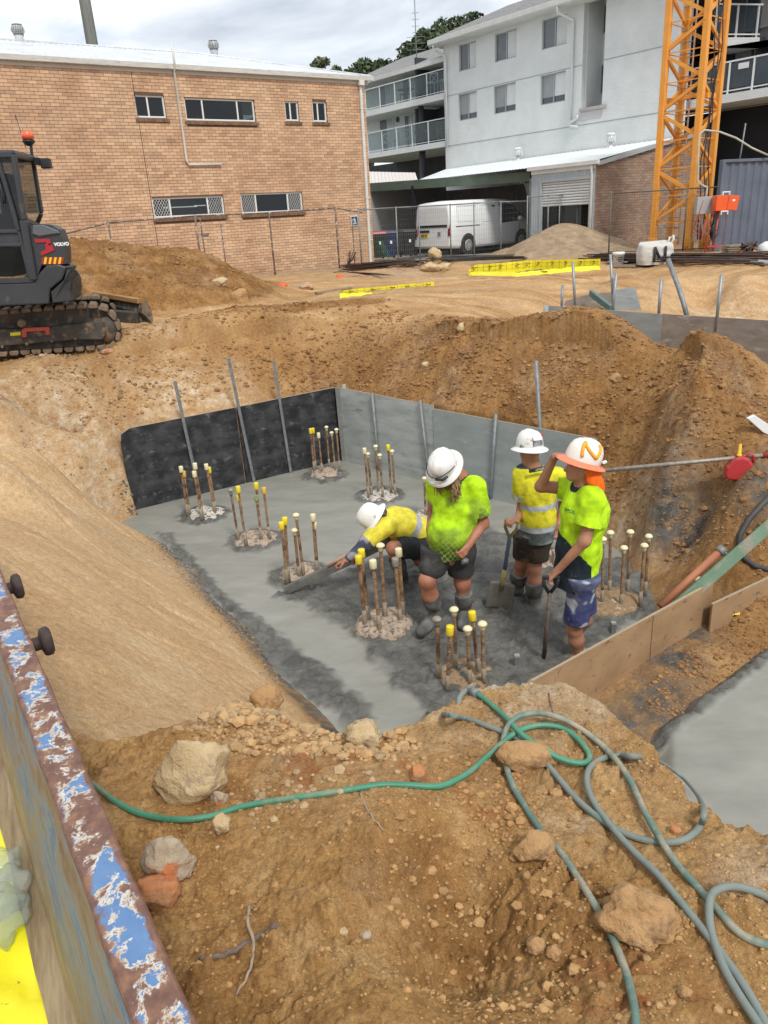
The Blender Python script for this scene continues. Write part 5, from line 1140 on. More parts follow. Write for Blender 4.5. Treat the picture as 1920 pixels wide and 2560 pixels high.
rings=[ringv(.03,.34,1.0,1.82,.90,.80),ringv(.0,.36,1.0,1.75,.93,.84),ringv(.10,.28,1.02,1.90,.98,.86),ringv(.5,.24,1.04,1.95,.985,.88),ringv(2.6,.24,1.04,1.965,.985,.88),ringv(3.5,.24,1.04,1.93,.985,.86),ringv(3.9,.24,1.04,1.80,.985,.82),ringv(4.4,.24,1.04,1.44,.98,.80),ringv(4.75,.24,.95,1.13,.96,.82,.05),ringv(5.1,.26,.80,.96,.90,.80,.05),ringv(5.24,.34,.7,.80,.80,.72,.05)]
rings[0]=ringv(-.0,.40,.98,1.70,.88,.80); rings[1]=ringv(.02,.34,1.0,1.82,.94,.84)
body=loft(MB(),rings).build('body',CARW,van)
def side_y(z): return 0.0 if z<1.04 else (z-1.04)/(1.87-1.04)*.105
def side_panel(name,poly,m,off=.006,parent=van,th=.004):
    "poly of (x,z) on the visible flank"
    mb=MB(); n=len(poly); vs=[(x,side_y(z)-off,z) for x,z in poly]+[(x,side_y(z)-off+th+.01,z) for x,z in poly]
    mb.add(vs,[tuple(range(n)),tuple(range(n,2*n))[::-1]]+[(i,(i+1)%n,(i+1)%n+n,i+n) for i in range(n)]); return mb.build(name,m,parent)
side_panel('side_window',[(2.95,1.06),(4.05,1.10),(4.40,1.22),(3.75,1.72),(3.25,1.80),(2.92,1.80)],CGL)
LINE=mat('panel_gap',(.03,.03,.03)); DENT=mat('car_white_shade',(.60,.62,.64),rough=.3)
for poly in ([(1.62,.34),(1.64,.34),(1.64,1.84),(1.62,1.84)],[(2.84,.34),(2.86,.34),(2.86,1.84),(2.84,1.84)],[(4.02,.30),(4.04,.30),(4.1,1.02),(4.08,1.02)]): side_panel('door_gap',poly,LINE,.004,th=.0)
side_panel('sliding_rail',[(.28,1.03),(1.62,1.03),(1.62,1.055),(.28,1.055)],BLACK,.012)
def pframe(x0,x1,z0,z1,lab='pressed_panel'):
    mb=MB(); t=.02
    for a,b in (((x0,z0),(x1,z0)),((x1,z0),(x1,z1)),((x1,z1),(x0,z1)),((x0,z1),(x0,z0))): mb.bar((a[0],side_y(a[1])-.004,a[1]),(b[0],side_y(b[1])-.004,b[1]),.018,.014,up=(0,1,0))
    mb.build(lab,DENT,van,bevel=.004)
pframe(.42,1.48,1.20,1.76); pframe(1.78,2.7,1.16,1.76)
side_panel('vent_slot',[(2.42,1.68),(2.62,1.68),(2.62,1.73),(2.42,1.73)],BLACK); 
for x in (2.74,3.02): side_panel('door_handle',[(x,.93),(x+.2,.93),(x+.2,.98),(x,.98)],CARW,.03)
# tailgate (x=0 face)
def rear(name,poly,m,off=.012,parent=van):
    def xx(z): return -off+ (0 if z<1.0 else (z-1.0)/.8*.10)
    n=len(poly); mb=MB(); mb.add([(xx(z)-.004,y,z) for y,z in poly]+[(xx(z)+.03,y,z) for y,z in poly],[tuple(range(n)),tuple(range(n,2*n))[::-1]]+[(i,(i+1)%n,(i+1)%n+n,i+n) for i in range(n)]); return mb.build(name,m,parent)
rear('rear_window',[(.20,1.03),(1.80,1.03),(1.74,1.72),(.26,1.72)],CGL); rear('spoiler',[(.22,1.74),(1.75,1.74),(1.72,1.86),(.26,1.86)],CARW,-.03); rear('brake_light',[(.85,1.735),(1.12,1.735),(1.12,1.77),(.85,1.77)],mat('tail_red',(.22,.01,.012),rough=.2),.03)
rear('tail_light',[(.04,.72),(.15,.72),(.19,1.74),(.12,1.74)],mat('tail_red',(.22,.01,.012)),.02); rear('tail_light',[(1.82,.72),(1.93,.72),(1.86,1.74),(1.79,1.74)],mat('tail_red',(.2,.01,.01)),.02)
rear('bumper',[(.03,.36),(1.94,.36),(1.94,.62),(.03,.62)],CARW,.09); rear('handle_recess',[(1.15,.86),(1.75,.86),(1.75,.95),(1.15,.95)],BLACK,.02)
pt_=rear('number_plate',[(1.22,.68),(1.62,.68),(1.62,.83),(1.22,.83)],mat('plate_yellow',(.62,.48,.04)),.02)
text_mesh('plate_text','BN 47',.12,mat('plate_ink',(.02,.02,.02)),pt_,(-.035,1.42,.755),(math.pi/2,0,-math.pi/2))
em=MB()
for k in range(20):
    a0=2*math.pi*k/20;a1=2*math.pi*(k+1)/20; em.bar((-.02,.62+.075*math.cos(a0),.82+.05*math.sin(a0)),(-.02,.62+.075*math.cos(a1),.82+.05*math.sin(a1)),.012,.01,up=(1,0,0))
em.bar((-.02,.655,.785),(-.02,.635,.855),.012,.01,up=(1,0,0)); em.bar((-.02,.585,.785),(-.02,.605,.855),.012,.01,up=(1,0,0)); em.bar((-.02,.645,.81),(-.02,.595,.83),.012,.01,up=(1,0,0)); em.build('emblem',mat('chrome',(.15,.15,.16),rough=.2,metal=.6),van)
text_mesh('model_script','STARIA',.055,mat('chrome',(.15,.15,.16)),van,(-.02,.62,.73),(math.pi/2,0,-math.pi/2),sx=1.2)
TYRE=mat('tyre_rubber',(.018,.018,.019),(.04,.038,.035),rough=.85,ns=9)
for wx in (.95,4.2):
    MB().lathe([(.39,-.01),(.44,.03)],28,(wx,-.012,.36),axis=(0,1,0)).build('wheel_arch',LINE,van)
    for y0 in (.02,1.75):
        wl=MB().lathe([(.20,0),(.32,0),(.345,.03),(.345,.19),(.32,.22)],28,(wx,y0-.035,.345),axis=(0,1,0)).build('tyre',TYRE,van)
        rm=MB().lathe([(.06,-.01),(.10,-.018),(.19,-.012),(.21,.0),(.21,.02)],24,(wx,y0-.04,.345),axis=(0,1,0)); rm.build('rim',mat('steel_rim',(.42,.43,.44),(.35,.36,.37),rough=.4,metal=.3),wl)
        hb=MB()
        for k in range(10): a=2*math.pi*k/10; hb.lathe([(.022,0),(.022,.006)],8,(wx+.14*math.cos(a),y0-.062,.345+.14*math.sin(a)),axis=(0,1,0))
        hb.build('rim_holes',LINE,wl)
MB().lathe([(.02,0),(.10,.02),(.12,.10),(.07,.16)],12,(3.95,-.16,1.12),axis=(0,.5,1)).build('mirror',CARW,van)
# ---------------------------------------------------------------- bins
def bin_(lab,x,y,body,lid,Y,rz):
    z=-1.5; p=onz(x,y,z); t=thing('wheelie_bin',lab,'bin',tuple(p),rz); m=MB(); loft(m,[[(-.2,-.22,.06),(.2,-.22,.06),(.2,.22,.06),(-.2,.22,.06)],[(-.27,-.30,.92),(.27,-.30,.92),(.27,.30,.92),(-.27,.30,.92)]],smooth=False); m.build('bin_body',body,t,bevel=.03,seg=2)
    m=MB(); loft(m,[[(-.29,-.33,.92),(.29,-.33,.92),(.29,.33,.92),(-.29,.33,.92)],[(-.26,-.28,1.02),(.26,-.28,1.02),(.26,.3,1.04),(-.26,.3,1.04)]],smooth=False); m.build('lid',lid,t,bevel=.02,seg=2)
    for s in (-.22,.22): MB().lathe([(.10,-.025),(.10,.025)],14,(s,.24,.10),axis=(1,0,0)).build('wheel',TYRE,t)
    MB().box((-.03,-.29,.55),(.05,-.27,.66)).build('number_tag',WHITE_PAINT,t)
bin_('dark green wheelie bin with a red lid beside the brick corner',948,648,mat('bin_green',(.012,.03,.018),rough=.5),mat('bin_red',(.30,.012,.02),rough=.4),0,.2)
bin_('navy blue wheelie bin right of the red-lidded bin',975,646,mat('bin_blue',(.012,.025,.07),rough=.5),mat('bin_blue',(.012,.025,.07)),0,.2)
bin_('large black bin behind the mesh fence left of the van',1020,642,mat('bin_black',(.015,.016,.018),rough=.5),mat('bin_black',(.015,.016,.018)),0,.3)
m=MB(); p=onz(966,655,-1.5); hs=thing('coiled_hose','thin green garden hose hanging over the red-lidded bin','hose',tuple(p))
for k in range(3): m.tube([(-.25+.06*k,-.35,.75),(-.1+.08*k,-.45,.35),(.1+.05*k,-.55,.05),(.3+.05*k,-.5,.02)],.008,6)
m.build('hose',mat('thin_green_hose',(.06,.16,.10)),hs)
bt=thing('blue_tarpaulin_bin','bright blue plastic tub behind the grey sand heap at the shed door','tub',tuple(ony(1412,566,29))); m=MB(); m.lathe([(.36,-.8),(.42,.0),(.44,.03),(.40,.03)],18); m.build('tub',mat('bright_blue',(.03,.13,.42),rough=.4),bt)
# ---------------------------------------------------------------- white bulk bag with the letter N, bucket, loose material
pb=groundpt(1635,662,-1.5); bag=thing('bulk_bag','crumpled white bulk bag printed with a large black N','bag',(float(pb[0]),float(pb[1]),float(pb[2])))
def bagmesh():
    nu,nv=36,20; V=[];Fc=[]
    for j in range(nv+1):
        t=j/nv; z=.02+t*.52
        for i in range(nu):
            a=2*math.pi*i/nu; ex=.55; cx=math.copysign(abs(math.cos(a))**ex,math.cos(a)); sy=math.copysign(abs(math.sin(a))**ex,math.sin(a))
            r=1+.10*math.sin(t*3.0)-.06*t; w_=.42*r+ .03*noise2(np.array(a*2.),np.array(t*4.),91); d=.30*r+.03*float(noise2(np.array(a*3.),np.array(t*5.),92))
            V.append((cx*float(w_),sy*float(d),z+(.05*math.sin(a*1.+.4)+.03*float(noise2(np.array(a*2.),np.array(3.),93)))*t))
    for j in range(nv):
        for i in range(nu): k=(i+1)%nu; Fc.append((j*nu+i,j*nu+k,(j+1)*nu+k,(j+1)*nu+i))
    m=MB(); m.add(V,Fc,True); m.f.append(tuple(nv*nu+i for i in range(nu))); m.sm.append(False); return m
BAGM=mat('woven_bag',(.60,.585,.55),(.50,.485,.45),rough=.8,ns=5,bump=.35,bs=9,bd=.05,c3=(.34,.28,.2),s3=4,t3=(.62,.75))
bagmesh().build('bag_body',BAGM,bag); m=MB(); 
for pts in ([(-.13,.09),(-.13,.46)],[(-.13,.46),(.0,.20),(.06,.18),(.13,.22)],[(.15,.14),(.15,.47)]):
    for a,b in zip(pts[:-1],pts[1:]): m.bar((a[0],-.345,a[1]),(b[0],-.345,b[1]),.085,.012,up=(0,0,1) if abs(a[0]-b[0])>.02 else (1,0,0)) if False else m.tube([(a[0],-.352,a[1]),(b[0],-.352,b[1])],.034,8)
m.build('printed_letter',mat('black_print',(.025,.03,.028),rough=.8),bag)
m=MB(); m.tube([(.36,-.1,.5),(.42,-.12,.62),(.44,-.05,.7),(.40,.05,.62),(.34,.1,.5)],.03,6); m.tube([(.3,-.05,.5),(.36,.0,.66),(.44,.05,.64)],.03,6); m.build('lifting_loops',BAGM,bag)
pk=groundpt(1545,664,-1.5); bk=thing('paint_bucket','white plastic bucket with dark printing beside the bulk bag','bucket',tuple(map(float,pk))); MB().lathe([(.13,0),(.15,.28),(.165,.28),(.165,.34),(.15,.35)],20).build('pail',WHITE_PAINT,bk); m=MB(); m.tube([(-.15,-.02,.27),(-.1,-.16,.20),(.1,-.16,.20),(.15,-.02,.27)],.005,5); m.build('bail_handle',BLACK,bk)
m=MB(); 
for k,(w_,z) in enumerate(((.12,.20),(.16,.15),(.09,.11))): m.box((-w_/2,-.148-.0,z),(w_/2,-.142,z+.022))
m.build('printing',BLACK,bk)
def heap(lab,name,cat,pts,mtl,r,grp=None,pname='bar'):
    p0=Vector(pts[0][0]); t=thing(name,lab,cat,tuple(p0),group=grp)
    for a,b in pts: MB().tube([Vector(a)-p0,Vector(b)-p0],r,6).build(pname,mtl,t)
    return t
rg=random.Random(5)
def barstack(lab,x0,y0,x1,y1,n,spread,z=-1.45,mtl=None,seed=0,hgt=.14,r=.013):
    rr=random.Random(seed); a=np.array(groundpt(x0,y0,z));b=np.array(groundpt(x1,y1,z)); d=(b-a)/np.linalg.norm(b-a); nn=np.array([-d[1],d[0],0]); P=[]
    for i in range(n):
        s=rr.uniform(-spread,spread); h=rr.uniform(.02,hgt)*(1-abs(s)/spread*.6); e=rr.uniform(-.05,.05); l=rr.uniform(-.25,.25)
        P.append((a+nn*(s+e)+d*l+[0,0,h],b+nn*(s-e)+d*l*rr.uniform(.3,1)+[0,0,h+rr.uniform(-.02,.02)]))
    return heap(lab,'steel_bar_stack','steel bars',P,mtl or RUST,r)
DARKB=mat('dark_bar_steel',(.045,.032,.028),(.10,.06,.045),rough=.7,ns=12,metal=.3)
barstack('bundle of dark steel bars lying in front of the van',1085,655,1285,648,26,.45,seed=1,mtl=mat('black_bar_steel',(.03,.03,.033),(.07,.065,.06),rough=.6,metal=.4,ns=8))
barstack('bundle of rusty reinforcing bars left of the small boulder heap',865,680,1050,665,24,.4,seed=2,mtl=DARKB,hgt=.22)
barstack('rusty bars stacked across the foot of the crane mast',1480,650,1930,655,22,.4,seed=3,mtl=DARKB,hgt=.2,r=.018)
barstack('pile of rusty flat bars right of the crane at the container foot',1690,660,1925,650,16,.35,seed=4,mtl=RUST,hgt=.25,r=.016)
# hooked ends of the bundle
m=MB(); p0=groundpt(860,672,-1.45); t=thing('bent_reinforcing_bars','tangle of bent rusty bar ends sticking up near the brick corner','steel bars',tuple(map(float,p0)))
for k in range(14):
    a=rg.uniform(-.12,.12); MB().tube([(rg.uniform(.2,.6),a,.05+rg.uniform(0,.1)),(.15+a*.3,a,.12),(.18+rg.uniform(0,.25),a*.6,.42+rg.uniform(-.05,.12))],.012,5).build('bar',DARKB,t)
t=thing('fanned_bars','fan of thin dark bars on the sand below the rusty bundle','steel bars',tuple(map(float,groundpt(895,690,-1.45))))
for k in range(12): MB().tube([(-.3,0,.12),(.05+.04*k,-.05*k*.5,.06),(.25+.06*k,-.12-.06*k,.02)],.009,5).build('bar',DARKB,t)
# pipes and planks
a=Vector(groundpt(1800,655,-1.48,.06));b=Vector(groundpt(1935,666,-1.48,.06)); t=thing('grey_pipe','pale grey plastic pipe lying on the sand at the right edge','pipe',tuple(a)); MB().tube([Vector((0,0,.02)),(b-a)],.055,10).build('pipe',mat('grey_pvc',(.36,.37,.36),(.30,.30,.29),ns=3),t)
a=Vector(groundpt(1725,652,-1.48,.04));b=Vector(groundpt(1775,655,-1.48,.04)); t=thing('grey_pipe','short grey pipe stub lying behind the bulk bag','pipe',tuple(a)); MB().tube([Vector((0,0,.0)),(b-a)],.035,8).build('pipe',mat('grey_pvc',(.36,.37,.36)),t)
TIMB=mat('weathered_timber',(.30,.23,.16),(.22,.16,.11),rough=.85,ns=6,stretch=(1,6,6))
def plank(lab,x0,y0,x1,y1,w=.12,h=.04,z=-1.45,m=None,nm='timber_plank'):
    a=Vector(groundpt(x0,y0,z,.03));b=Vector(groundpt(x1,y1,z,.03)); t=thing(nm,lab,'timber',tuple(a)); MB().bar((0,0,0),b-a,w,h).build('plank',m or TIMB,t,bevel=.003)
plank('long pale plank lying left of the nearer yellow pit',790,736,878,722); plank('short timber under the paint bucket',1530,668,1590,668,.2,.06)
t=thing('timber_stack','small stack of weathered boards against the container','timber',tuple(map(float,groundpt(1842,645,-1.5))))
for k in range(6): MB().box((-.32+rg.uniform(-.03,.03),-.2,.03+k*.05),(.30+rg.uniform(-.04,.04),.2,.065+k*.05)).build('board',TIMB,t)
t=thing('white_sheeting','flat white plastic sheeting lying between bucket and bulk bag','sheet',tuple(map(float,groundpt(1590,655,-1.5)))); m=MB(); 
for k in range(8): m.add([(-.75+.19*k,-.3,.03+.02*(k%2)),(-.56+.19*k,-.3,.03+.02*((k+1)%2)),(-.56+.19*k,.3,.06),(-.75+.19*k,.3,.06)],[(0,1,2,3)],True)
m.build('sheet',WHITE_PAINT,t,fixn=False)
t=thing('harness_bundle','tangled black and tan straps and clamps on the steel pile','straps',tuple(map(float,groundpt(1865,652,-1.5)))); 
for k in range(9): MB().tube([(rg.uniform(-.25,.25),rg.uniform(-.1,.1),.12+rg.uniform(0,.3)),(rg.uniform(-.2,.2),0,.4),(rg.uniform(-.25,.3),rg.uniform(-.1,.1),.08)],.028,6).build('strap',BLACK if k%3 else mat('tan_leather',(.35,.16,.09)),t)
t=thing('white_sack','white plastic wrap at the right edge beside the container','sack',tuple(map(float,groundpt(1915,645,-1.5)))); MB().lathe([(.1,0),(.22,.1),(.2,.3),(.06,.38)],12).build('sack',WHITE_PAINT,t,bevel=0)
for lab,x,y in (('orange plastic cone lid on the sand by the brick wall, right one',850,692),('orange plastic scrap at the toe of the spoil heap',707,714)):
    t=thing('orange_marker',lab,'marker',tuple(map(float,groundpt(x,y,-1.45)))); m=MB(); m.lathe([(.12,-.03),(.10,.03),(.05,.06)],10); m.build('cap',ORG,t)
# ---------------------------------------------------------------- yellow lined pits
YPL=mat('yellow_membrane',(.80,.72,.02),(.70,.62,.015),rough=.45,ns=4,bump=.5,bs=12,bd=.02)
def ypit(lab,pts,h,front,hf=.05):
    P=[Vector(onz(*p)) for p in pts]; p0=P[0].copy(); t=thing('yellow_pit_lining',lab,'pit lining',tuple(p0))
    for a,b in zip(P[:-1],P[1:]):
        n=max(2,int((b-a).length/.16)); m=MB(); d=(b-a)/n
        vs=[];fs=[]
        for i in range(n+1):
            q_=a-p0+d*i; wob=Vector((rg.uniform(-.012,.012),rg.uniform(-.02,.02),0)); vs+= [q_+Vector((0,0,-.06)),q_+wob+Vector((0,0,h*(.5 if (a is P[0] and i==0) else 1)+rg.uniform(-.008,.008)))]
        for i in range(n): fs.append((2*i,2*i+2,2*i+3,2*i+1))
        m.add(vs,fs,True); m.build('membrane_wall',YPL,t,fixn=False)
        w_=MB()
        for i in range(1,n+1): q_=a-p0+d*(i-.5); w_.bar(q_+Vector((0,-.025,0)),q_+Vector((0,-.025,h)),.004,.004,up=d)
        for z in (.25,.7): w_.bar(a-p0+Vector((0,-.025,h*z)),b-p0+Vector((0,-.025,h*z)),.004,.004)
        for k_ in range(int((b-a).length/.35)):
            c_=a-p0+(b-a)*((k_+.3+.4*rg.random())/max(1,int((b-a).length/.35)))+Vector((0,-.03,h*.35)); w_.tube([c_,c_+Vector((.05,0,h*.2)),c_+Vector((.02*rg.uniform(-1,1),0,h*.45)),c_+Vector((.1,0,h*.3))],.008,5)
        o=w_.build('reinforcing_mesh',DARKB,t,fixn=False); o['kind']='stuff'
    Fq=[Vector(onz(*p)) for p in front]
    for a,b in zip(Fq[:-1],Fq[1:]):
        n=8; m=MB(); vs=[]; 
        for i in range(n+1): q_=a-p0+(b-a)*i/n; vs+= [q_+Vector((0,-.06,-.02+rg.uniform(-.01,.01))),q_+Vector((0,.10,hf+rg.uniform(-.01,.02)))]
        m.add(vs,[(2*i,2*i+2,2*i+3,2*i+1) for i in range(n)],True); m.build('membrane_edge',YPL,t,fixn=False)
    return t
ypit('yellow plastic lined pit edge nearer the brick building',[(845,741,-1.45),(995,727,-1.45),(1085,719,-1.45)],.115,[(850,742,-1.43),(930,738,-1.43)])
yt=ypit('large yellow plastic lined pit in front of the grey heap',[(1172,684,-1.46),(1330,671,-1.46),(1500,668,-1.46)],.20,[(1178,686,-1.44),(1290,689,-1.44),(1370,682,-1.44),(1500,671,-1.44)],.06)
m=MB(); a=[Vector(onz(x,y,-1.40))-Vector(onz(1172,684,-1.46)) for x,y in ((1290,682),(1370,678),(1352,673),(1315,676))]; m.add(a,[(0,1,2,3)]); m.build('pit_floor',mat('dark_pit_floor',(.05,.05,.045),rough=.9),yt,fixn=False)
# boulder heap on the bench
# ---------------------------------------------------------------- far formwork with stakes
PLYG=mat('grey_ply',(.25,.28,.28),(.33,.36,.36),rough=.7,ns=3,c3=(.20,.21,.20),s3=2,t3=(.55,.7),stretch=(1,1,2.4),bump=.15,bs=18)
PLYB=mat('muddy_ply',(.20,.17,.145),(.29,.25,.215),rough=.85,ns=4,c3=(.38,.36,.33),s3=5,t3=(.56,.7),stretch=(.8,.8,2.2),bump=.2,bs=15)
def panel(lab,a,b,zt,h,th,mtl,nm='formwork',ext=(),edge=True,lean=0.):
    a=Vector(a);b=Vector(b); L_=(b-a).length; ang=math.atan2(b.y-a.y,b.x-a.x)
    t=thing(nm,lab,'formwork',(a.x,a.y,zt-h),ang); m=MB(); m.box((0,0,0),(L_,th,h)); o=m.build('ply_sheet',mtl,t,bevel=.002)
    MB().box((0,.0,h+.0005),(L_,th,h+.003)).build('ply_edge',mat('cut_ply_edge',(.42,.33,.23),(.32,.25,.18),rough=.8,ns=20,stretch=(1,8,1)),t) if edge else None
    return t
z2=-1.50
A=onz(1366,764,z2);B=onz(1656,786,z2);Cc=onz(1925,803,z2); D_=B+(Cc-B)*1.5
def w2(v): return (float(v[0]),float(v[1]))
panel('far grey formwork panel behind the sand mound, left one',(A[0],A[1],0),(B[0],B[1],0),z2,1.15,.018,PLYG)
panel('muddy brown formwork panel at the right edge behind the sand mound',(B[0],B[1],0),(D_[0],D_[1],0),z2+.005,1.15,.018,PLYB)
c=MB(); c.lathe([(.05,0),(.05,.5)],10); o=c.build('form_end',PLYG); o.location=(A[0],A[1],z2-.5); o['label']='rounded end of the far grey formwork panel'; o['category']='formwork'
def stake(lab,x0,y0,z0,x1,y1,r=.021,grp=None,m=None,Yt=None,square=False):
    a=Vector(onz(x0,y0,z0)); b=Vector(ony(x1,y1,a.y if Yt is None else Yt)); t=thing('steel_stake',lab,'stake',tuple(a),group=grp); mb=MB()
    d=b-a
    if square: mb.bar((0,0,-.1),d,r*2,r*2,up=(0,1,0))
    else: mb.tube([Vector((0,0,0))-d.normalized()*.15,d],r,10)
    mb.build('tube',m or GALV,t); return t
stake('short grey stake at the left end of the far formwork',1404,768,z2-.03,1407,712,.022)
stake('grey stake second from the left on the far formwork',1438,770,z2-.03,1432,655,.022)
stake('tall thin grey stake beside the leaning grey board',1534,778,z2-.03,1526,636,.021)
stake('grey stake leaning right of the tall thin one',1531,780,z2-.03,1541,683,.024)
stake('grey stake near the middle of the far formwork behind the mound',1647,786,z2-.03,1653,697,.022)
stake('rightmost grey stake on the far formwork',1792,800,z2-.03,1804,686,.022)
a=Vector(onz(1718,792,z2-.03)); t=thing('bent_bar','dark bent bar leaning over the far formwork towards the bulk bag','bar',tuple(a)); MB().tube([Vector(ony(x,y,a.y+dy))-a for x,y,dy in ((1720,800,0),(1708,755,.1),(1694,712,.25),(1680,675,.45),(1671,650,.6))],.034,10).build('bar',DGALV,t)
P3=Pl(onz(1470,772,z2-.02)+np.array([0,.9,0]),math.radians(100),base=z2-.4)
t=thing('ply_offcut','upright muddy ply offcut behind the far grey formwork panel','board',mat=P3.mat()); pts=[P3.uz(x,y) for x,y in ((1410,762),(1415,752),(1475,735),(1528,731),(1530,775),(1420,775))]; MB().prism(pts,-.02,0).build('board',PLYB,t)
P4=Pl(onz(1560,772,z2-.02)+np.array([0,.75,0]),math.radians(96),base=z2-.4)
t=thing('ply_offcut','pale grey ply board leaning beside the tall thin stake','board',mat=P4.mat()); pts=[P4.uz(x,y) for x,y in ((1537,725),(1588,717),(1604,776),(1530,776))]; MB().prism(pts,-.02,0).build('board',PLYG,t)
a=Vector(ony(1477,732,onz(1470,770,z2)[1]+.75)); b=Vector(ony(1528,772,onz(1520,775,z2)[1]+.3)); t=thing('green_beam','short green timber beam propped between the ply offcuts','beam',tuple(a)); MB().bar((0,0,0),b-a,.06,.10).build('beam',mat('faded_green',(.07,.15,.14),(.12,.2,.18),rough=.6,ns=8),t,bevel=.004)
# ---------------------------------------------------------------- excavator
PT=Pl(ony(150,850,10.25),math.radians(73),base=-1.46)
ex=thing('excavator','dark grey tracked excavator cut off at the left edge of the photo','excavator',mat=PT.mat())
def zz(x,y): return x*.3014,340+y*.3014
def T(x,y,off=0): return PT.uz(*zz(x,y),off)
CHAR=mat('charcoal_paint',(.028,.030,.034),(.042,.044,.049),rough=.42,ns=1.5,c3=(.11,.095,.075),s3=7,t3=(.60,.76)); DUSTY=mat('dusty_black_steel',(.035,.033,.032),(.085,.068,.052),rough=.8,ns=6,c3=(.20,.13,.08),s3=9,t3=(.52,.66)); MUDM=mat('muddy_track_steel',(.12,.085,.055),(.24,.17,.11),rough=.85,ns=12,c3=(.06,.05,.045),s3=20,t3=(.55,.65)); CABG=glass_mat('cab_glass',(.010,.011,.013),.50)
# track loops
def track(n0,n1,full):
    out=[(-1500,1690),(-1500,1560),(-1300,1520),(0,1478),(300,1452),(600,1428),(780,1425),(880,1450),(940,1520),(975,1600),(965,1680),(920,1730),(830,1745),(0,1800),(-1350,1830)]
    pts=[Vector((*T(x,y),)) for x,y in out]; pts.append(pts[0].copy())
    L_=[0]; 
    for a,b in zip(pts[:-1],pts[1:]): L_.append(L_[-1]+(b-a).length)
    n=int(L_[-1]/.135); 
    tr=MB(); 
    base=MB(); base.prism([(p.x*.985+(pts[6].x-.9)*.015,p.y) for p in pts[:-1]],n0+.08,n1-.13); 
    hold=base.build('track_belt',DUSTY,ex)
    for k in range(n):
        s=(k+.5)*L_[-1]/n; i=max(j for j in range(len(L_)-1) if L_[j]<=s); f=(s-L_[i])/(L_[i+1]-L_[i]); c=pts[i].lerp(pts[i+1],f); d=(pts[i+1]-pts[i]).normalized(); nr=Vector((d.y,-d.x))
        if (c+nr-pts[0].lerp(pts[9],.5)).length<(c-nr-pts[0].lerp(pts[9],.5)).length: nr=-nr
        if not (proj(PT.mat()@Vector((c.x,n0,c.y)))[0]>-120): continue
        a=c-d*.058;b=c+d*.058; m=MB(); m.prism([tuple(a-nr*.01),tuple(b-nr*.01),tuple(b+nr*.022),tuple(b-d*.02+nr*.05),tuple(a+d*.02+nr*.05),tuple(a+nr*.022)],n0,n1); m.build('track_shoe',MUDM,ex,bevel=.008)
track(-.45,0,True); track(-1.95,-1.5,False)
m=MB(); m.prism([T(-1400,1640),T(250,1600),T(640,1560),T(860,1530),T(880,1640),T(850,1690),T(640,1690),T(0,1745),T(-1400,1790)],-.30,.012); fr=m.build('track_frame',DUSTY,ex,bevel=.012)
for x,y in ((20,1745),(225,1722),(430,1700),(625,1680)): u,z=T(x,y); MB().lathe([(.022,0),(.018,.022)],8,(u,.012,z),axis=(0,1,0)).build('bolt',MUDM,fr)
m=MB(); m.prism([T(180,1610),T(200,1590),T(410,1580),T(413,1600),T(413,1645),T(385,1650),T(375,1612),T(222,1622),T(225,1665),T(190,1668)],.012,.05); m.build('tie_down_bracket',mat('faded_red',(.50,.07,.035),(.42,.06,.03),rough=.5,ns=9),fr,bevel=.004)
m=MB(); m.prism([T(85,1632),T(170,1622),T(172,1650),T(88,1657)],.012,.018); m.build('yellow_label',mat('label_yellow',(.70,.62,.03)),fr)
u,z=T(900,1610); sp=MB().lathe([(.05,-.3),(.17,-.25),(.17,-.05),(.05,-.02)],18,(u,0,z),axis=(0,1,0)).build('idler_wheel',DUSTY,ex); u,z=T(180,1555); MB().lathe([(.055,-.3),(.055,.0),(.03,.012)],14,(u,0,z),axis=(0,1,0)).build('carrier_roller',MUDM,ex)
MB().prism([T(-900,1430),T(500,1400),T(560,1500),T(-900,1560)],-1.4,-.55).build('undercarriage_frame',DUSTY,ex)
# blade beyond the tracks
PBl=Pl(ony(300,770,11.4),math.radians(95),base=-1.46)
def Bz(x,y,off=0):
    h=PBl.hit(*zz(x,y),off); return PT.mat().inverted()@Vector(h)
m=MB(); P=[Bz(770,1400,-.5),Bz(790,1310,-.5),Bz(1150,1375),Bz(1195,1390),Bz(1190,1480),Bz(1150,1560),Bz(1050,1540),Bz(900,1480,-.2)]
A0_=Bz(790,1315,-1.0);A1_=Bz(1165,1378,-.05);A2_=Bz(1185,1470,.10);A3_=Bz(1265,1555,.18);B0_=Bz(770,1370,-1.0);B1_=Bz(800,1480,-.8)
off=Vector((0,-.05,0))
m.add([A0_,A1_,A2_,A3_,B1_,B0_,A0_+off,A1_+off,A2_+off,A3_+off,B1_+off,B0_+off],[(0,1,2,5),(5,2,3,4),(6,11,8,7),(11,10,9,8),(0,6,7,1),(1,7,8,2),(2,8,9,3),(3,9,10,4)]); bl=m.build('dozer_blade',DUSTY,ex)
m=MB(); m.prism([(A1_.x+.02,A1_.z+.03),(A1_.x-.10,A1_.z+.02),(A2_.x-.13,A2_.z),(A3_.x-.02,A3_.z),(A3_.x+.18,A3_.z+.0),(A1_.x+.06,A1_.z-.2)],A1_.y,A1_.y+.03); m.build('blade_cheek',MUDM,bl,bevel=.004)
m=MB(); m.bar(A0_+Vector((0,.05,.02)),A1_+Vector((0,.05,.02)),.10,.06); m.build('soil_on_blade',EARTH,bl)
m=MB(); m.bar(Bz(920,1490,-.1),Bz(1160,1505),.14,.16); m.bar(Bz(640,1500,-.2),Bz(930,1490,-.1),.16,.14); m.build('blade_arm',DUSTY,ex,bevel=.01)
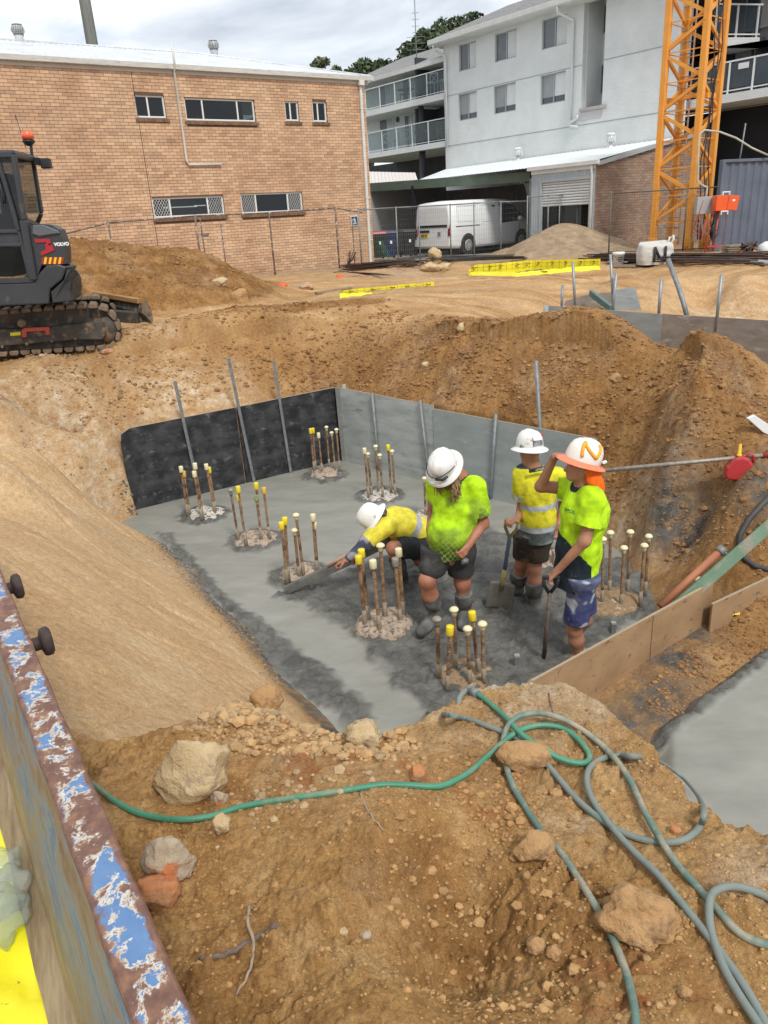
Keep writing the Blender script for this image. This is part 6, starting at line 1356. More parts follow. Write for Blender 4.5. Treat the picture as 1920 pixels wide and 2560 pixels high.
# upper structure
PU=Pl(ony(150,760,9.75),math.radians(85),base=-1.46); MU=PT.mat().inverted()@PU.mat()
def Uz(x,y,off=0): return PU.uz(*zz(x,y),off)
def ubuild(m,name,mt,par=None,**k):
    o=m.build(name,mt,par or ex,**k)
    if par is None: o.matrix_local=MU
    return o
m=MB(); m.prism([Uz(-900,1250),Uz(290,1215),Uz(300,1170),Uz(385,1075),Uz(480,1062),Uz(560,1085),Uz(520,1190),Uz(420,1270),Uz(412,1392),Uz(-900,1450)],-.45,.02); ubuild(m,'house_base',CHAR,bevel=.02,seg=2)
# counterweight, faceted and wrapping round the rear
def Uc(x,y,off): u,z=Uz(x,y,off); return (u,off,z)
rear_=[]; 
prof=[((430,1385),(415,1290),(525,1190),(545,1105),(595,1095)),((600,1370),(590,1290),(600,1200),(640,1130),(640,1115)),((670,1330),(680,1250),(672,1170),(655,1140),(640,1112))]
n0=[.03,-.02,-.30]
rings=[]
for pr_,nn in zip(prof,n0): rings.append([Uc(x,y,nn) for x,y in pr_])
# far side mirror ring
def ringx(k,nn,sh): return [(Uc(x,y,nn)[0]+sh,nn,rings[k][i][2]) for i,(x,y) in enumerate(prof[k])]
rings.append(ringx(2,-.8,.01)); r3=ringx(2,-1.3,.08); r4=ringx(1,-1.7,.25); r5=ringx(0,-1.85,.5)
rings+= [r3,r4,r5]; m=MB(); n=5; vs=[p for r in rings for p in r]; fs=[]
for i in range(6):
    for k in range(4): fs.append((i*n+k,i*n+k+1,(i+1)*n+k+1,(i+1)*n+k))
m.add(vs,fs); m.f.append(tuple(i*n for i in range(7))); m.sm.append(False); m.f.append(tuple(i*n+4 for i in range(7))[::-1]); m.sm.append(False); m.f.append((0,1,2,3,4)); m.sm.append(False)
cw=ubuild(m,'counterweight',CHAR,bevel=.012)
for x,y in ((620,1250),(668,1300)): u,z=Uz(x,y,-.05); MB().lathe([(.018,-.02),(.018,.03)],8,(u,-.03,z),axis=(0,1,0)).build('bolt_hole',BLACK,cw)
# engine hood
hp=[[(250,745),(262,830),(345,1070),(300,1170),(545,1085)],]
m=MB(); near=[Uz(205,745),Uz(250,735),Uz(340,728),Uz(430,740),Uz(490,775),Uz(512,830),Uz(540,920),Uz(547,1060),Uz(400,1075),Uz(345,1070),Uz(300,1190),Uz(285,1200)]
m.prism(near,-.25,0.0); pxs=[(205,745),(250,735),(340,728),(430,740),(490,775),(512,830),(540,920),(547,1060),(400,1075),(345,1070),(300,1190),(285,1200)]
R2=lambda nn,sh: [(Uz(x,y,nn)[0]+(sh if x>420 else 0),nn,near[i][1]) for i,(x,y) in enumerate(pxs)]
loft(m,[[(p[0],-.25,p[1]) for p in near],R2(-.8,.05),R2(-1.3,.14),R2(-1.6,.3)],smooth=False); hd=ubuild(m,'engine_hood',CHAR,bevel=.02,seg=2)
m=MB(); m.prism([Uz(275,740),Uz(360,735),Uz(480,780),Uz(505,808),Uz(330,835),Uz(270,815)],0.001,.03); m.build('hood_panel',mat('satin_grey_paint',(.10,.103,.11),(.12,.123,.13),rough=.35,ns=1),hd,bevel=.012)
m=MB(); m.prism([Uz(288,855),Uz(415,853),Uz(425,888),Uz(400,892),Uz(405,910),Uz(440,905),Uz(452,948),Uz(348,992),Uz(338,965),Uz(385,938),Uz(378,905),Uz(390,880),Uz(300,885)],0.001,.014); m.build('red_emblem',mat('deep_red',(.42,.01,.02),rough=.3),hd)  # raised red emblem shape left of the lettering, no lamp behind it
u0_,z0_=Uz(345,1010);u1_,z1_=Uz(525,1062); c0_=min(u0_,u1_);c1_=max(u0_,u1_)
for k in range(9):
    x0_=345+20*k; m=MB(); m.prism([Uz(x0_+8,1006),Uz(x0_+27,1006),Uz(x0_+17,1062),Uz(x0_-1,1060)],0.001,.008); m.build('hazard_stripe',mat('hazard_yellow',(.75,.50,.02)) if k%2 else mat('hazard_red',(.35,.02,.01)),hd)
tm=text_mesh('lettering','VOLVO',.052,mat('logo_white',(.75,.75,.75)),hd,(0,0,0),(0,0,0),ext=.002,bold=.003,sx=1)
uu_,zz_=Uz(512,898); tm.matrix_local=Matrix.Translation((uu_,.006,zz_))@Matrix.Rotation(math.pi,4,'Z')@Matrix.Rotation(math.pi/2,4,'X')
# cab
def Fp_(x,y,off): u,z=Uz(x,y,off); return Vector((u,off,z))
CW=.98
n_r0=Fp_(112,155,0); n_r1=Fp_(200,700,0); n_r2=Fp_(285,1195,0); n_l0=Fp_(-700,168,0); n_l2=Fp_(-700,1225,0)
f_r0=Fp_(272,192,-CW); f_r1=Fp_(345,640,-CW); f_l0=Fp_(-700,200,-CW); f_r2=Fp_(300,745,-CW)
m=MB(); 
def pb(a,b,w_=.07,h_=.07): m.bar(a,b,w_,h_,up=(0,1,0))
pb(n_r0,n_r1,.06,.075); pb(n_r1,n_r2,.09,.10); pb(n_l0,n_r0); pb(n_l2,n_r2,.07,.06); pb(f_r0,f_r1,.05,.05); pb(f_r1,f_r2,.05,.05); pb(f_l0,f_r0); 
m.bar(n_r0,f_r0,.06,.06); m.bar(n_r1,f_r2,.09,.07)
d1=Fp_(15,345,0);d2=Fp_(160,790,0); pb(Fp_(-15,200,0),d2,.05,.055); pb(Fp_(-700,815,0),d2,.05,.045); pb(d2,Fp_(250,1170,0),.05,.05); pb(Fp_(-700,905,0),Fp_(195,905,0),.045,.05)
cab=ubuild(m,'cab_frame',CHAR,bevel=.012)
m=MB(); m.add([n_l0+Vector((0,.02,.05)),n_r0+Vector((-.02,.02,.05)),f_r0+Vector((-.02,-.02,.05)),f_l0+Vector((0,-.02,.05)),n_l0+Vector((0,.02,.0)),n_r0+Vector((-.02,.02,.0)),f_r0+Vector((-.02,-.02,.0)),f_l0+Vector((0,-.02,.0))],[(0,1,2,3),(4,5,6,7),(0,1,5,4),(1,2,6,5),(2,3,7,6),(3,0,4,7)]); m.build('cab_roof',CHAR,cab,bevel=.015)
def pane(pts,nm='pane'): 
    m=MB(); m.add(pts,[tuple(range(len(pts)))]); return m.build(nm,CABG,cab,fixn=False)
pane([n_l0,Fp_(-15,190,0),Fp_(155,790,0),Fp_(-700,815,0)]); pane([Fp_(-5,190,-.01),n_r0,n_r1,Fp_(150,700,-.01)]); pane([Fp_(-700,905,-.005),Fp_(190,905,-.005),Fp_(240,1160,-.005),Fp_(-700,1190,-.005)]); pane([n_r0,f_r0,f_r1,f_r2,n_r1])
pane([f_l0,f_r0,f_r1,Fp_(-700,700,-CW)])
m=MB(); m.prism([Uz(-700,815),Uz(165,800),Uz(195,905),Uz(-700,905)],-.03,-.004); m.prism([Uz(195,700),Uz(215,700),Uz(250,900),Uz(290,1190),Uz(250,1190)],-.03,-.003); m.build('door_band',CHAR,cab)
m=MB(); m.prism([Uz(-250,640),Uz(60,640),Uz(90,900),Uz(60,1180),Uz(-300,1180)],-.75,-.25); m.prism([Uz(-120,300),Uz(0,300),Uz(70,700),Uz(-60,700)],-.70,-.30); m.build('operator_seat',mat('seat_cloth',(.025,.025,.028),rough=.9),cab,bevel=.03,seg=2)
m=MB(); m.tube([Vector((*Uz(60,900)[:1],-.5,Uz(60,900)[1])),Vector((Uz(0,1000)[0],-.5,Uz(0,1000)[1]))],.02,6); m.build('belt_buckle',mat('deep_red',(.42,.01,.02)),cab)
# beacon, antenna, rear work lamp
bc=Fp_(270,205,-.93)
m=MB(); m.bar(bc,bc+Vector((-.02,0,.19)),.03,.03); m.bar(bc,bc+Vector((-.16,.02,-.03)),.05,.09); m.build('beacon_bracket',BLACK,cab); b0=bc+Vector((0,0,.17))
MB().lathe([(.03,0),(.075,.045),(.08,.06),(.05,.075)],14,tuple(b0)).build('beacon_base',BLACK,cab); MB().lathe([(.072,.075),(.075,.13),(.06,.165),(.0,.17)],14,tuple(b0)).build('beacon_lens',mat('amber_red',(.85,.12,.04),rough=.15,spec=.8),cab)
MB().tube([b0+Vector((.05,0,-.02)),b0+Vector((.095,0,.36))],.005,5).build('antenna',BLACK,cab); m=MB(); m.box((bc.x-.22,bc.y-.05,bc.z-.1),(bc.x-.10,bc.y+.06,bc.z+.02)); m.build('work_lamp',BLACK,cab,bevel=.01)
MB().tube([Fp_(-20,330,.03),Fp_(20,480,.05),Fp_(30,560,.03)],.009,6).build('grab_handle',BLACK,cab)
# ================================================================== PIT FORMWORK
DARKP=mat('black_ply',(.010,.011,.014),(.06,.061,.066),rough=.6,ns=4.2,nd=10,lo=.40,hi=.68,c3=(.20,.195,.19),s3=7,t3=(.57,.78),stretch=(1,1,1.5),bump=.25,bs=22)
PALEP=mat('cement_stained_ply',(.28,.305,.295),(.42,.445,.43),rough=.65,ns=2.5,c3=(.19,.20,.19),s3=4.5,t3=(.56,.72),stretch=(.7,.7,3),bump=.15,bs=15)
PALEP2=mat('grey_wet_ply',(.24,.27,.27),(.32,.35,.345),rough=.6,ns=2.2,c3=(.42,.43,.41),s3=3.2,t3=(.58,.72),stretch=(.8,.8,2.2),bump=.12,bs=18)
zt=-2.30
def W3(a): return (float(a[0]),float(a[1]),0)
def panel_poly(lab,a,b,poly,mtl,th=.018):
    "poly in metres along the panel and up from the pit floor"
    a=Vector(W3(a));b=Vector(W3(b)); ang=math.atan2(b.y-a.y,b.x-a.x); t=thing('formwork',lab,'formwork',(a.x,a.y,H-.1),ang)
    MB().prism(poly,0,th).build('ply_sheet',mtl,t,bevel=.002)
    m=MB(); top=[p for p in poly if p[1]>.9]; 
    for p,q_ in zip(top[:-1],top[1:]): m.bar((p[0],th/2,p[1]+.001),(q_[0],th/2,q_[1]+.001),th,.004)
    m.build('ply_edge',mat('cut_ply_edge',(.42,.33,.23)),t); return t
Ld=float(np.linalg.norm(_pb-_pa)); Lg=float(np.linalg.norm(_pc-_pb)); hh=1.2
m1=_pa+_ddir*Ld*.50
panel_poly('black stained formwork panel at the left end of the pit with a clipped corner',_pa-_ddir*.02,m1,[(0,0),(Ld*.5+.015,0),(Ld*.5+.015,hh+.0),(.14,hh-.012),(.02,hh-.07),(0,hh-.16)],DARKP)
panel_poly('black stained formwork panel meeting the grey panels at the pit corner',m1,_pb,[(.018,0),(Ld*.5,0),(Ld*.5,hh+.02),(.018,hh+.0)],DARKP)
g1=.60*Lg*.72; 
u1=.445*Lg
panel_poly('pale cement-streaked formwork panel next to the pit corner',_pb,_pb+_gdir*u1,[(.02,0),(u1,0),(u1,hh-.015),(.02,hh+.02)],PALEP)
panel_poly('grey formwork panel behind the workers at the right of the pit',_pb+_gdir*(u1+.006)-_gn*.012,_pc,[(0,0),(Lg-u1,0),(Lg-u1,hh-.09),(0,hh-.055)],PALEP2)
m=MB(); c=Vector((*_pb,H+.55)); 
t=thing('corner_post','grey timber post standing in the corner between black and pale panels','post',(float(_pb[0]),float(_pb[1]),H)); d=Vector((*(_gdir-_ddir),0)).normalized()*.03
MB().bar(Vector((.05,-.045,-.1)),Vector((.03,-.045,1.13)),.07,.05,up=(0,1,0)).build('post',mat('dark_wet_timber',(.13,.135,.135),(.19,.195,.19),ns=8,rough=.7),t,bevel=.004); MB().bar(Vector((.13,-.05,.25)),Vector((.13,-.03,1.16)),.05,.035,up=(0,1,0)).build('batten',PALEP,t)
t=thing('black_rag','black wet rag hanging low in the pit corner behind the reinforcement','rag',(float(_pb[0])+.2,float(_pb[1])-.12,H)); m=MB(); m.tube([(0,0,.05),(-.03,.02,.3),(.01,.0,.5),(-.06,.05,.8),(-.04,.05,1.05)],[.05,.05,.035,.022,.02],8); m.tube([(.03,-.02,.0),(.06,0,.25),(.0,.02,.5)],[.05,.045,.02],8); m.build('cloth',BLACK,t)
PD=Pl(np.array([_pa[0],_pa[1],H]),math.atan2(_ddir[0],_ddir[1]),base=H); PG=Pl(np.array([_pb[0],_pb[1],H]),math.atan2(_gdir[0],_gdir[1]),base=H)
def pstake(lab,bx,by,tx,ty,pl,off,r=.019,sq=False):
    b=Vector(pl.hit(bx,by,off)); tt=Vector(pl.hit(tx,ty,off)); t=thing('steel_stake',lab,'stake',tuple(b)); mb=MB(); d=tt-b
    (mb.bar(-d.normalized()*.3,d,r*1.9,r*1.9,up=(0,1,0)) if sq else mb.tube([-d.normalized()*.3,d],r,10)); mb.build('bar',DGALV,t,bevel=.002 if sq else 0); return t
pstake('grey stake leaning before the black panel, leftmost of three',500,1238,437,953,PD,.035,sq=True)
pstake('tallest grey stake crossing the joint of the black panels, middle of three',634,1195,571,895,PD,.035,sq=True)
pstake('grey stake before the black panel, rightmost of three beside the pit corner',726,1172,684,903,PD,.03,sq=True)
pstake('round grey stake on the pale panel, first from the pit corner',948,1180,930,982,PG,.035)
pstake('round grey stake near the joint of pale and grey panels',1077,1235,1050,1000,PG,.035)
pstake('round grey stake on the grey panel behind the long-haired worker',1224,1262,1240,1035,PG,.03,r=.021)
pstake('tall round grey stake rising behind the worker with his back turned',1362,1262,1340,902,PG,-.06,r=.022)
# near formwork boards at the right
PLYO=mat('ochre_ply',(.27,.165,.085),(.37,.24,.13),rough=.7,ns=2.2,c3=(.10,.065,.04),s3=11,t3=(.60,.68),stretch=(1,1,1.6),bump=.12,bs=16)
b0=onz(1405,1663,-3.0);b1=onz(1783,1456,-3.0)
d=(b1-b0);Lb=float(np.linalg.norm(d[:2])); ang=math.atan2(d[1],d[0])
t=thing('formwork_board','long wet ochre plywood board edging the pour beside the man in patterned shorts','formwork',(float(b0[0]),float(b0[1]),-3.0),ang); MB().prism([(-.35,-.62),(Lb*.56,-.62),(Lb*.56,0),(-.35,0)],0,.018).build('ply_sheet',PLYO,t,bevel=.002); MB().prism([(Lb*.56+.002,-.62),(Lb,-.6),(Lb,.005),(Lb*.56+.002,0)],-.006,.012).build('ply_sheet',PLYO,t,bevel=.002)
MB().box((-.3,.0,.0005),(Lb,.018,.004)).build('top_edge',mat('cut_ply_edge',(.42,.33,.23)),t)
MB().box((.25,.02,-.5),(.33,.05,-.02)).build('cleat',TIMB,t)
c0=onz(1782,1512,-3.12);c1=onz(1935,1440,-3.02); d=c1-c0; t=thing('formwork_board','short ochre plywood board beyond the end of the long one','formwork',(float(c0[0]),float(c0[1]),-3.12),math.atan2(d[1],d[0])); L2=float(np.linalg.norm(d[:2]))
MB().prism([(0,-.30),(.22,-.33),(.25,-.12),(.30,-.22),(L2,-.25),(L2,d[2]),(0,0)],0,.018).build('ply_sheet',PLYO,t); MB().bar((0,.009,.003),(L2,.009,d[2]+.003),.02,.006).build('top_edge',mat('cut_ply_edge',(.42,.33,.23)),t)
a=Vector(onz(1690,1600,-3.39)); 
# prop timbers leaning at right
a=Vector(onz(1706,1505,-3.1)); b=Vector(np.array(groundpt(1928,1310,-2.6))*.965); t=thing('green_plank','dusty green painted plank leaning out of the pit at the right edge','timber',tuple(a)); MB().bar(-(b-a)*.1,(b-a)*1.15,.10,.045,up=(.3,-.6,.7)).build('plank',mat('worn_green_paint',(.10,.17,.11),(.14,.21,.14),rough=.8,ns=8,c3=(.24,.21,.16),s3=9,t3=(.48,.62),bump=.15,bs=25),t,bevel=.003)
a=Vector(onz(1650,1516,-3.15)); b=Vector(np.array(groundpt(1803,1375,-2.8))*.965); t=thing('clay_pipe','terracotta coloured pipe leaning beside the green plank','pipe',tuple(a)); MB().tube([Vector((0,0,0)),b-a],.032,12).build('pipe',mat('terracotta_pipe',(.40,.155,.075),(.30,.12,.065),rough=.7,ns=4),t)
MB().tube([(b-a)*.95,(b-a)*1.03],.042,12).build('collar',DGALV,t); MB().tube([(b-a)*1.0,(b-a)*1.0+Vector((.12,.03,-.12))],.018,8).build('clamp',DGALV,t)
a=Vector(onz(1745,1450,-3.1)); t=thing('cap_on_bar','single pale plastic cap on a bar between pipe and green plank','rebar',tuple(a)); MB().tube([(0,0,-.3),(0,0,.0)],.014,8).build('bar',RUST,t); MB().lathe([(.02,-.03),(.02,.0),(.042,.0),(.035,.02),(.0,.03)],14).build('cap',mat('cream_cap',(.72,.66,.42)),t)
# black conduit loop at right
t=thing('black_conduit','thick black conduit curving down the bank at the right edge','conduit',(3.0,6.0,-2.6)); o0=Vector((3.0,6.0,-2.6))
MB().tube([Vector(groundpt(x,y,-2.8,o_))-o0 for x,y,o_ in ((1935,1268,.15),(1905,1280,.08),(1872,1310,.05),(1850,1345,.04),(1845,1375,.05),(1858,1405,.04),(1885,1425,.04),(1915,1433,.04),(1940,1432,.05))],.024,10).build('conduit',mat('matt_black_hose',(.03,.033,.04),(.06,.06,.065),rough=.6,ns=6),t)
m=Vector(groundpt(1835,1540,-3.37,.02)); t=thing('yellow_wrapper','small crumpled yellow wrapper on the mud beside the second board','litter',tuple(m)); mm=MB()
for k in range(6): a=k*1.1; mm.add([(0,0,.02),(.05*math.cos(a),.035*math.sin(a),rg.uniform(0,.03)),(.05*math.cos(a+1),.035*math.sin(a+1),rg.uniform(0,.03))],[(0,1,2)])
mm.build('wrapper',mat('wrapper_yellow',(.75,.52,.08)),t,fixn=False)
for lab,x,y in (('stub of dark angle steel poking from the rough concrete behind the near mound',1292,1668),('stub of dark steel beside the man in patterned shorts',1532,1585)):
    a=Vector(onz(x,y,H)); t=thing('steel_stub',lab,'bar',tuple(a)); MB().box((-.02,-.02,-.1),(.02,.02,.10)).build('stub',DGALV,t); MB().box((-.02,-.02,.1005),(.02,.02,.115)).build('stub_top',mat('bright_cut',(.3,.3,.29)),t)
# ================================================================== PILE HEADS WITH STARTER BARS
CAPM={'y':mat('yellow_cap',(.80,.66,.03),(.72,.56,.03),rough=.5,ns=30),'o':mat('ochre_cap',(.70,.45,.06),(.62,.40,.06),rough=.5,ns=20),'c':mat('cream_cap',(.72,.66,.42),(.66,.60,.38),rough=.5,ns=20),'g':mat('muddy_cap',(.20,.19,.16),(.32,.30,.25),rough=.7,ns=20),'b':mat('blue_dirty_cap',(.10,.22,.20),(.45,.42,.05),rough=.6,ns=30)}
BARM=mat('rusty_rebar',(.19,.10,.05),(.33,.225,.13),rough=.85,ns=22,c3=(.11,.055,.03),s3=9,t3=(.5,.62))
BARG=mat('cement_rebar',(.33,.29,.225),(.24,.19,.14),rough=.9,ns=30)
PILEM=mat('broken_concrete',(.50,.38,.27),(.36,.29,.23),rough=.95,ns=26,c3=(.12,.12,.115),s3=24,t3=(.52,.60),bump=.8,bs=38,bd=.03)
PILEM2=mat('broken_concrete_pale',(.66,.61,.54),(.45,.40,.34),rough=.95,ns=26,c3=(.14,.14,.13),s3=22,t3=(.52,.60),bump=.8,bs=38,bd=.03)
PILEM3=mat('muddy_pile_top',(.34,.22,.12),(.24,.17,.10),rough=.95,ns=20,c3=(.50,.40,.27),s3=18,t3=(.56,.62),bump=.8,bs=30,bd=.03)
def rebar(parent,b,tp,r,cap,mud=.25):
    b=Vector(b);tp=Vector(tp); d=(tp-b); L_=d.length; d.normalize(); m=MB(); n=int(L_/.012); pts=[];rr=[]
    for i in range(n+1): pts.append(b+d*(L_*i/n)); rr.append(r*(.86 if i%2 else 1.02))
    m.tube(pts,rr,8,smooth=False); o=m.build('rebar',BARM,parent)
    m=MB(); m.tube([b-d*.02,b+d*L_*mud*.6,b+d*L_*mud],[r*1.3,r*1.2,r*1.14],8); m.build('cement_crust',BARG,o)
    x=(Vector((0,0,1)).cross(d)); 
    if cap[1]=='m': m=MB().lathe([(r*1.25,-.055),(r*1.3,-.012),(r*1.32,-.008),(r*2.25,-.006),(r*2.2,.004),(r*1.5,.018),(0,.022)],16,tp,axis=d)
    else: m=MB().lathe([(r*1.55,-.065),(r*1.78,-.06),(r*1.78,.006),(r*1.6,.012),(0,.012)],16,tp,axis=d)
    m.build('cap',CAPM[cap[0]],o); return o
def pile(lab,cx,cy,rpx,bars,mtl,z=H,r=.0145,hup=.0):
    c=Vector(onz(cx,cy,z)); t=thing('pile_head',lab,'pile',tuple(c),group='concrete pile heads in the pour')
    R_=rpx; n=40; m=MB(); rgp=np.random.default_rng(int(cx)); V=[];F=[]
    NR=16
    for j in range(NR+1):
        rad=R_*j/NR
        for i in range(n):
            a=2*math.pi*i/n; rr=rad*(1+.10*noise2(np.array(math.cos(a)*1.3+cx),np.array(math.sin(a)*1.3+cy),3)*1.8)
            x=rr*math.cos(a);y=rr*math.sin(a); e=j/NR; zz_=(.05+hup)*(1-e**5)-.07*max(0,(e-.93))/.07+.035*float(noise2(np.array(x*14+cx),np.array(y*14+cy),5))+.022*float(noise2(np.array(x*34+cx),np.array(y*34+cy),6))
            V.append((float(x),float(y),float(zz_)))
    for j in range(NR):
        for i in range(n): k=(i+1)%n; F.append((j*n+i,j*n+k,(j+1)*n+k,(j+1)*n+i))
    m.add(V,F,True); m.build('concrete_head',mtl,t)
    for (bx,by,tx,ty,cap) in bars:
        b=Vector(onz(bx,by,z+.03)); tp=Vector(ony(tx,ty,b.y+ .0)); rebar(t,b-c,tp-c,r,cap)
    return t
# bar: base pixel, top pixel, cap (colour + m mushroom / t tube)
pile('pile head left in the pour before the black panels, with ochre bar caps',515,1285,.26,[(470,1290,452,1168,'ct'),(476,1288,459,1180,'ot'),(505,1300,485,1180,'ct'),(508,1298,487,1160,'ct'),(538,1284,515,1162,'ct'),(540,1280,522,1170,'yt')],PILEM2)
pile('pile head with a blue-stained bar cap and one grey capped bar',640,1350,.27,[(597,1352,576,1226,'gm'),(616,1366,595,1218,'yt'),(617,1364,596,1238,'yt'),(653,1352,640,1209,'yt'),(655,1352,640,1239,'bt'),(674,1348,659,1221,'ot')],PILEM)
pile('pile head where the bending worker rests the screed board',752,1436,.26,[(719,1460,703,1308,'yt'),(722,1455,712,1296,'yt'),(748,1444,736,1326,'cm'),(760,1442,740,1288,'cm'),(793,1436,782,1288,'ct'),(795,1434,785,1308,'ct')],PILEM,r=.0155)
pile('pile head in the far corner of the pit between black and pale panels',812,1185,.26,[(786,1180,776,1073,'yt'),(790,1176,782,1072,'yt'),(806,1182,796,1084,'ct'),(824,1172,816,1068,'cm'),(838,1176,829,1082,'cm'),(850,1178,841,1074,'cm')],PILEM,r=.0135)
pile('pile head before the pale panel with mixed yellow and cream caps',950,1242,.26,[(922,1246,911,1122,'ct'),(930,1240,919,1135,'cm'),(947,1232,939,1116,'cm'),(958,1244,949,1138,'cm'),(978,1232,970,1114,'yt'),(988,1236,980,1128,'cm')],PILEM2,r=.014)
pile('pile head hidden behind the long-haired worker',1080,1290,.24,[(1064,1290,1061,1196,'cm'),(1072,1290,1070,1200,'ct'),(1078,1296,1076,1204,'cm')],PILEM2,r=.014)
pile('large pile head in the rough concrete before the bending worker',962,1562,.285,[(914,1568,896,1392,'yt'),(922,1556,903,1376,'yt'),(950,1580,932,1403,'ct'),(964,1550,951,1364,'cm'),(1002,1560,988,1398,'gt'),(1010,1545,996,1374,'ct')],PILEM,r=.0175,hup=.03)
pile('nearest pile head just beyond the foreground mound',1165,1690,.25,[(1098,1695,1092,1548,'gm'),(1118,1725,1125,1568,'yt'),(1140,1668,1135,1524,'cm'),(1174,1705,1169,1572,'cm'),(1196,1680,1180,1532,'yt'),(1210,1705,1206,1560,'cm')],PILEM3,r=.0165,hup=-.02)
pile('muddy pile head right of the man in patterned shorts with cream mushroom caps',1520,1508,.30,[(1506,1515,1507,1348,'cm'),(1524,1488,1526,1332,'cm'),(1552,1520,1560,1370,'cm'),(1568,1485,1576,1330,'cm'),(1600,1515,1611,1364,'cm'),(1612,1490,1622,1341,'cm')],PILEM3,r=.0155,hup=.03)
pile('pile head half hidden behind the legs of the turned worker',1352,1398,.24,[],PILEM)
# ================================================================== PEOPLE: smooth-union fields turned into surfaces
def cap(a,b,ra,rb,k=.03): return ('c',np.array(a,float),np.array(b,float),ra,rb,k)
def ell(c,r,R=None,k=.03): return ('e',np.array(c,float),np.array(r,float),np.eye(3) if R is None else np.array(R,float),0,k)
def field(prims,X,Y,Z,o,st):
    F=np.full(X.shape,1.,float); nx=X.shape
    for p in prims:
        if p[0]=='c':
            a,b,ra,rb,k=p[1:]; lo=np.minimum(a,b)-max(ra,rb)-.09; hi=np.maximum(a,b)+max(ra,rb)+.09
        else:
            c,r,R,_,k=p[1:]; m=max(r)+.09; lo=c-m;hi=c+m
        i0=np.clip(((lo-o)/st).astype(int),0,None); i1=np.minimum(((hi-o)/st).astype(int)+2,nx)
        if (i1<=i0).any(): continue
        s=tuple(slice(i0[q_],i1[q_]) for q_ in range(3)); x=X[s];y=Y[s];z=Z[s]
        if p[0]=='c':
            d=b-a; L2=max(d@d,1e-9); t=np.clip(((x-a[0])*d[0]+(y-a[1])*d[1]+(z-a[2])*d[2])/L2,0,1); D=np.sqrt((x-a[0]-t*d[0])**2+(y-a[1]-t*d[1])**2+(z-a[2]-t*d[2])**2)-(ra+(rb-ra)*t)
        else:
            q0=(x-c[0])*R[0,0]+(y-c[1])*R[1,0]+(z-c[2])*R[2,0]; q1=(x-c[0])*R[0,1]+(y-c[1])*R[1,1]+(z-c[2])*R[2,1]; q2=(x-c[0])*R[0,2]+(y-c[1])*R[1,2]+(z-c[2])*R[2,2]
            l=np.sqrt((q0/r[0])**2+(q1/r[1])**2+(q2/r[2])**2); D=(l-1)*min(r)*1.0+ (l-1)*(np.mean(r)-min(r))*.3
        f=F[s]; h=np.clip(.5+.5*(f-D)/k,0,1); F[s]=f*(1-h)+D*h-k*h*(1-h)
    return F
def nets(F,o,st):
    S=F<0; nx,ny,nz=F.shape; c=np.zeros((nx-1,ny-1,nz-1)); acc=np.zeros((nx-1,ny-1,nz-1,3))
    def corner(i,j,k): return F[i:nx-1+i,j:ny-1+j,k:nz-1+k]
    for (a,b) in [((0,0,0),(1,0,0)),((0,1,0),(1,1,0)),((0,0,1),(1,0,1)),((0,1,1),(1,1,1)),((0,0,0),(0,1,0)),((1,0,0),(1,1,0)),((0,0,1),(0,1,1)),((1,0,1),(1,1,1)),((0,0,0),(0,0,1)),((1,0,0),(1,0,1)),((0,1,0),(0,1,1)),((1,1,0),(1,1,1))]:
        A=corner(*a);B=corner(*b); m=(A<0)!=(B<0)
        if not m.any(): continue
        t=A[m]/(A[m]-B[m]); c[m]+=1
        for q_ in range(3): acc[...,q_][m]+=a[q_]+(b[q_]-a[q_])*t
    act=c>0; idx=-np.ones(act.shape,int); I=np.argwhere(act); idx[act]=np.arange(len(I)); V=(I+acc[act]/c[act][:,None])*st+o; Q=[]
    for ax in range(3):
        sl0=[slice(1,-1)]*3; sl1=[slice(1,-1)]*3; sl0[ax]=slice(0,-1); sl1[ax]=slice(1,None)
        # edges along ax between grid points, interior in the two other axes
        A=S[tuple(sl0)];B=S[tuple(sl1)]; E=np.argwhere(A!=B)
        if len(E)==0: continue
        off=np.ones(3,int); off[ax]=0; G=E+off; u,v=[q_ for q_ in range(3) if q_!=ax]
        def cell(du,dv): g=G.copy(); g[:,u]-=du; g[:,v]-=dv; return idx[g[:,0],g[:,1],g[:,2]]
        q_=np.stack([cell(0,0),cell(1,0),cell(1,1),cell(0,1)],1); fl=A[tuple(E.T)]; 
        if ax==1: fl=~fl
        q_[~fl]=q_[~fl][:,::-1]; Q.append(q_)
    return V,np.concatenate(Q)
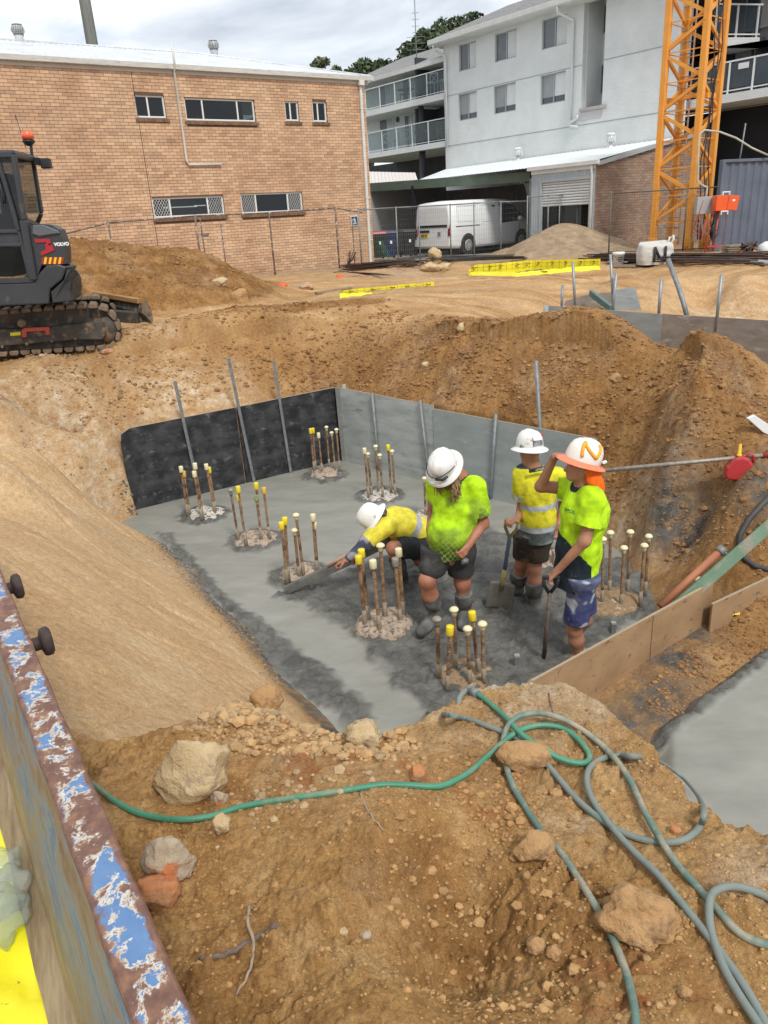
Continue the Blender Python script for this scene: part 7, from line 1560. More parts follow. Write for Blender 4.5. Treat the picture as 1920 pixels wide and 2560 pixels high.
def sdf_obj(name,prims,material,parent,st=.0065,cut=None,wr=None,col=None,shell=0):
    P=[];
    for p in prims:
        if p[0]=='c': m=max(p[3],p[4]); P+= [p[1]-m,p[1]+m,p[2]-m,p[2]+m]
        else: m=max(p[2]); P+= [p[1]-m,p[1]+m]
    P=np.array(P); o=P.min(0)-.03; n=((P.max(0)+.03-o)/st).astype(int)+2
    g=[o[i]+st*np.arange(n[i]) for i in range(3)]; X,Y,Z=np.meshgrid(*g,indexing='ij'); F=field(prims,X,Y,Z,o,st)
    if wr: F=F+wr(X,Y,Z)
    if cut: F=np.maximum(F,cut(X,Y,Z))
    V,Q=nets(F,o,st); me=bpy.data.meshes.new(name); me.vertices.add(len(V)); me.vertices.foreach_set('co',V.astype(np.float32).ravel()); nf=len(Q)
    me.loops.add(nf*4); me.loops.foreach_set('vertex_index',Q.ravel().astype(np.int32)); me.polygons.add(nf); me.polygons.foreach_set('loop_start',np.arange(nf,dtype=np.int32)*4); me.polygons.foreach_set('loop_total',np.full(nf,4,np.int32)); me.polygons.foreach_set('use_smooth',np.ones(nf,bool))
    if col is not None:
        c=col(V[:,0],V[:,1],V[:,2]); a=me.color_attributes.new('col','FLOAT_COLOR','POINT'); a.data.foreach_set('color',np.concatenate([c,np.ones((len(V),1))],1).astype(np.float32).ravel())
    me.update(calc_edges=True); me.validate(); me.materials.append(material); ob=bpy.data.objects.new(name,me); COL.objects.link(ob); ob.parent=parent; return ob
def attr_mat(name,rough=.8,ns=14,amt=.25,bump=.35,bs=18,bd=.012,spec=.3,splash=False):
    m=bpy.data.materials.new(name); m.use_nodes=True; nt=m.node_tree; B=nt.nodes['Principled BSDF']; B.inputs['Roughness'].default_value=rough; B.inputs['Specular IOR Level'].default_value=spec
    a=nt.nodes.new('ShaderNodeVertexColor'); a.layer_name='col'; tc=node(nt,'ShaderNodeTexCoord'); n=node(nt,'ShaderNodeTexNoise',Scale=ns,Detail=5); nt.links.new(tc.outputs['Object'],n.inputs['Vector'])
    r=node(nt,'ShaderNodeMapRange'); r.inputs[1].default_value=.3; r.inputs[2].default_value=.7; r.inputs[3].default_value=1-amt; r.inputs[4].default_value=1+amt*.3; nt.links.new(n.outputs['Fac'],r.inputs[0])
    x=node(nt,'ShaderNodeMix',_data_type='RGBA',_blend_type='MULTIPLY'); x.inputs[0].default_value=1; nt.links.new(a.outputs['Color'],x.inputs[6]); nt.links.new(r.outputs[0],x.inputs[7]); o_=x.outputs[2]
    if splash:
        n3=node(nt,'ShaderNodeTexNoise',Scale=16.,Detail=6,Roughness=.75); nt.links.new(tc.outputs['Object'],n3.inputs['Vector']); r3=node(nt,'ShaderNodeMapRange'); r3.inputs[1].default_value=.60; r3.inputs[2].default_value=.70; r3.inputs[4].default_value=.35; nt.links.new(n3.outputs['Fac'],r3.inputs[0])
        x3=node(nt,'ShaderNodeMix',_data_type='RGBA'); nt.links.new(r3.outputs[0],x3.inputs[0]); nt.links.new(o_,x3.inputs[6]); x3.inputs[7].default_value=(.22,.215,.17,1); o_=x3.outputs[2]
    nt.links.new(o_,B.inputs['Base Color'])
    n2=node(nt,'ShaderNodeTexNoise',Scale=bs,Detail=4); nt.links.new(tc.outputs['Object'],n2.inputs['Vector']); b=node(nt,'ShaderNodeBump',Strength=bump,Distance=bd); nt.links.new(n2.outputs['Fac'],b.inputs['Height']); nt.links.new(b.outputs[0],B.inputs['Normal']); return m
CLOTH=attr_mat('work_cloth',amt=.38,bump=.6,bs=13,bd=.02,splash=True); SKINA=attr_mat('skin_tone',rough=.55,ns=22,amt=.16,bump=.1,bs=60,spec=.4); BOOTM=attr_mat('cement_boot',rough=.75,ns=12,amt=.4,bump=.5,bs=30)
def C(*v): return np.array(v,float)
def const(c): return lambda x,y,z: np.tile(np.array(c,float),(len(x),1))
def mixn(x,y,z,c1,c2,s,t0,t1,seed=0):
    n=noise3(x*s,y*s,z*s,seed); f=sstep(t0,t1,n)[:,None]; return np.array(c1)*(1-f)+np.array(c2)*f
def unit(v): v=np.array(v,float); return v/np.linalg.norm(v)
def hand(w,d,pn,curl=.9,side=1,s=1.):
    "fingers curl towards pn; thumb on 'side' of the palm"
    d=unit(d); pn=unit(np.array(pn)-d*(np.array(pn)@d)); sd=unit(np.cross(d,pn))*side; P=[]
    pc=np.array(w)+d*.045*s; P.append(cap(w,np.array(w)+d*.03*s,.026*s,.027*s,.012))
    for q_ in (-.024,-.008,.008,.024): P.append(cap(np.array(w)+d*.02*s+sd*q_*.7*s,np.array(w)+d*.088*s+sd*q_*1.15*s,.0145*s,.0125*s,.012))
    for q_,l in ((-.030,.062),(-.010,.074),(.010,.080),(.030,.072)):
        a=np.array(w)+d*.088*s+sd*q_*s; dr=d.copy()
        for i,(f,r) in enumerate(((.45,.0095),(.32,.0088),(.23,.0080))):
            an=curl*(.55+.35*i); dr=unit(d*math.cos(an*(i+1)*.75)+pn*math.sin(an*(i+1)*.75)); b=a+dr*l*f*s; P.append(cap(a,b,r*s,r*.94*s,.004)); a=b
    a=np.array(w)+d*.030*s-sd*.026*s; t1=unit(d*.55-sd*.65+pn*.45); b=a+t1*.040*s; t2=unit(d*.75-sd*.05+pn*.6); P.append(cap(a,b,.0125*s,.0105*s,.010)); P.append(cap(b,b+t2*.032*s,.0102*s,.009*s,.004)); return P
def head(c,fw,up_,s=1.,beard=0):
    "c skull centre, fw facing, up_ crown"
    fw=unit(fw); up_=unit(np.array(up_)-fw*(np.array(up_)@fw)); lf=np.cross(up_,fw); R=np.stack([lf,fw,up_],1); c=np.array(c,float); G=lambda x,y,z: c+lf*x*s+fw*y*s+up_*z*s
    return [ell(c,(.076*s,.096*s,.098*s),R,.02),ell(G(0,.030,-.055),(.056*s,.062*s,.070*s),R,.03),ell(G(0,.062,-.092),(.028*s,.024*s,.022*s),R,.022),cap(G(0,.092,-.005),G(0,.112,-.042),.010*s,.0135*s,.012),cap(G(-.03,.088,.018),G(.03,.088,.018),.010*s,.010*s,.014),cap(G(-.018,.088,-.070),G(.018,.088,-.070),.008*s,.008*s,.008),cap(G(.079,-.005,-.01),G(.081,-.012,-.04),.011*s,.008*s,.006),cap(G(-.079,-.005,-.01),G(-.081,-.012,-.04),.011*s,.008*s,.006)],G,(lf,fw,up_)
def helmet(parent,c,fw,up_,white,brim,rb=.165,dirt=None,s=1.):
    fw=unit(fw); up_=unit(np.array(up_)-fw*(np.array(up_)@fw)); lf=np.cross(up_,fw); R=Matrix(((lf[0],fw[0],up_[0],c[0]),(lf[1],fw[1],up_[1],c[1]),(lf[2],fw[2],up_[2],c[2]),(0,0,0,1)))
    n=40; V=[];F=[]; prof=[(1.0,-.004),(1.0,.02),(.985,.05),(.93,.085),(.80,.118),(.58,.140),(.30,.152),(.02,.156)]
    for e,z in prof:
        for i in range(n):
            a=2*math.pi*i/n; rx,ry=.118,.138; V.append((rx*e*math.cos(a),ry*e*math.sin(a),z+ (.010*math.exp(-(math.cos(a)*e*rx/.018)**2) if e<.99 else 0)+(.006*math.exp(-((abs(math.cos(a)*e*rx)-.045)/.010)**2) if e<.97 else 0)))
    for j in range(len(prof)-1):
        for i in range(n): k=(i+1)%n; F.append((j*n+i,j*n+k,(j+1)*n+k,(j+1)*n+i))
    h=MB().add(V,F,True).build('hard_hat',white,parent); h.matrix_local=R@Matrix.Scale(s,4)
    V=[];F=[]; rs=[(.99,.004),(1.08,-.006),(1.22,-.014),(1.34,-.020),(1.37,-.026),(1.34,-.028),(1.2,-.022),(1.0,-.008)]
    for e,z in rs:
        for i in range(n):
            a=2*math.pi*i/n; ff=1+.04*max(0,math.sin(a)); V.append((.118*e*ff*math.cos(a)*1.02,.138*e*ff*math.sin(a),z-.010*abs(math.sin(a))**2*(e-1)*2))
    for j in range(len(rs)-1):
        for i in range(n): k=(i+1)%n; F.append((j*n+i,j*n+k,(j+1)*n+k,(j+1)*n+i))
    b=MB().add(V,F,True).build('brim',brim,h); return h
def HAT(n,dirt,amt): return mat(n,(.80,.80,.78),(.72,.72,.69),rough=.35,ns=5,c3=dirt,s3=11,t3=amt,bump=.04,bs=20)
def person(lab,base): return thing('person',lab,'person',tuple(map(float,base)))
SK=(.42,.205,.125); SK2=(.35,.16,.095)
# =================================================== D: man with one hand on his hat brim
YD=float(onz(1437,1646,H)[1]); bD=np.array([onz(1437,1646,H)[0],YD,H])
J=lambda x,y,dy=0.: ony(x,y,YD+dy)-bD
D=person('man in lime shirt and blue patterned shorts holding his coral-brimmed hard hat',bD)
hc=J(1452,1164,0); fw=(-1,-.12,.16); prH,GH,axH=head(hc,fw,(.14,0,1))
nk=J(1462,1210,.01); ch=J(1462,1275,0); wa=J(1447,1370,.0); pv=J(1440,1440,.0)
sN=J(1488,1250,-.17); sF=J(1428,1222,.18)
eN=J(1462,1352,-.24); wN=J(1396,1424,-.16); 
eF=J(1352,1216,.22); wF=J(1386,1142,.10)
kn=J(1436,1572,-.02); an=J(1448,1640,.02); kf=J(1462,1548,.16); af=J(1420,1612,.30)
hN=J(1455,1455,-.09); hF=J(1452,1450,.09)
pr=prH+[cap(hc+(nk-hc)*.4,nk,.058,.062),cap(nk,ch,.075,.10),cap(sN,eN,.056,.043),cap(eN,wN,.043,.028),cap(sF,eF,.054,.043),cap(eF,wF,.043,.028),ell(ch,(.14,.17,.17)),cap(ch,pv,.13,.14),cap(hN,kn,.085,.058),cap(kn,kn+(an-kn)*.4,.056,.060),cap(kn+(an-kn)*.4,an,.060,.038),cap(hF,kf,.085,.056),cap(kf,af,.056,.038),cap(an,an+C(-.15,-.02,-.05),.04,.032)]
pr+=hand(wN,J(1368,1448,-.14)-wN,(-.3,.2,-1),1.0,1)+hand(wF,C(1,.0,.10),(.2,-.35,-.8),.25,-1)
sdf_obj('body',pr,SKINA,D,st=.0066,col=lambda x,y,z: mixn(x,y,z,SK,SK2,7,-.2,.3,3))
LIME=(.50,.82,.012); NAVY=(.012,.022,.032)
s_bot=pv[2]-.02
for e_ in (-.031,.031): MB().lathe([(.0,-.010),(.009,-.004),(.010,.003),(.0,.008)],10,tuple(GH(e_,.086,.008)),axis=tuple(axH[1])).build('eye',mat('dark_eye',(.03,.02,.015),rough=.2),D)
shp=[cap(nk+C(0,0,-.05),ch,.075,.15,.05),ell(ch+C(0,0,-.02),(.165,.205,.19),k=.05),cap(ch,wa,.165,.165,.05),cap(wa,pv+C(-.01,0,-.06),.165,.170,.05),cap(sN+C(-.02,.03,0),sN+(eN-sN)*.70,.085,.088,.04),cap(sF,sF+(eF-sF)*.5,.080,.080,.04),cap(sN,sF,.08,.08,.05)]
def cutD(X,Y,Z):
    low=(pv[2]-.07+.10*np.clip((X-pv[0]),-.2,.2)*-1.2)-Z
    dN=(eN-sN)/np.linalg.norm(eN-sN); aN=sN+(eN-sN)*.66; c1=(X-aN[0])*dN[0]+(Y-aN[1])*dN[1]+(Z-aN[2])*dN[2]
    near=((X-aN[0])**2+(Y-aN[1])**2+(Z-aN[2])**2)<.16**2; c1=np.where(near&(Y<sN[1]+.02)&((Y-ch[1])<-.13),c1,-1)
    dF=(eF-sF)/np.linalg.norm(eF-sF); aF=sF+(eF-sF)*.45; c2=(X-aF[0])*dF[0]+(Y-aF[1])*dF[1]+(Z-aF[2])*dF[2]; near=((X-aF[0])**2+(Y-aF[1])**2+(Z-aF[2])**2)<.17**2; c2=np.where(near,c2,-1)
    c3=np.where((X-nk[0])**2+(Y-nk[1])**2<.10**2,Z-(nk[2]-.015),-1)
    return np.maximum(np.maximum(low,c1),np.maximum(c2,c3))
wrk=lambda a,f,sd: (lambda X,Y,Z: a*noise3(X*f*.7,Y*f*.7,Z*f,sd)+a*.5*noise3(X*f*2,Y*f*2,Z*f*1.3+X*f,sd+1))
def colD(x,y,z):
    f=sstep(-.004,.004,(-.10-.9*(x-ch[0])*1.0+ .0)-(z-ch[2])-.10*0); 
    # navy lower front panel, curved seam falling from the belly to the hip
    seam=ch[2]-.16-1.15*np.clip(x-(ch[0]-.16),0,.3)+.25*np.clip(y-ch[1],-.1,.2); nv=(z<seam)&(x<ch[0]+.03)&~(((y-ch[1])<-.155)&(z>wa[2]+.02))
    col=np.where(nv[:,None],np.array(NAVY),np.array(LIME)); cl=((z>nk[2]-.05)&((x-nk[0])**2+(y-nk[1])**2<.105**2)); col=np.where(cl[:,None],np.array(NAVY),col); bk=(x>ch[0]+.15)&(np.abs(y-ch[1]-.1)<.02); return col
sh_=sdf_obj('shirt',shp,CLOTH,D,st=.0066,cut=cutD,wr=wrk(.016,9,5),col=colD)
m=MB(); 
tm=text_mesh('shirt_print','SPOL',.034,mat('green_print',(.03,.16,.05)),sh_,(0,0,0),(0,0,0),bold=.001)
lc_=J(1424,1278,-.215); tm.matrix_local=Matrix.Translation(tuple(lc_))@Matrix.Rotation(math.radians(-28),4,'Z')@Matrix.Rotation(math.radians(90),4,'X')@Matrix.Rotation(-.25,4,'Z')
# collar
cl=MB(); 
for k in range(14):
    a0=2*math.pi*k/14; a1=2*math.pi*(k+1)/14
    if 3<k<5: continue
    p0=nk+C(.072*math.cos(a0)-.0,.078*math.sin(a0),.012+.012*math.cos(a0)); p1=nk+C(.072*math.cos(a1),.078*math.sin(a1),.012+.012*math.cos(a1)); o=C(.03*math.cos(a0),.03*math.sin(a0),-.04); o1=C(.03*math.cos(a1),.03*math.sin(a1),-.04); cl.add([p0,p1,p1+o1,p0+o],[(0,1,2,3)],True)
cl.build('collar',mat('navy_cloth',NAVY,rough=.9),D,fixn=False)
SHW=(.55,.57,.62)
sho=[cap(hN+C(0,0,.05),hF+C(0,0,.05),.135,.135,.04),cap(hN,hN+(kn-hN)*.86,.108,.100,.03),cap(hF,hF+(kf-hF)*.80,.105,.098,.03)]
def cutS(X,Y,Z): a=hN+(kn-hN)*.84; return np.maximum((a[2]-.0)-Z,Z-(pv[2]+.05))
sdf_obj('shorts',sho,CLOTH,D,st=.0066,cut=cutS,wr=wrk(.014,9,8),col=lambda x,y,z: mixn(x,y,z,(.045,.055,.16),SHW,11,.12,.26,12)*.75+.25*mixn(x,y,z,(.09,.11,.26),(.3,.33,.42),5,-.1,.2,14))
sck=[cap(an+C(0,0,.06),an+C(-.02,0,.0),.046,.048),cap(an+C(0,0,.0),an+C(-.16,-.02,-.05),.045,.038)]
sdf_obj('sock',[cap(an+C(0,0,.05),an+C(-.005,0,-.02),.045,.048)],CLOTH,D,col=const((.45,.62,.10)))
sdf_obj('boot',[cap(an+C(.02,0,-.045),an+C(-.17,-.02,-.065),.05,.044),cap(an+C(0,0,-.02),an+C(0,0,-.05),.052,.05)],BOOTM,D,col=const((.20,.13,.08)))
sdf_obj('boot',[cap(af+C(.02,0,-.03),af+C(-.15,-.03,-.045),.045,.040),cap(af+C(0,0,.05),af+C(.01,0,-.02),.047,.05)],BOOTM,D,col=const((.30,.19,.10)))
ORB=mat('coral_brim',(.80,.22,.11),rough=.35); 
hatc=hc+C(.012,0,.045); hD=helmet(D,hatc,(-1,-.16,.34),(.34,0.02,1),mat('warm_white_shell',(.80,.76,.70),(.76,.70,.62),rough=.3,ns=3),ORB,s=1.0)
# sprayed letter N following the shell: strokes as small tubes lying on it
m=MB()
_pz=[p[1] for p in [(1,-.004),(1,.02),(.985,.05),(.93,.085),(.80,.118),(.58,.140),(.30,.152),(.02,.156)]]; _pe=[1,1,.985,.93,.80,.58,.30,.02]
def onshell(u,v): # u along back-front, v up on the camera side
    a=math.radians(u); z=.035+.10*(v-38)/38; e=float(np.interp(z,_pz,_pe)); return Vector((.118*e*math.cos(a),.138*e*math.sin(a),z+.006))
side_=1
def S(u,v): p=onshell(u,v); return Vector((p.x*side_,p.y,p.z))
for A_,B_ in (((30,38),(42,76)),((42,76),(-14,42)),((-14,42),(-38,76))):
    pts=[S(A_[0]+(B_[0]-A_[0])*t,A_[1]+(B_[1]-A_[1])*t) for t in np.linspace(0,1,7)]; m.tube(pts,[.0125]*7,8)
o=m.build('sprayed_letter',mat('spray_orange',(.86,.40,.02),(.80,.34,.03),ns=30,rough=.6),hD)
bk_=hc+C(.06,.0,-.03)
fl=[cap(hc+C(.03,-.075,-.02),hc+C(.075,-.07,-.13),.022,.03,.04),cap(hc+C(.09,-.05,-.02),hc+C(.125,-.05,-.18),.034,.042,.05),cap(hc+C(.10,.04,-.03),hc+C(.14,.05,-.175),.032,.038,.05),cap(hc+C(.06,-.085,-.09),hc+C(.13,-.04,-.17),.034,.04,.04)]
sdf_obj('neck_flap',fl,CLOTH,D,st=.006,wr=wrk(.012,14,3),col=const((.86,.14,.008)))
m=MB(); 
for k in range(3): p=hatc+C(.12+.012*k,-.085+.01*k,-.005); m.box(tuple(p-C(.006,.03,.0)),tuple(p+C(.006,.0,.012)))
m.build('hat_stickers',WHITE_PAINT,D)
# shovel under his near hand
def shovel(lab,top,tip,blade,col1,hand_w=.11,bw=.13,bl=.27,nrm=(0,-1,0)):
    top=Vector(top);tip=Vector(tip); t=thing('shovel',lab,'shovel',tuple(tip)); d=(top-tip); L_=d.length; dn=d.normalized(); x=Vector(nrm).cross(dn).normalized(); y=dn.cross(x)
    q_=lambda a,b,c: x*a+y*b+dn*c
    s0=bl if blade else 0
    sh=MB(); sh.tube([dn*s0*.9,dn*(L_-.14)],[.019,.017],12); o=sh.build('shaft',col1,t)
    g=MB(); g.tube([dn*(L_-.16),q_(.05,0,L_-.07),q_(.055,0,L_)],.014,8); g.tube([dn*(L_-.16),q_(-.05,0,L_-.07),q_(-.055,0,L_)],.014,8); g.tube([q_(-.062,0,L_),q_(.062,0,L_)],.016,10); g.build('d_handle',mat('handle_yellow_grime',(.40,.33,.06),(.16,.14,.09),rough=.6,ns=22) if blade else BLACK,t)
    if blade:
        n=12; V=[];F=[]
        for j in range(9):
            e=j/8; w_=bw*(.86+.14*math.sin(e*1.6)) if e<.85 else bw*1.0*(1-(e-.85)*.6)
            for i in range(n+1): a=(i/n-.5)*2; V.append(q_(a*w_,-.028*(1-abs(a)**2.2)+.012*(1-e)+(.02*math.exp(-(a/.12)**2)*(1-e)),bl*(1-e)))
        for j in range(8):
            for i in range(n): F.append((j*(n+1)+i,j*(n+1)+i+1,(j+1)*(n+1)+i+1,(j+1)*(n+1)+i))
        b=MB().add(V,F,True).build('blade',mat('cement_blade',(.17,.165,.14),(.24,.235,.20),rough=.55,metal=.2,ns=9),t,fixn=False); sm=b.modifiers.new('s','SOLIDIFY'); sm.thickness=.004
        MB().tube([dn*(bl*.75),dn*(bl+.14)],[.018,.024],12).build('socket',mat('handle_yellow_grime',(.40,.33,.06)),t)
    return t
gN=wN+unit(J(1368,1448,-.14)-wN)*.075+C(0,0,-.012)+bD
shovel('dark shovel planted upright under the hand of the man in patterned shorts',gN+C(0,0,.0),onz(1358,1660,H-.05),False,mat('grimy_shaft',(.06,.045,.04),(.16,.12,.10),rough=.7,ns=18))
# =================================================== A: long-haired man looking down
YA=float(onz(1108,1572,H)[1]); bA=np.array([onz(1108,1572,H)[0],YA,H]); J=lambda x,y,dy=0.: ony(x,y,YA+dy)-bA
A=person('stocky man with long fair hair in a lime polo, looking down',bA)
hc=J(1112,1172,-.12); fw=(-.42,-.62,-.66); prH,GH,axH=head(hc,fw,(-.30,-.45,.84))
nk=J(1146,1194,.0); ch=J(1140,1255,.02); be=J(1128,1330,-.02); pv=J(1122,1378,.0)
sR=J(1188,1218,-.06); sL=J(1094,1210,.06); eR=J(1207,1308,-.06); wR=J(1172,1362,-.20); eL=J(1083,1278,.10); wL=J(1074,1322,.0)
hL=J(1096,1382,.0); hR=J(1148,1384,.02); kL=J(1068,1452,-.14); aL=J(1087,1540,-.02); kR=J(1156,1456,.02); aR=J(1162,1530,.08)
pr=prH+[cap(hc+(nk-hc)*.4,nk,.062,.068),cap(nk,ch,.08,.12),cap(sR,eR,.062,.050),cap(eR,wR,.050,.031),cap(sL,eL,.058,.046),cap(eL,wL,.046,.030),ell(ch,(.17,.13,.17)),cap(ch,be,.14,.15),cap(be,pv,.15,.14),cap(hL,kL,.105,.070),cap(kL,kL+(aL-kL)*.4,.066,.068),cap(kL+(aL-kL)*.4,aL,.066,.045),cap(hR,kR,.105,.068),cap(kR,aR,.066,.045)]
pr+=hand(wR,J(1156,1385,-.26)-wR,(-.6,.1,-.3),1.1,-1)+hand(wL,C(-.05,-.1,-1),(.4,-.3,0),.8,1)
sdf_obj('body',pr,SKINA,A,st=.0068,col=lambda x,y,z: mixn(x,y,z,(.44,.19,.12),(.34,.14,.085),7,-.2,.3,4))
shp=[cap(nk+C(0,0,-.05),ch,.085,.16,.05),ell(ch,(.21,.165,.18),k=.05),cap(ch,be,.172,.170,.06),ell(be+C(-.01,-.03,.02),(.178,.160,.17),k=.06),cap(be,pv+C(0,0,.0),.168,.170,.05),cap(sR+C(-.01,0,0),sR+(eR-sR)*.80,.092,.098,.04),cap(sL,sL+(eL-sL)*.5,.085,.08,.04),cap(sR,sL,.085,.085,.05)]
def cutA(X,Y,Z):
    low=(pv[2]-.02)-.25*(pv[0]-X)*(X<pv[0])-Z-0*X; 
    r=[low]
    for s_,e_,f_,rad in ((sR,eR,.74,.15),(sL,eL,.55,.13)):
        d=unit(e_-s_); a=s_+(e_-s_)*f_; c1=(X-a[0])*d[0]+(Y-a[1])*d[1]+(Z-a[2])*d[2]; outer=((X-ch[0])*(1 if s_ is sR else -1)>.155); r.append(np.where((((X-a[0])**2+(Y-a[1])**2+(Z-a[2])**2)<rad**2)&outer,c1,-1))
    r.append(np.where((X-nk[0])**2+(Y-nk[1])**2<.09**2,Z-(nk[2]-.01),-1)); return np.maximum.reduce(r)
def colA(x,y,z):
    L1=np.array((.50,.83,.012)); base=np.tile(L1,(len(x),1)); dirt=sstep(-.02,.30,noise3(x*5,y*5,z*5,33)+.10)*sstep(ch[2]+.15,be[2]+.05,z+0)*0
    dd=np.clip(sstep(-.1,.25,noise3(x*6,y*6,z*6,31))*.55,0,1)[:,None]*(z<ch[2]+.1)[:,None]; base=base*(1-dd)+np.array((.20,.30,.06))*dd
    g=sstep(be[2]+.10,pv[2]+.02,z)[:,None]; sl=(x>ch[0]+.165); g2=np.where(sl,sstep(sR[2]-.08,eR[2]+.03,z),0)[:,None]; g=np.maximum(g,g2)*.93
    base=base*(1-g)+np.array((.035,.055,.03))*g
    # lattice print
    uu_=np.where(sl,y*1.0+x*.3,x+.35*y); pp=.042; q1=np.abs(((uu_+z*.75)/pp)%1-.5); q2=np.abs(((uu_-z*.75)/pp)%1-.5); ln=((np.minimum(.5-q1,.5-q2))<.075)&(g[:,0]>.12); base[ln]=base[ln]*.35+np.array((.42,.66,.08))*.65
    return base
sh_=sdf_obj('shirt',shp,CLOTH,A,st=.0060,cut=cutA,wr=wrk(.014,8,7),col=colA)
tm=text_mesh('shirt_print','ROYAL',.022,mat('dark_print',(.10,.05,.03)),sh_,(0,0,0),(0,0,0),bold=.001); p=J(1144,1236,-.165); tm.matrix_local=Matrix.Translation(tuple(p))@Matrix.Rotation(math.radians(5),4,'Z')@Matrix.Rotation(math.radians(70),4,'X')@Matrix.Rotation(-.12,4,'Z')
sho=[cap(hL+C(0,0,.03),hR+C(0,0,.03),.150,.150,.05),cap(hL,hL+(kL-hL)*.55,.135,.115,.03),cap(hR,hR+(kR-hR)*.68,.135,.112,.03)]
def cutSA(X,Y,Z): lo=np.where(X<pv[0]-.03,hL[2]-.155,hR[2]-.19); return np.maximum(lo-Z,Z-(pv[2]+.06))
so_=sdf_obj('shorts',sho,CLOTH,A,st=.0068,cut=cutSA,wr=wrk(.010,10,18),col=lambda x,y,z: mixn(x,y,z,(.045,.045,.047),(.10,.10,.10),6,.1,.4,20))
p=J(1162,1404,-.175); MB().lathe([(.0,0),(.034,0),(.036,.003),(.0,.004)],20,tuple(p),axis=(.25,-1,-.1)).build('shorts_badge',mat('faded_badge',(.28,.28,.28),(.10,.10,.10),ns=60),so_)
def gumboot(P,knee,ank,toe,top_f,parent,colr,sock=True,r=.072):
    tp=knee+(ank-knee)*top_f
    sdf_obj('gumboot',[cap(tp,tp+(ank-tp)*.35,r,r*.95,.02),cap(tp+(ank-tp)*.35,ank+C(0,0,.03),r*.90,r*.72,.03),cap(ank+C(0,0,-.02),ank+toe,r*.70,r*.62,.03),cap(ank+toe*.5,ank+toe,r*.7,r*.62,.02)],BOOTM,parent,col=lambda x,y,z: mixn(x,y,z,colr,(.20,.195,.18),8,-.15,.3,40),cut=lambda X,Y,Z: (X-tp[0])*unit(tp-ank)[0]+(Y-tp[1])*unit(tp-ank)[1]+(Z-tp[2])*unit(tp-ank)[2],wr=wrk(.010,12,3))
    if sock: sdf_obj('sock',[cap(tp-(ank-tp)*.08,tp+(ank-tp)*.10,r*.80,r*.86,.01)],CLOTH,parent,col=const((.24,.25,.25)),cut=lambda X,Y,Z: (X-tp[0])*unit(tp-ank)[0]+(Y-tp[1])*unit(tp-ank)[1]+(Z-tp[2])*unit(tp-ank)[2]-.045)
gumboot(A,kL,aL,C(-.13,-.16,-.045),.40,A,(.10,.10,.10),r=.078); gumboot(A,kR,aR,C(-.04,-.15,-.04),.36,A,(.105,.105,.105),r=.076)
hA=helmet(A,hc+unit((-.30,-.45,.84))*.035,(-.42,-.62,-.66),(-.30,-.45,.84),HAT('stained_white_shell',(.45,.42,.34),(.56,.72)),mat('stained_brim',(.72,.71,.67),(.60,.58,.52),rough=.4,ns=6),s=.93)
# safety glasses resting on the shell
m=MB(); pts=[Vector((.135*math.cos(a),.155*math.sin(a),.055+.02*math.sin(a*2))) for a in np.linspace(.1,3.0,18)]; m.tube(pts,.0045,6); m.tube([Vector((.10,.115,.04)),Vector((.06,.15,.03)),Vector((.0,.158,.035))],.012,6); m.build('safety_glasses',BLACK,hA)
m=MB(); m.add([Vector((.10*math.cos(a),.10+.09*math.sin(a),z)) for z in (-.02,-.055) for a in np.linspace(.3,2.84,10)],[(i,i+1,i+11,i+10) for i in range(9)],True); m.build('face_shade',BLACK,hA,fixn=False)
# hair in strands from under the brim
HAIR=mat('fair_hair',(.36,.245,.12),(.20,.125,.06),rough=.6,ns=60,stretch=(1,1,.15)); m=MB(); rh=random.Random(9)
bk=-unit(fw)
for k in range(300):
    a=rh.uniform(-2.0,1.5); up_=unit((-.30,-.45,.84)); lf=np.cross(up_,unit(fw)); r0=hc+(bk*math.cos(a)+lf*math.sin(a)*-1)*.088+C(0,0,.005); L_=rh.uniform(.14,.26); dr=C(rh.uniform(-.03,.03),rh.uniform(-.05,.02),-1)
    p=[r0,r0+C(rh.uniform(-.01,.02),rh.uniform(-.02,.0),-.35*L_),r0+C(rh.uniform(-.02,.035),rh.uniform(-.05,-.0),-.7*L_),r0+C(rh.uniform(-.035,.045),rh.uniform(-.06,.01),-L_)]; m.tube(p,[.007,.008,.006,.002],5)
o=m.build('hair',HAIR,A,fixn=False); o['kind']='stuff'
cl=MB()
for k in range(12):
    a0=2*math.pi*k/12; a1=2*math.pi*(k+1)/12; p0=nk+C(.082*math.cos(a0),.08*math.sin(a0),.025);p1=nk+C(.082*math.cos(a1),.08*math.sin(a1),.025); o0=C(.025*math.cos(a0),.025*math.sin(a0),-.045); o1=C(.025*math.cos(a1),.025*math.sin(a1),-.045); cl.add([p0,p1,p1+o1,p0+o0],[(0,1,2,3)],True)
cl.build('collar',mat('navy_cloth',NAVY),A,fixn=False)
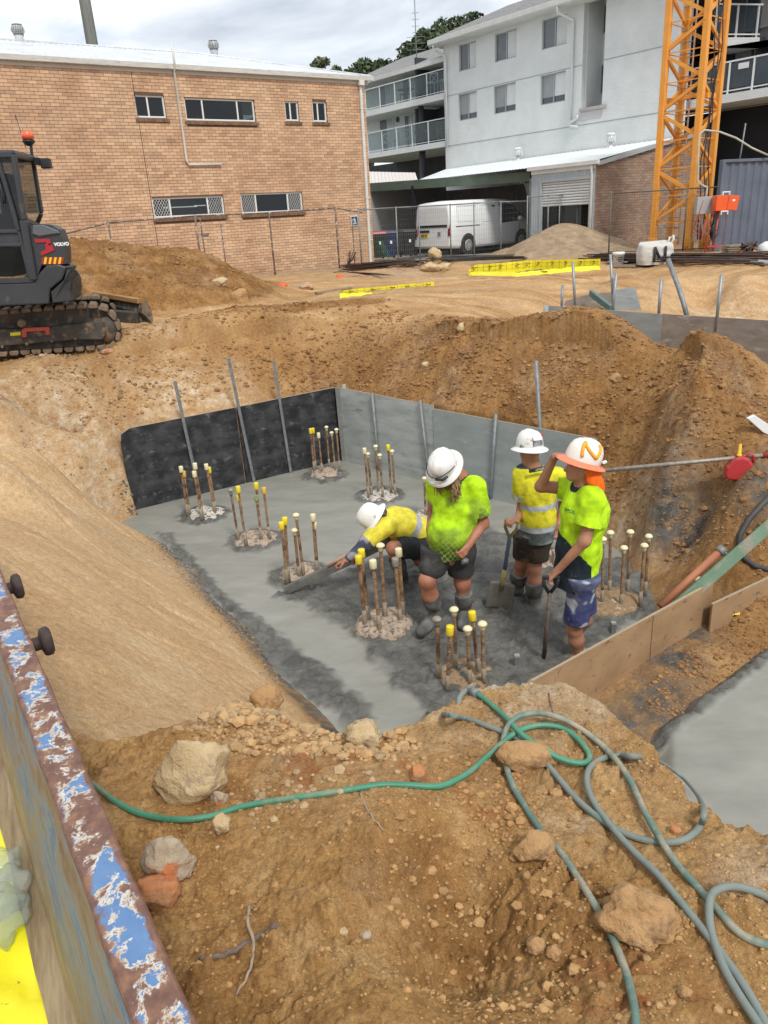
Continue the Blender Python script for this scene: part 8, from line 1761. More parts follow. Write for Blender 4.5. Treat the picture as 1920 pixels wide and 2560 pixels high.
# =================================================== C: worker with his back turned
YC=float(onz(1330,1515,H)[1]); bC=np.array([onz(1318,1515,H)[0],YC,H]); J=lambda x,y,dy=0.: ony(x,y,YC+dy)-bC
Cc_=person('worker seen from behind in yellow shirt with silver bands, holding a shovel',bC)
hc=J(1324,1126,0); prH,GH,_=head(hc,(-.35,.93,-.10),(0,0,1)); nk=J(1328,1158,0); ch=J(1342,1222,0); wa=J(1345,1296,0); pv=J(1340,1340,0)
sL=J(1306,1188,0); sR=J(1392,1192,.0); eL=J(1305,1272,.05); wL=J(1293,1300,-.06); eR=J(1410,1260,.08); wR=J(1395,1310,.0)
hL=J(1318,1345,0); hR=J(1348,1345,0); kL=J(1304,1408,.08); aL=J(1294,1468,.20); kR=J(1336,1420,-.02); aR=J(1335,1500,.0)
pr=prH+[cap(hc+(nk-hc)*.4,nk,.056,.060),cap(nk,ch,.07,.11),ell(ch,(.15,.11,.16)),cap(ch,pv,.12,.12),cap(sL,eL,.052,.042),cap(eL,wL,.042,.028),cap(sR,eR,.052,.042),cap(eR,wR,.042,.028),cap(hL,kL,.085,.058),cap(kL,kL+(aL-kL)*.4,.056,.058),cap(kL+(aL-kL)*.4,aL,.056,.038),cap(hR,kR,.085,.058),cap(kR,kR+(aR-kR)*.4,.056,.060),cap(kR+(aR-kR)*.4,aR,.058,.038)]
gL=J(1283,1302,-.10); pr+=hand(wL,gL-wL,(0,.2,-1),1.1,1)+hand(wR,C(-.2,-.2,-1),(0,-1,0),.9,1)
sdf_obj('body',pr,SKINA,Cc_,st=.0072,col=const((.40,.185,.115)))
shp=[cap(nk+C(0,0,-.05),ch,.08,.14,.05),ell(ch,(.185,.135,.17),k=.05),cap(ch,wa,.155,.15,.05),cap(wa,pv+C(.0,0,.0),.15,.155,.04),cap(sL,sL+(eL-sL)*.72,.082,.088,.04),cap(sR,sR+(eR-sR)*.7,.082,.088,.04),cap(sL,sR,.075,.075,.05)]
def cutC(X,Y,Z):
    r=[(pv[2]-.03)-Z]
    for s_,e_,sg in ((sL,eL,-1),(sR,eR,1)):
        d=unit(e_-s_); a=s_+(e_-s_)*.66; c1=(X-a[0])*d[0]+(Y-a[1])*d[1]+(Z-a[2])*d[2]; r.append(np.where((((X-a[0])**2+(Y-a[1])**2+(Z-a[2])**2)<.15**2)&((X-ch[0])*sg>.14),c1,-1))
    return np.maximum.reduce(r)
SIL=np.array((.50,.53,.55)); HV=np.array((.72,.66,.03))
def colC(x,y,z):
    c=np.tile(HV,(len(x),1)); tors=np.abs(x-ch[0])<.19; sil=(np.abs(z-(ch[2]-.13+.06*(x-ch[0])))<.026)&tors|(np.abs(z-(wa[2]-.055))<.026)&tors
    for s_,e_,sg in ((sL,eL,-1),(sR,eR,1)):
        d=unit(e_-s_); a=s_+(e_-s_)*.54; t=(x-a[0])*d[0]+(y-a[1])*d[1]+(z-a[2])*d[2]; sil|=(np.abs(t)<.024)&((x-ch[0])*sg>.14)
    c[sil]=SIL; low=z<wa[2]-.08; cc=mixn(x,y,z,(.10,.125,.125),(.28,.31,.30),9,-.05,.25,51); c[low]=cc[low]; nb=z>nk[2]-.03; c[nb]=(.04,.06,.09); return c
sh_=sdf_obj('shirt',shp,CLOTH,Cc_,st=.0066,cut=cutC,wr=wrk(.013,9,9),col=colC)
p=J(1352,1172,-.150); m=MB().box((-.10,-.004,-.016),(.10,.004,.016)); o=m.build('name_strip',mat('black_print',(.025,.03,.028)),sh_); oM=Matrix.Translation(tuple(p))@Matrix.Rotation(-.16,4,'Y'); o.matrix_local=oM; m=MB().box((-.10,-.006,-.0155),(-.055,-.0045,.0155)); m.build('strip_label',WHITE_PAINT,o) if False else None
tm=text_mesh('back_print','LONGREACH',.021,WHITE_PAINT,sh_,(0,0,0),(0,0,0)); tm.matrix_local=oM@Matrix.Translation((.018,-.006,0))@Matrix.Rotation(math.pi/2,4,'X')
so_=sdf_obj('shorts',[cap(hL+C(0,0,.03),hR+C(0,0,.03),.125,.125,.04),cap(hL,hL+(kL-hL)*.62,.115,.105,.03),cap(hR,hR+(kR-hR)*.62,.115,.108,.03)],CLOTH,Cc_,st=.0072,cut=lambda X,Y,Z: np.maximum((hR[2]-.20)-Z,Z-(pv[2]+.03)),wr=wrk(.010,10,19),col=lambda x,y,z: mixn(x,y,z,(.05,.038,.028),(.14,.11,.07),7,.05,.3,22))
gumboot(Cc_,kL,aL,C(-.05,.14,-.05),.35,Cc_,(.12,.12,.115),sock=False,r=.085); gumboot(Cc_,kR,aR,C(0,.15,-.04),.42,Cc_,(.10,.10,.10),sock=False,r=.083)
hC=helmet(Cc_,hc+C(0,0,.035),(-.35,.93,-.1),(.05,.0,1),HAT('scuffed_white_shell',(.12,.12,.13),(.58,.66)),mat('clean_brim',(.78,.78,.77),rough=.35),s=.92)
m=MB(); m.box((-.045,-.145,.03),(.045,-.125,.075)); m.build('hat_label',mat('scuffed_label',(.10,.10,.12),(.35,.35,.37),ns=25),hC); m=MB(); m.box((-.115,-.06,.085),(-.10,-.02,.115)); m.build('hat_sticker',mat('rust_sticker',(.35,.10,.05)),hC)
bl=onz(1292,1500,H+.02); shovel('square-mouth shovel with worn blue shaft pushed into the concrete',bC+gL+C(-.01,0,.0),onz(1246,1528,H-.01),True,mat('worn_blue_shaft',(.02,.06,.20),(.10,.10,.09),rough=.6,ns=14,stretch=(1,1,2)),nrm=(-.25,-1,.0),bw=.125,bl=.30)
# =================================================== B: worker bending over the screed
YB=float(onz(1012,1462,H)[1]); bB=np.array([onz(1012,1462,H)[0],YB,H]); J=lambda x,y,dy=0.: ony(x,y,YB+dy)-bB
Bp=person('worker in yellow hi-vis shirt bending low over the grey screed board',bB)
hc=J(938,1297,-.12); fw=(-.60,-.15,-.79); upv_=(-.79,-.10,.60); prH,GH,_=head(hc,fw,upv_); nk=J(966,1298,-.05); ch=J(1000,1312,0); ub=J(1010,1300,.0); wa=J(1042,1334,.05); pv=J(1062,1358,.08)
sN=J(966,1316,-.20); sF=J(985,1288,.15); eN=J(918,1354,-.30); wN=J(868,1400,-.36); eF=J(945,1358,.05); wF=J(905,1386,-.10)
kN=J(982,1370,-.28); aN=J(1008,1450,-.0); kF=J(1050,1400,-.05); aF=J(1098,1440,.30); hN=J(1050,1362,.0); hF=J(1068,1362,.16)
pr=prH+[cap(hc+(nk-hc)*.5,nk,.056,.060),cap(nk,ch,.07,.12),ell(ch,(.15,.14,.13)),cap(ch,pv,.13,.135),cap(sN,eN,.052,.042),cap(eN,wN,.042,.028),cap(sF,eF,.052,.042),cap(eF,wF,.042,.028),cap(hN,kN,.092,.062),cap(kN,aN,.060,.040),cap(hF,kF,.09,.06),cap(kF,aF,.058,.04)]
pr+=hand(wN,J(845,1408,-.36)-wN,(0,-.2,-1),1.1,-1)+hand(wF,C(-1,-.1,-.5),(0,-.3,-1),1.1,1)
sdf_obj('body',pr,SKINA,Bp,st=.0072,col=lambda x,y,z: mixn(x,y,z,(.46,.20,.13),(.34,.15,.10),7,-.2,.3,6))
shp=[cap(nk+C(.02,0,0),ch,.09,.15,.05),ell(ch,(.17,.20,.145),k=.05),cap(ch,wa,.155,.16,.05),cap(wa,pv,.16,.155,.04),cap(sN,eN,.085,.075,.04),cap(eN,eN+(wN-eN)*.9,.062,.045,.03),cap(sF,eF,.08,.06,.04),cap(sN,sF,.08,.08,.05)]
ax_=unit(pv-nk)
def colB(x,y,z):
    c=np.tile(np.array((.76,.66,.06)),(len(x),1)); t=(x-nk[0])*ax_[0]+(y-nk[1])*ax_[1]+(z-nk[2])*ax_[2]; L_=np.linalg.norm(pv-nk)
    tt=t/L_; sil=(np.abs(tt-.50)<.07)|(np.abs(tt-.86)<.07); c[sil]=(.42,.44,.48); low=tt>.94; cc=mixn(x,y,z,(.09,.10,.14),(.45,.42,.42),12,-.05,.2,61); c[low]=cc[low]
    d=unit(wN-sN); u_=(x-sN[0])*d[0]+(y-sN[1])*d[1]+(z-sN[2])*d[2]; fa=(u_>.22)&(y<ch[1]-.10); cc=mixn(x,y,z,(.07,.08,.13),(.30,.30,.33),12,-.0,.2,62); c[fa]=cc[fa]; return c
def cutB(X,Y,Z): return np.where((X-nk[0])*ax_[0]+(Y-nk[1])*ax_[1]+(Z-nk[2])*ax_[2]>np.linalg.norm(pv-nk)+.07,.01,-1)
sdf_obj('shirt',shp,CLOTH,Bp,st=.0066,wr=wrk(.014,8,11),cut=cutB,col=colB)
sdf_obj('shorts',[cap(hN,hF,.155,.155,.05),cap(hN,hN+(kN-hN)*.62,.13,.115,.03),cap(hF,hF+(kF-hF)*.7,.13,.11,.03),cap(pv,hN,.15,.15,.04)],CLOTH,Bp,st=.0072,wr=wrk(.012,9,13),cut=lambda X,Y,Z: np.maximum(-((X-pv[0]))-.27,-1+0*Z)+0*Y,col=lambda x,y,z: mixn(x,y,z,(.035,.037,.04),(.12,.13,.14),8,.12,.35,23))
gumboot(Bp,kN,aN,C(-.10,-.06,-.045),.30,Bp,(.085,.09,.09),sock=False,r=.074); gumboot(Bp,kF,aF,C(-.05,-.1,-.045),.35,Bp,(.10,.10,.10),sock=False,r=.072)
hB=helmet(Bp,hc+unit(upv_)*.032,fw,upv_,HAT('splashed_white_shell',(.30,.29,.28),(.62,.68)),mat('clean_brim',(.78,.78,.77)),s=.90)
m=MB()
for a in np.linspace(.6,2.6,6): m.lathe([(.006,0),(.0,.003)],8,(.10*math.cos(a),.115*math.sin(a),.095),axis=(math.cos(a),math.sin(a),.8))
m.build('vent_holes',BLACK,hB)
m=MB(); m.tube([tuple(GH(.06,-.06,-.03)),tuple(GH(.0,-.10,-.03)),tuple(GH(-.06,-.06,-.03))],.035,8); m.build('hair',mat('dark_hair',(.07,.05,.035),(.12,.09,.06),ns=30),Bp)
s0=onz(716,1480,H+.03); s1=ony(975,1352,YB-.12); t=thing('screed_board','long grey aluminium screed straightedge dragged across the wet concrete','screed',tuple(s0)); MB().bar((0,0,.02),Vector(s1)-Vector(s0)+Vector((0,0,-.0)),.05,.085).build('straightedge',mat('cement_aluminium',(.20,.20,.19),(.11,.11,.105),rough=.6,metal=.3,ns=8),t,bevel=.004)
MB().tube([(Vector(s1)-Vector(s0))*.42+Vector((0,-.03,.07)),(Vector(s1)-Vector(s0))*.60+Vector((0,-.03,.09))],.014,8).build('grip',mat('pinkish_wood',(.42,.25,.17)),t)
a=Vector(onz(1352,1398,H+.1)); t=thing('brick_supports','two small pinkish blocks on the concrete behind the legs of the turned worker','blocks',tuple(a))
for x,y in ((-.16,0),(.22,.05)): MB().box((x-.09,y-.05,-.1),(x+.09,y+.05,.06)).build('block',mat('pink_block',(.42,.28,.21),(.30,.22,.18),ns=14),t,bevel=.006)
# ================================================================== FOREGROUND
def crom(P,n=8):
    P=[np.array(p,float) for p in P]; P=[2*P[0]-P[1]]+P+[2*P[-1]-P[-2]]; o=[]
    for i in range(1,len(P)-2):
        for k in range(n):
            t=k/n; o.append(.5*((2*P[i])+(-P[i-1]+P[i+1])*t+(2*P[i-1]-5*P[i]+4*P[i+1]-P[i+2])*t*t+(-P[i-1]+3*P[i]-3*P[i+1]+P[i+2])*t**3))
    o.append(P[-2]); return o
HG=mat('green_hose',(.045,.20,.125),(.075,.27,.17),rough=.45,ns=5,c3=(.22,.26,.18),s3=8,t3=(.50,.66),bump=.15,bs=160,spec=.5)
HG2=mat('dusty_green_hose',(.09,.165,.135),(.16,.235,.195),rough=.65,ns=4,c3=(.34,.31,.23),s3=7,t3=(.46,.60),bump=.25,bs=160)
HG3=mat('grey_hose',(.17,.20,.18),(.24,.27,.24),rough=.7,ns=5,c3=(.12,.19,.16),s3=5,t3=(.52,.64),bump=.25,bs=160)
def hosepath(px,r=.0105,lift=None):
    P=[]
    for i,(x,y) in enumerate(px): p=groundpt(x,y,-1.75); l=(lift or {}).get(i,0); q_=ray(x,y); t=(p[2]+r*1.1+l)/q_[2]; P.append(q_*t)
    z=np.array([p[2] for p in P]); zs=z.copy()
    for _ in range(2): zs[1:-1]=(zs[:-2]+2*zs[1:-1]+zs[2:])/4
    P=[ray(*px[i])*(max(zs[i],z[i]-.002)/ray(*px[i])[2]) for i in range(len(px))]
    return crom(P,7)
def hose(lab,px,m,lift=None,r=.0105,grp=None):
    P=hosepath(px,r,lift); o0=P[0]; t=thing('garden_hose',lab,'hose',tuple(map(float,o0)),group=grp); MB().tube([p-o0 for p in P],r,10).build('hose',m,t); return t,P,o0
t1,P1,o1=hose('bright green hose from the skip, ending in a small loop and grey tail',[(215,1950),(250,1975),(290,2005),(340,2030),(400,2045),(460,2049),(530,2040),(600,2018),(700,2000),(800,1986),(900,1970),(960,1962),(1020,1963),(1095,1966),(1140,1950),(1180,1925),(1220,1890),(1250,1862),(1290,1832),(1330,1816),(1370,1813),(1410,1822),(1445,1848),(1470,1880),(1472,1900),(1450,1908),(1400,1896),(1340,1862),(1300,1832),(1270,1800),(1240,1772),(1210,1747),(1190,1733)],HG,lift={18:.012,19:.012,20:.01,27:.025,28:.03,29:.02})
c=P1[-1]-o1; d_=unit(P1[-1]-P1[-3]); MB().tube([c-d_*.012,c+d_*.03],.017,12).build('coupling',DGALV,t1); Pz=crom([P1[-1],P1[-1]+d_*.05,groundpt(1165,1733,-1.8)+C(0,0,.012),groundpt(1150,1748,-1.8)+C(0,0,.01),groundpt(1146,1760,-1.8)+C(0,0,-.01)],5); MB().tube([p-o1 for p in Pz],.0115,10).build('grey_tail',HG3,t1)
hose('dusty grey hose starting at the pit edge, curling round at the right',[(1068,1779),(1075,1781),(1110,1786),(1160,1795),(1210,1812),(1260,1832),(1310,1857),(1352,1893),(1392,1940),(1432,1988),(1480,2032),(1530,2068),(1570,2087),(1620,2102),(1670,2107),(1718,2096),(1752,2062),(1758,2022),(1740,1983),(1702,1940),(1652,1906),(1600,1893),(1552,1890),(1508,1896),(1476,1918),(1467,1950),(1476,1988),(1502,2032),(1542,2083),(1592,2137),(1642,2184),(1692,2243),(1742,2305),(1792,2368),(1842,2437),(1885,2505),(1925,2580)],HG3,lift={6:.008,11:.0,28:.012,29:.012},grp=None)
hose('dusty green hose with the widest loop, running to the bottom edge of the photo',[(1940,2368),(1925,2364),(1880,2350),(1840,2325),(1790,2270),(1742,2216),(1692,2160),(1652,2100),(1612,2030),(1580,1960),(1542,1902),(1492,1852),(1440,1815),(1392,1792),(1342,1783),(1300,1790),(1275,1808),(1262,1835),(1257,1865),(1263,1905),(1281,1962),(1311,2014),(1350,2072),(1402,2132),(1442,2190),(1481,2252),(1521,2322),(1551,2392),(1572,2456),(1586,2522),(1592,2600)],HG2,lift={7:.02,8:.02,10:.02,13:.035,14:.04,15:.04,16:.03,17:.02})
hose('dusty grey hose making a curl at the right edge and falling to the bottom corner',[(1945,2260),(1925,2246),(1880,2226),(1832,2216),(1792,2225),(1775,2250),(1774,2300),(1785,2352),(1812,2424),(1852,2494),(1892,2555),(1915,2600)],HG3,lift={3:.03,4:.03,5:.02})
# ---------------------------------------------------------------- rocks
ROCKP=mat('pale_sandstone',(.46,.33,.175),(.60,.46,.27),rough=.95,ns=6,c3=(.33,.25,.17),s3=9,t3=(.56,.68),bump=.9,bs=22,bd=.03)
ROCKB=mat('brown_rock',(.38,.215,.09),(.50,.31,.145),rough=.95,ns=5,c3=(.23,.13,.07),s3=10,t3=(.54,.66),bump=.9,bs=24,bd=.03)
ROCKG=mat('grey_rock',(.36,.28,.20),(.48,.39,.28),rough=.95,ns=8,c3=(.50,.17,.06),s3=4.5,t3=(.56,.60),bump=.8,bs=30,bd=.02)
ROCKO=mat('orange_rock',(.50,.17,.06),(.42,.24,.12),rough=.95,ns=7,bump=.8,bs=30,bd=.02)
_ico={}
def ico(sub):
    if sub in _ico: return _ico[sub]
    bm=bmesh.new(); bmesh.ops.create_icosphere(bm,subdivisions=sub,radius=1); V=np.array([v.co[:] for v in bm.verts]); F=[tuple(v.index for v in f.verts) for f in bm.faces]; bm.free(); _ico[sub]=(V,F); return V,F
def rockmesh(sx,sy,sz,seed,sub=4,rough=.20,facets=9):
    V,F=ico(sub); V=V.copy(); rg_=np.random.default_rng(seed)
    for _ in range(facets):
        n=rg_.normal(size=3); n/=np.linalg.norm(n); d=rg_.uniform(.62,.88); t=V@n-d; V-=np.where(t>0,t*.88,0)[:,None]*n
    r=1+rough*noise3(V[:,0]*1.6,V[:,1]*1.6,V[:,2]*1.6,seed)+rough*.6*noise3(V[:,0]*4,V[:,1]*4,V[:,2]*4,seed+1)-rough*.55*np.abs(noise3(V[:,0]*7,V[:,1]*7,V[:,2]*7,seed+5))+rough*.3*noise3(V[:,0]*9,V[:,1]*9,V[:,2]*9,seed+2); V=V*r[:,None]*np.array([sx,sy,sz]); return V,F
def rock(lab,px,py,w,h,dep,m,seed,z0=-1.75,sink=.34,rot=0,name='rock',parts=None,rough=.22,grp=None):
    "w,h on-screen size in pixels"
    p=groundpt(px,py+h*.30,z0); dist=float(np.array(p)@_f); sx=w/2*dist/FL; sz=h/2*dist/FL*1.05; V,F=rockmesh(sx*1.08,sx*dep,sz,seed,rough=rough); c,s=math.cos(rot),math.sin(rot)
    V=np.stack([V[:,0]*c-V[:,2]*s,V[:,1],V[:,0]*s+V[:,2]*c],1); t=MB().add(V,F,True).build(name,m); t.location=(p[0],p[1]+sx*dep*.5,p[2]+sz*(1-sink*1.6)); tag(t,lab,'rock',grp); return t
rock('largest pale boulder with a flat broken face above the green hose',470,1942,205,185,.7,ROCKP,11,sink=.30,rot=.15)
o=rock('grey rock with orange broken face beside the skip rail',425,2175,120,130,.9,ROCKG,12,sink=.1,rot=.6); 
rock('orange-brown rock wedged under the grey one beside the skip rail',392,2252,110,110,.8,ROCKO,13,sink=.1,rot=.5)
rock('small pale rock just below the green hose and the boulder',556,2070,50,55,.8,ROCKP,14,sink=.1)
rock('small grey rock against the hose right of the boulder',548,1996,42,42,.8,ROCKG,15)
rock('rust-stained rock standing at the ridge among rubble',664,1752,80,84,.8,ROCKB,16,sink=.3,rot=.2)
rock('large pale jagged chunk of concrete at the pit edge rubble',912,1842,96,84,.8,ROCKP,17,sink=.35,rough=.35)
rock('second pale chunk above the jagged one at the pit edge',862,1792,66,36,.8,ROCKP,18,sink=.4)
rock('rusty orange stone below the rubble at the pit edge',1043,1936,42,45,.9,ROCKO,19)
rock('brown slab of rock beneath the crossing hoses',1322,1895,150,95,.7,ROCKB,20,sink=.42,rot=-.25)
rock('rounded brown boulder below the hose loops',1338,2118,100,95,.8,ROCKB,21,sink=.45)
rock('largest brown boulder half buried between the two long hoses',1605,2300,190,165,.8,ROCKB,22,sink=.42,rough=.34)
rock('small grey-brown stone at the lower centre, left of two',858,2330,26,24,.9,ROCKP,23)
rock('small grey stone at the lower centre, right of two',915,2340,28,26,.9,ROCKG,24)
rock('brown stone low centre between hose and left mound',1345,2368,52,50,.9,ROCKB,25)
rock('brown stone right of the rusty clay near the bottom',1388,2385,40,38,.9,ROCKB,26)
rock('ochre stone near the bottom right between the hoses',1715,2485,40,40,.9,ROCKB,27)
rock('dark stone under the middle hose',1390,1988,36,28,.9,ROCKB,28); rock('reddish stone inside the right hose curl',1690,2078,30,28,.9,ROCKO,29)
rock('pale yellow boulder on top of the small heap near the van',1088,640,34,34,.9,ROCKP,30,z0=-1.4,sink=.2); rock('pale boulder at the foot of the small heap near the van, left',1078,672,52,26,.8,ROCKP,31,z0=-1.4,sink=.2); rock('pale boulder at the foot of the small heap near the van, right',1110,670,44,24,.8,ROCKP,32,z0=-1.4,sink=.2)
rock('pale stone on the brown bank behind the pale panel',1155,818,26,22,.9,ROCKP,33,z0=-1.5); rock('small pale stone on the bank above the grey panel',1064,912,20,16,.9,ROCKP,34,z0=-1.8); rock('brown boulder on the bank right of the tall stake',1538,945,30,30,.9,ROCKB,35,z0=-1.8)
rock('small stone in the excavated hollow above the black panels',776,842,30,18,.9,ROCKB,36,z0=-1.5); rock('grey concrete lump on sand beyond the spoil heap toe',766,718,36,16,.8,ROCKG,37,z0=-1.45); rock('flat grey slab on the bench edge before the excavator',266,878,40,12,.9,ROCKG,38,z0=-1.45); rock('clod of sand in the face of the spoil heap',548,705,46,26,.8,ROCKP,39,z0=-1.2)
rock('small grey stone on the bench edge at far left',104,890,18,11,.9,ROCKG,40,z0=-1.5); rock('sandstone slab tilted in the spoil heap',600,742,48,44,.5,ROCKB,41,z0=-1.35)
# ---------------------------------------------------------------- loose stones and crumbled soil (too many to count)
def crumbs(name,pts,sizes,m,seed,sub=1,label=None,flat=.7):
    rg_=np.random.default_rng(seed); V0,F0=ico(sub); F0=np.array(F0); n=len(pts); X=np.array([p[0] for p in pts]);Y=np.array([p[1] for p in pts]); Zg=height(X[None],Y[None])[0][0]; V=[];k=len(V0)
    allV=np.empty((n*k,3)); allF=np.empty((n*len(F0),3),int); tone=np.empty(n*k)
    bank=[ (lambda v: v*(1+.35*noise3(v[:,0]*1.7,v[:,1]*1.7,v[:,2]*1.7,s))[:,None])(V0) for s in range(14)]
    for i in range(n):
        s=sizes[i]; a=rg_.normal(size=(3,3)); q_,_=np.linalg.qr(a); v=bank[rg_.integers(14)]@q_.T*np.array([1,rg_.uniform(.7,1),flat])*s; allV[i*k:(i+1)*k]=v+np.array([X[i],Y[i],Zg[i]+s*flat*.32]); allF[i*len(F0):(i+1)*len(F0)]=F0+i*k; tone[i*k:(i+1)*k]=rg_.uniform(.75,1.2)
    me=bpy.data.meshes.new(name); me.vertices.add(len(allV)); me.vertices.foreach_set('co',allV.astype(np.float32).ravel()); nf=len(allF); me.loops.add(nf*3); me.loops.foreach_set('vertex_index',allF.ravel().astype(np.int32)); me.polygons.add(nf); me.polygons.foreach_set('loop_start',np.arange(nf,dtype=np.int32)*3); me.polygons.foreach_set('loop_total',np.full(nf,3,np.int32)); me.polygons.foreach_set('use_smooth',np.full(nf,sub>1))
    a=me.color_attributes.new('tone','FLOAT_COLOR','POINT'); a.data.foreach_set('color',np.stack([tone,tone*.98,tone*.95,np.ones(len(tone))],-1).astype(np.float32).ravel()); me.update(calc_edges=True); me.materials.append(m); o=bpy.data.objects.new(name,me); COL.objects.link(o); o['kind']='stuff'; o['label']=label; return o
def area(polys,n,seed,smin,smax,pw=2.2):
    rg_=np.random.default_rng(seed); P=[];S_=[]
    W_=[]
    for poly,wt in polys:
        q_=[onz(*p)[:2] for p in poly]; q_=np.array(q_); lo=q_.min(0);hi=q_.max(0); m=int(n*wt); c=0
        while c<m:
            x=rg_.uniform(lo[0],hi[0],m*2);y=rg_.uniform(lo[1],hi[1],m*2); s=sdpoly(x,y,q_.tolist()); g=noise2(x*3.1,y*3.1,seed)+.6*noise2(x*8,y*8,seed+1); ok=np.where((s<0)&(g>rg_.uniform(-.5,.35,len(x))))[0][:m-c]
            P+= list(zip(x[ok],y[ok])); c+=len(ok)
            if len(ok)==0: break
    S_=smin*(1-rg_.random(len(P))*(1-(smin/smax)**pw))**(-1/pw); return P,S_
SOILC=brick_mat('crumbled_soil',(.30,.16,.06),(.38,.22,.088),(.45,.28,.125)); DSOIL=brick_mat('dark_crumbled_soil',(.22,.11,.043),(.28,.15,.06),(.34,.19,.08)); PSTONE=brick_mat('pale_stones',(.36,.25,.14),(.46,.34,.20),(.31,.21,.12)); CCL=brick_mat('cement_clods',(.10,.10,.095),(.14,.14,.13),(.17,.17,.16))
NEAR=[(330,1880,-1.85),(600,1740,-1.8),(960,1820,-1.83),(1230,1700,-1.78),(1440,1705,-1.8),(1650,1880,-1.8),(1900,2080,-1.78),(1980,2600,-1.7),(420,2600,-1.65)]
P,S_=area([(NEAR,1.0)],4200,1,.0025,.013,2.3); crumbs('soil_crumbs',P,S_,SOILC,1,label='crumbs and clods of brown soil over the near mound')
P,S_=area([([(1000,2000,-1.75),(1350,2000,-1.78),(1500,2200,-1.76),(1560,2560,-1.72),(1000,2560,-1.8),(960,2300,-1.7)],.6),([(900,1900,-1.78),(1250,1870,-1.8),(1400,2050,-1.77),(1000,2100,-1.72)],.4)],420,2,.005,.024,2.2); crumbs('soil_clods',P,S_,SOILC,2,label='larger clods of brown soil in the hollow')
P,S_=area([([(470,1800,-1.87),(620,1715,-1.8),(760,1770,-1.82),(960,1810,-1.85),(960,1900,-1.8),(800,1860,-1.8),(640,1800,-1.82),(500,1830,-1.87)],.8),([(560,1990,-1.78),(700,1900,-1.78),(1000,1850,-1.8),(1000,1960,-1.75),(640,2100,-1.75)],.2)],420,3,.007,.030,1.9); crumbs('pale_rubble',P,S_,PSTONE,3,label='pale broken stones heaped along the pit edge')
P,S_=area([(NEAR,1.0)],110,4,.003,.010,2.0); crumbs('pale_gravel',P,S_,PSTONE,4,label='scattered small pale stones on the near mound')
P,S_=area([([(440,1830,-1.9),(560,1735,-1.82),(660,1725,-1.8),(860,1795,-1.84),(1000,1800,-1.84),(1060,1860,-1.8),(960,1930,-1.8),(740,1900,-1.8),(560,1880,-1.82)],1)],900,12,.007,.034,1.9); crumbs('ridge_clods',P,S_,brick_mat('ridge_soil',(.40,.25,.115),(.50,.33,.165),(.34,.19,.075)),12,label='broken sandy clods along the ridge above the pit')
MND=[(640,860,-1.6),(960,780,-1.42),(1250,785,-1.42),(1380,805,-1.47),(1640,825,-1.48),(1745,830,-1.32),(1940,950,-1.85),(1940,1300,-2.5),(1700,1320,-2.8),(1560,1180,-2.6),(1450,1060,-2.3),(1200,990,-2.15),(880,960,-2.2),(700,960,-2.1)]
P,S_=area([(MND,1.0)],6500,5,.010,.045,2.5); crumbs('bank_clods',P,S_,DSOIL,5,label='crumbly clods of dark sand over the banks behind the formwork')
P,S_=area([([(190,650,-.8),(320,612,-.3),(500,625,-.4),(720,745,-1.4),(340,800,-1.4),(190,760,-1.3)],.6),([(0,905,-1.5),(300,860,-1.45),(640,800,-1.45),(1000,770,-1.42),(640,850,-1.5),(200,960,-1.7)],.4)],2600,6,.012,.05,2.4); crumbs('heap_clods',P,S_,DSOIL,6,label='clods on the spoil heap and along the bench edge')
P,S_=area([([(1640,1680,-3.4),(1760,1600,-3.38),(1920,1480,-3.34),(1920,1620,-3.38),(1700,1790,-3.43),(1600,1770,-3.43)],1)],700,7,.006,.03,2.0); crumbs('trench_clods',P,S_,DSOIL,7,label='wet clods in the trench beside the ochre board')
def alongslope(n,seed):
    rg_=np.random.default_rng(seed); s=rg_.uniform(-.3,4.6,n); d=rg_.normal(.0,.07,n)+.02; p=_e0[None]+_e1[None]*s[:,None]+_en[None]*d[:,None]; return [tuple(a) for a in p]
P=alongslope(1500,8); crumbs('cement_splashed_clods',P,.008*(1-np.random.default_rng(8).random(len(P))*.93)**(-1/2.4),CCL,8,label='dark cement-coated clods along the foot of the cut slope')
P=[p for p in alongslope(900,9)]; P=[(a+_en[0]*.16*abs(math.sin(i)),b+_en[1]*.16*abs(math.sin(i))) for i,(a,b) in enumerate(P)]; crumbs('slope_foot_crumbs',P,.007*(1-np.random.default_rng(9).random(len(P))*.93)**(-1/2.4),PSTONE,9,label='pale sandy crumbs at the foot of the cut slope')
P,S_=area([([(190,900,-1.6),(560,880,-1.65),(640,960,-2.1),(300,1040,-2.2),(60,1130,-2.2),(20,960,-1.7)],1.)],1100,10,.008,.03,2.5); crumbs('limestone_crumbs',P,S_,PSTONE,10,label='pale limestone crumbs in the bank behind the black panels')
# ---------------------------------------------------------------- sticks
WOOD=mat('dead_wood',(.13,.095,.07),(.20,.155,.12),rough=.9,ns=14,stretch=(1,1,5),bump=.4); WOODP=mat('pale_root',(.42,.33,.23),(.34,.26,.18),rough=.9,ns=14,bump=.3)
def stick(lab,px,r0,r1,m,n='stick'):
    P=crom([groundpt(x,y,-1.7)+C(0,0,r0*.8) for x,y in px],5); o0=P[0]; t=thing(n,lab,'stick',tuple(map(float,o0))); k=len(P); MB().tube([p-o0+C(0,0,.004*math.sin(i*1.7)) for i,p in enumerate(P)],[r0+(r1-r0)*i/k for i in range(k)],7).build('twig',m,t)
stick('dark dead branch lying on the sand in the lower left',[(500,2402),(545,2395),(590,2378),(640,2350),(692,2318)],.006,.009,WOOD)
stick('thin pale root crossing over the dark dead branch',[(625,2268),(620,2310),(634,2355),(632,2400),(618,2445),(590,2490)],.0055,.003,WOODP)
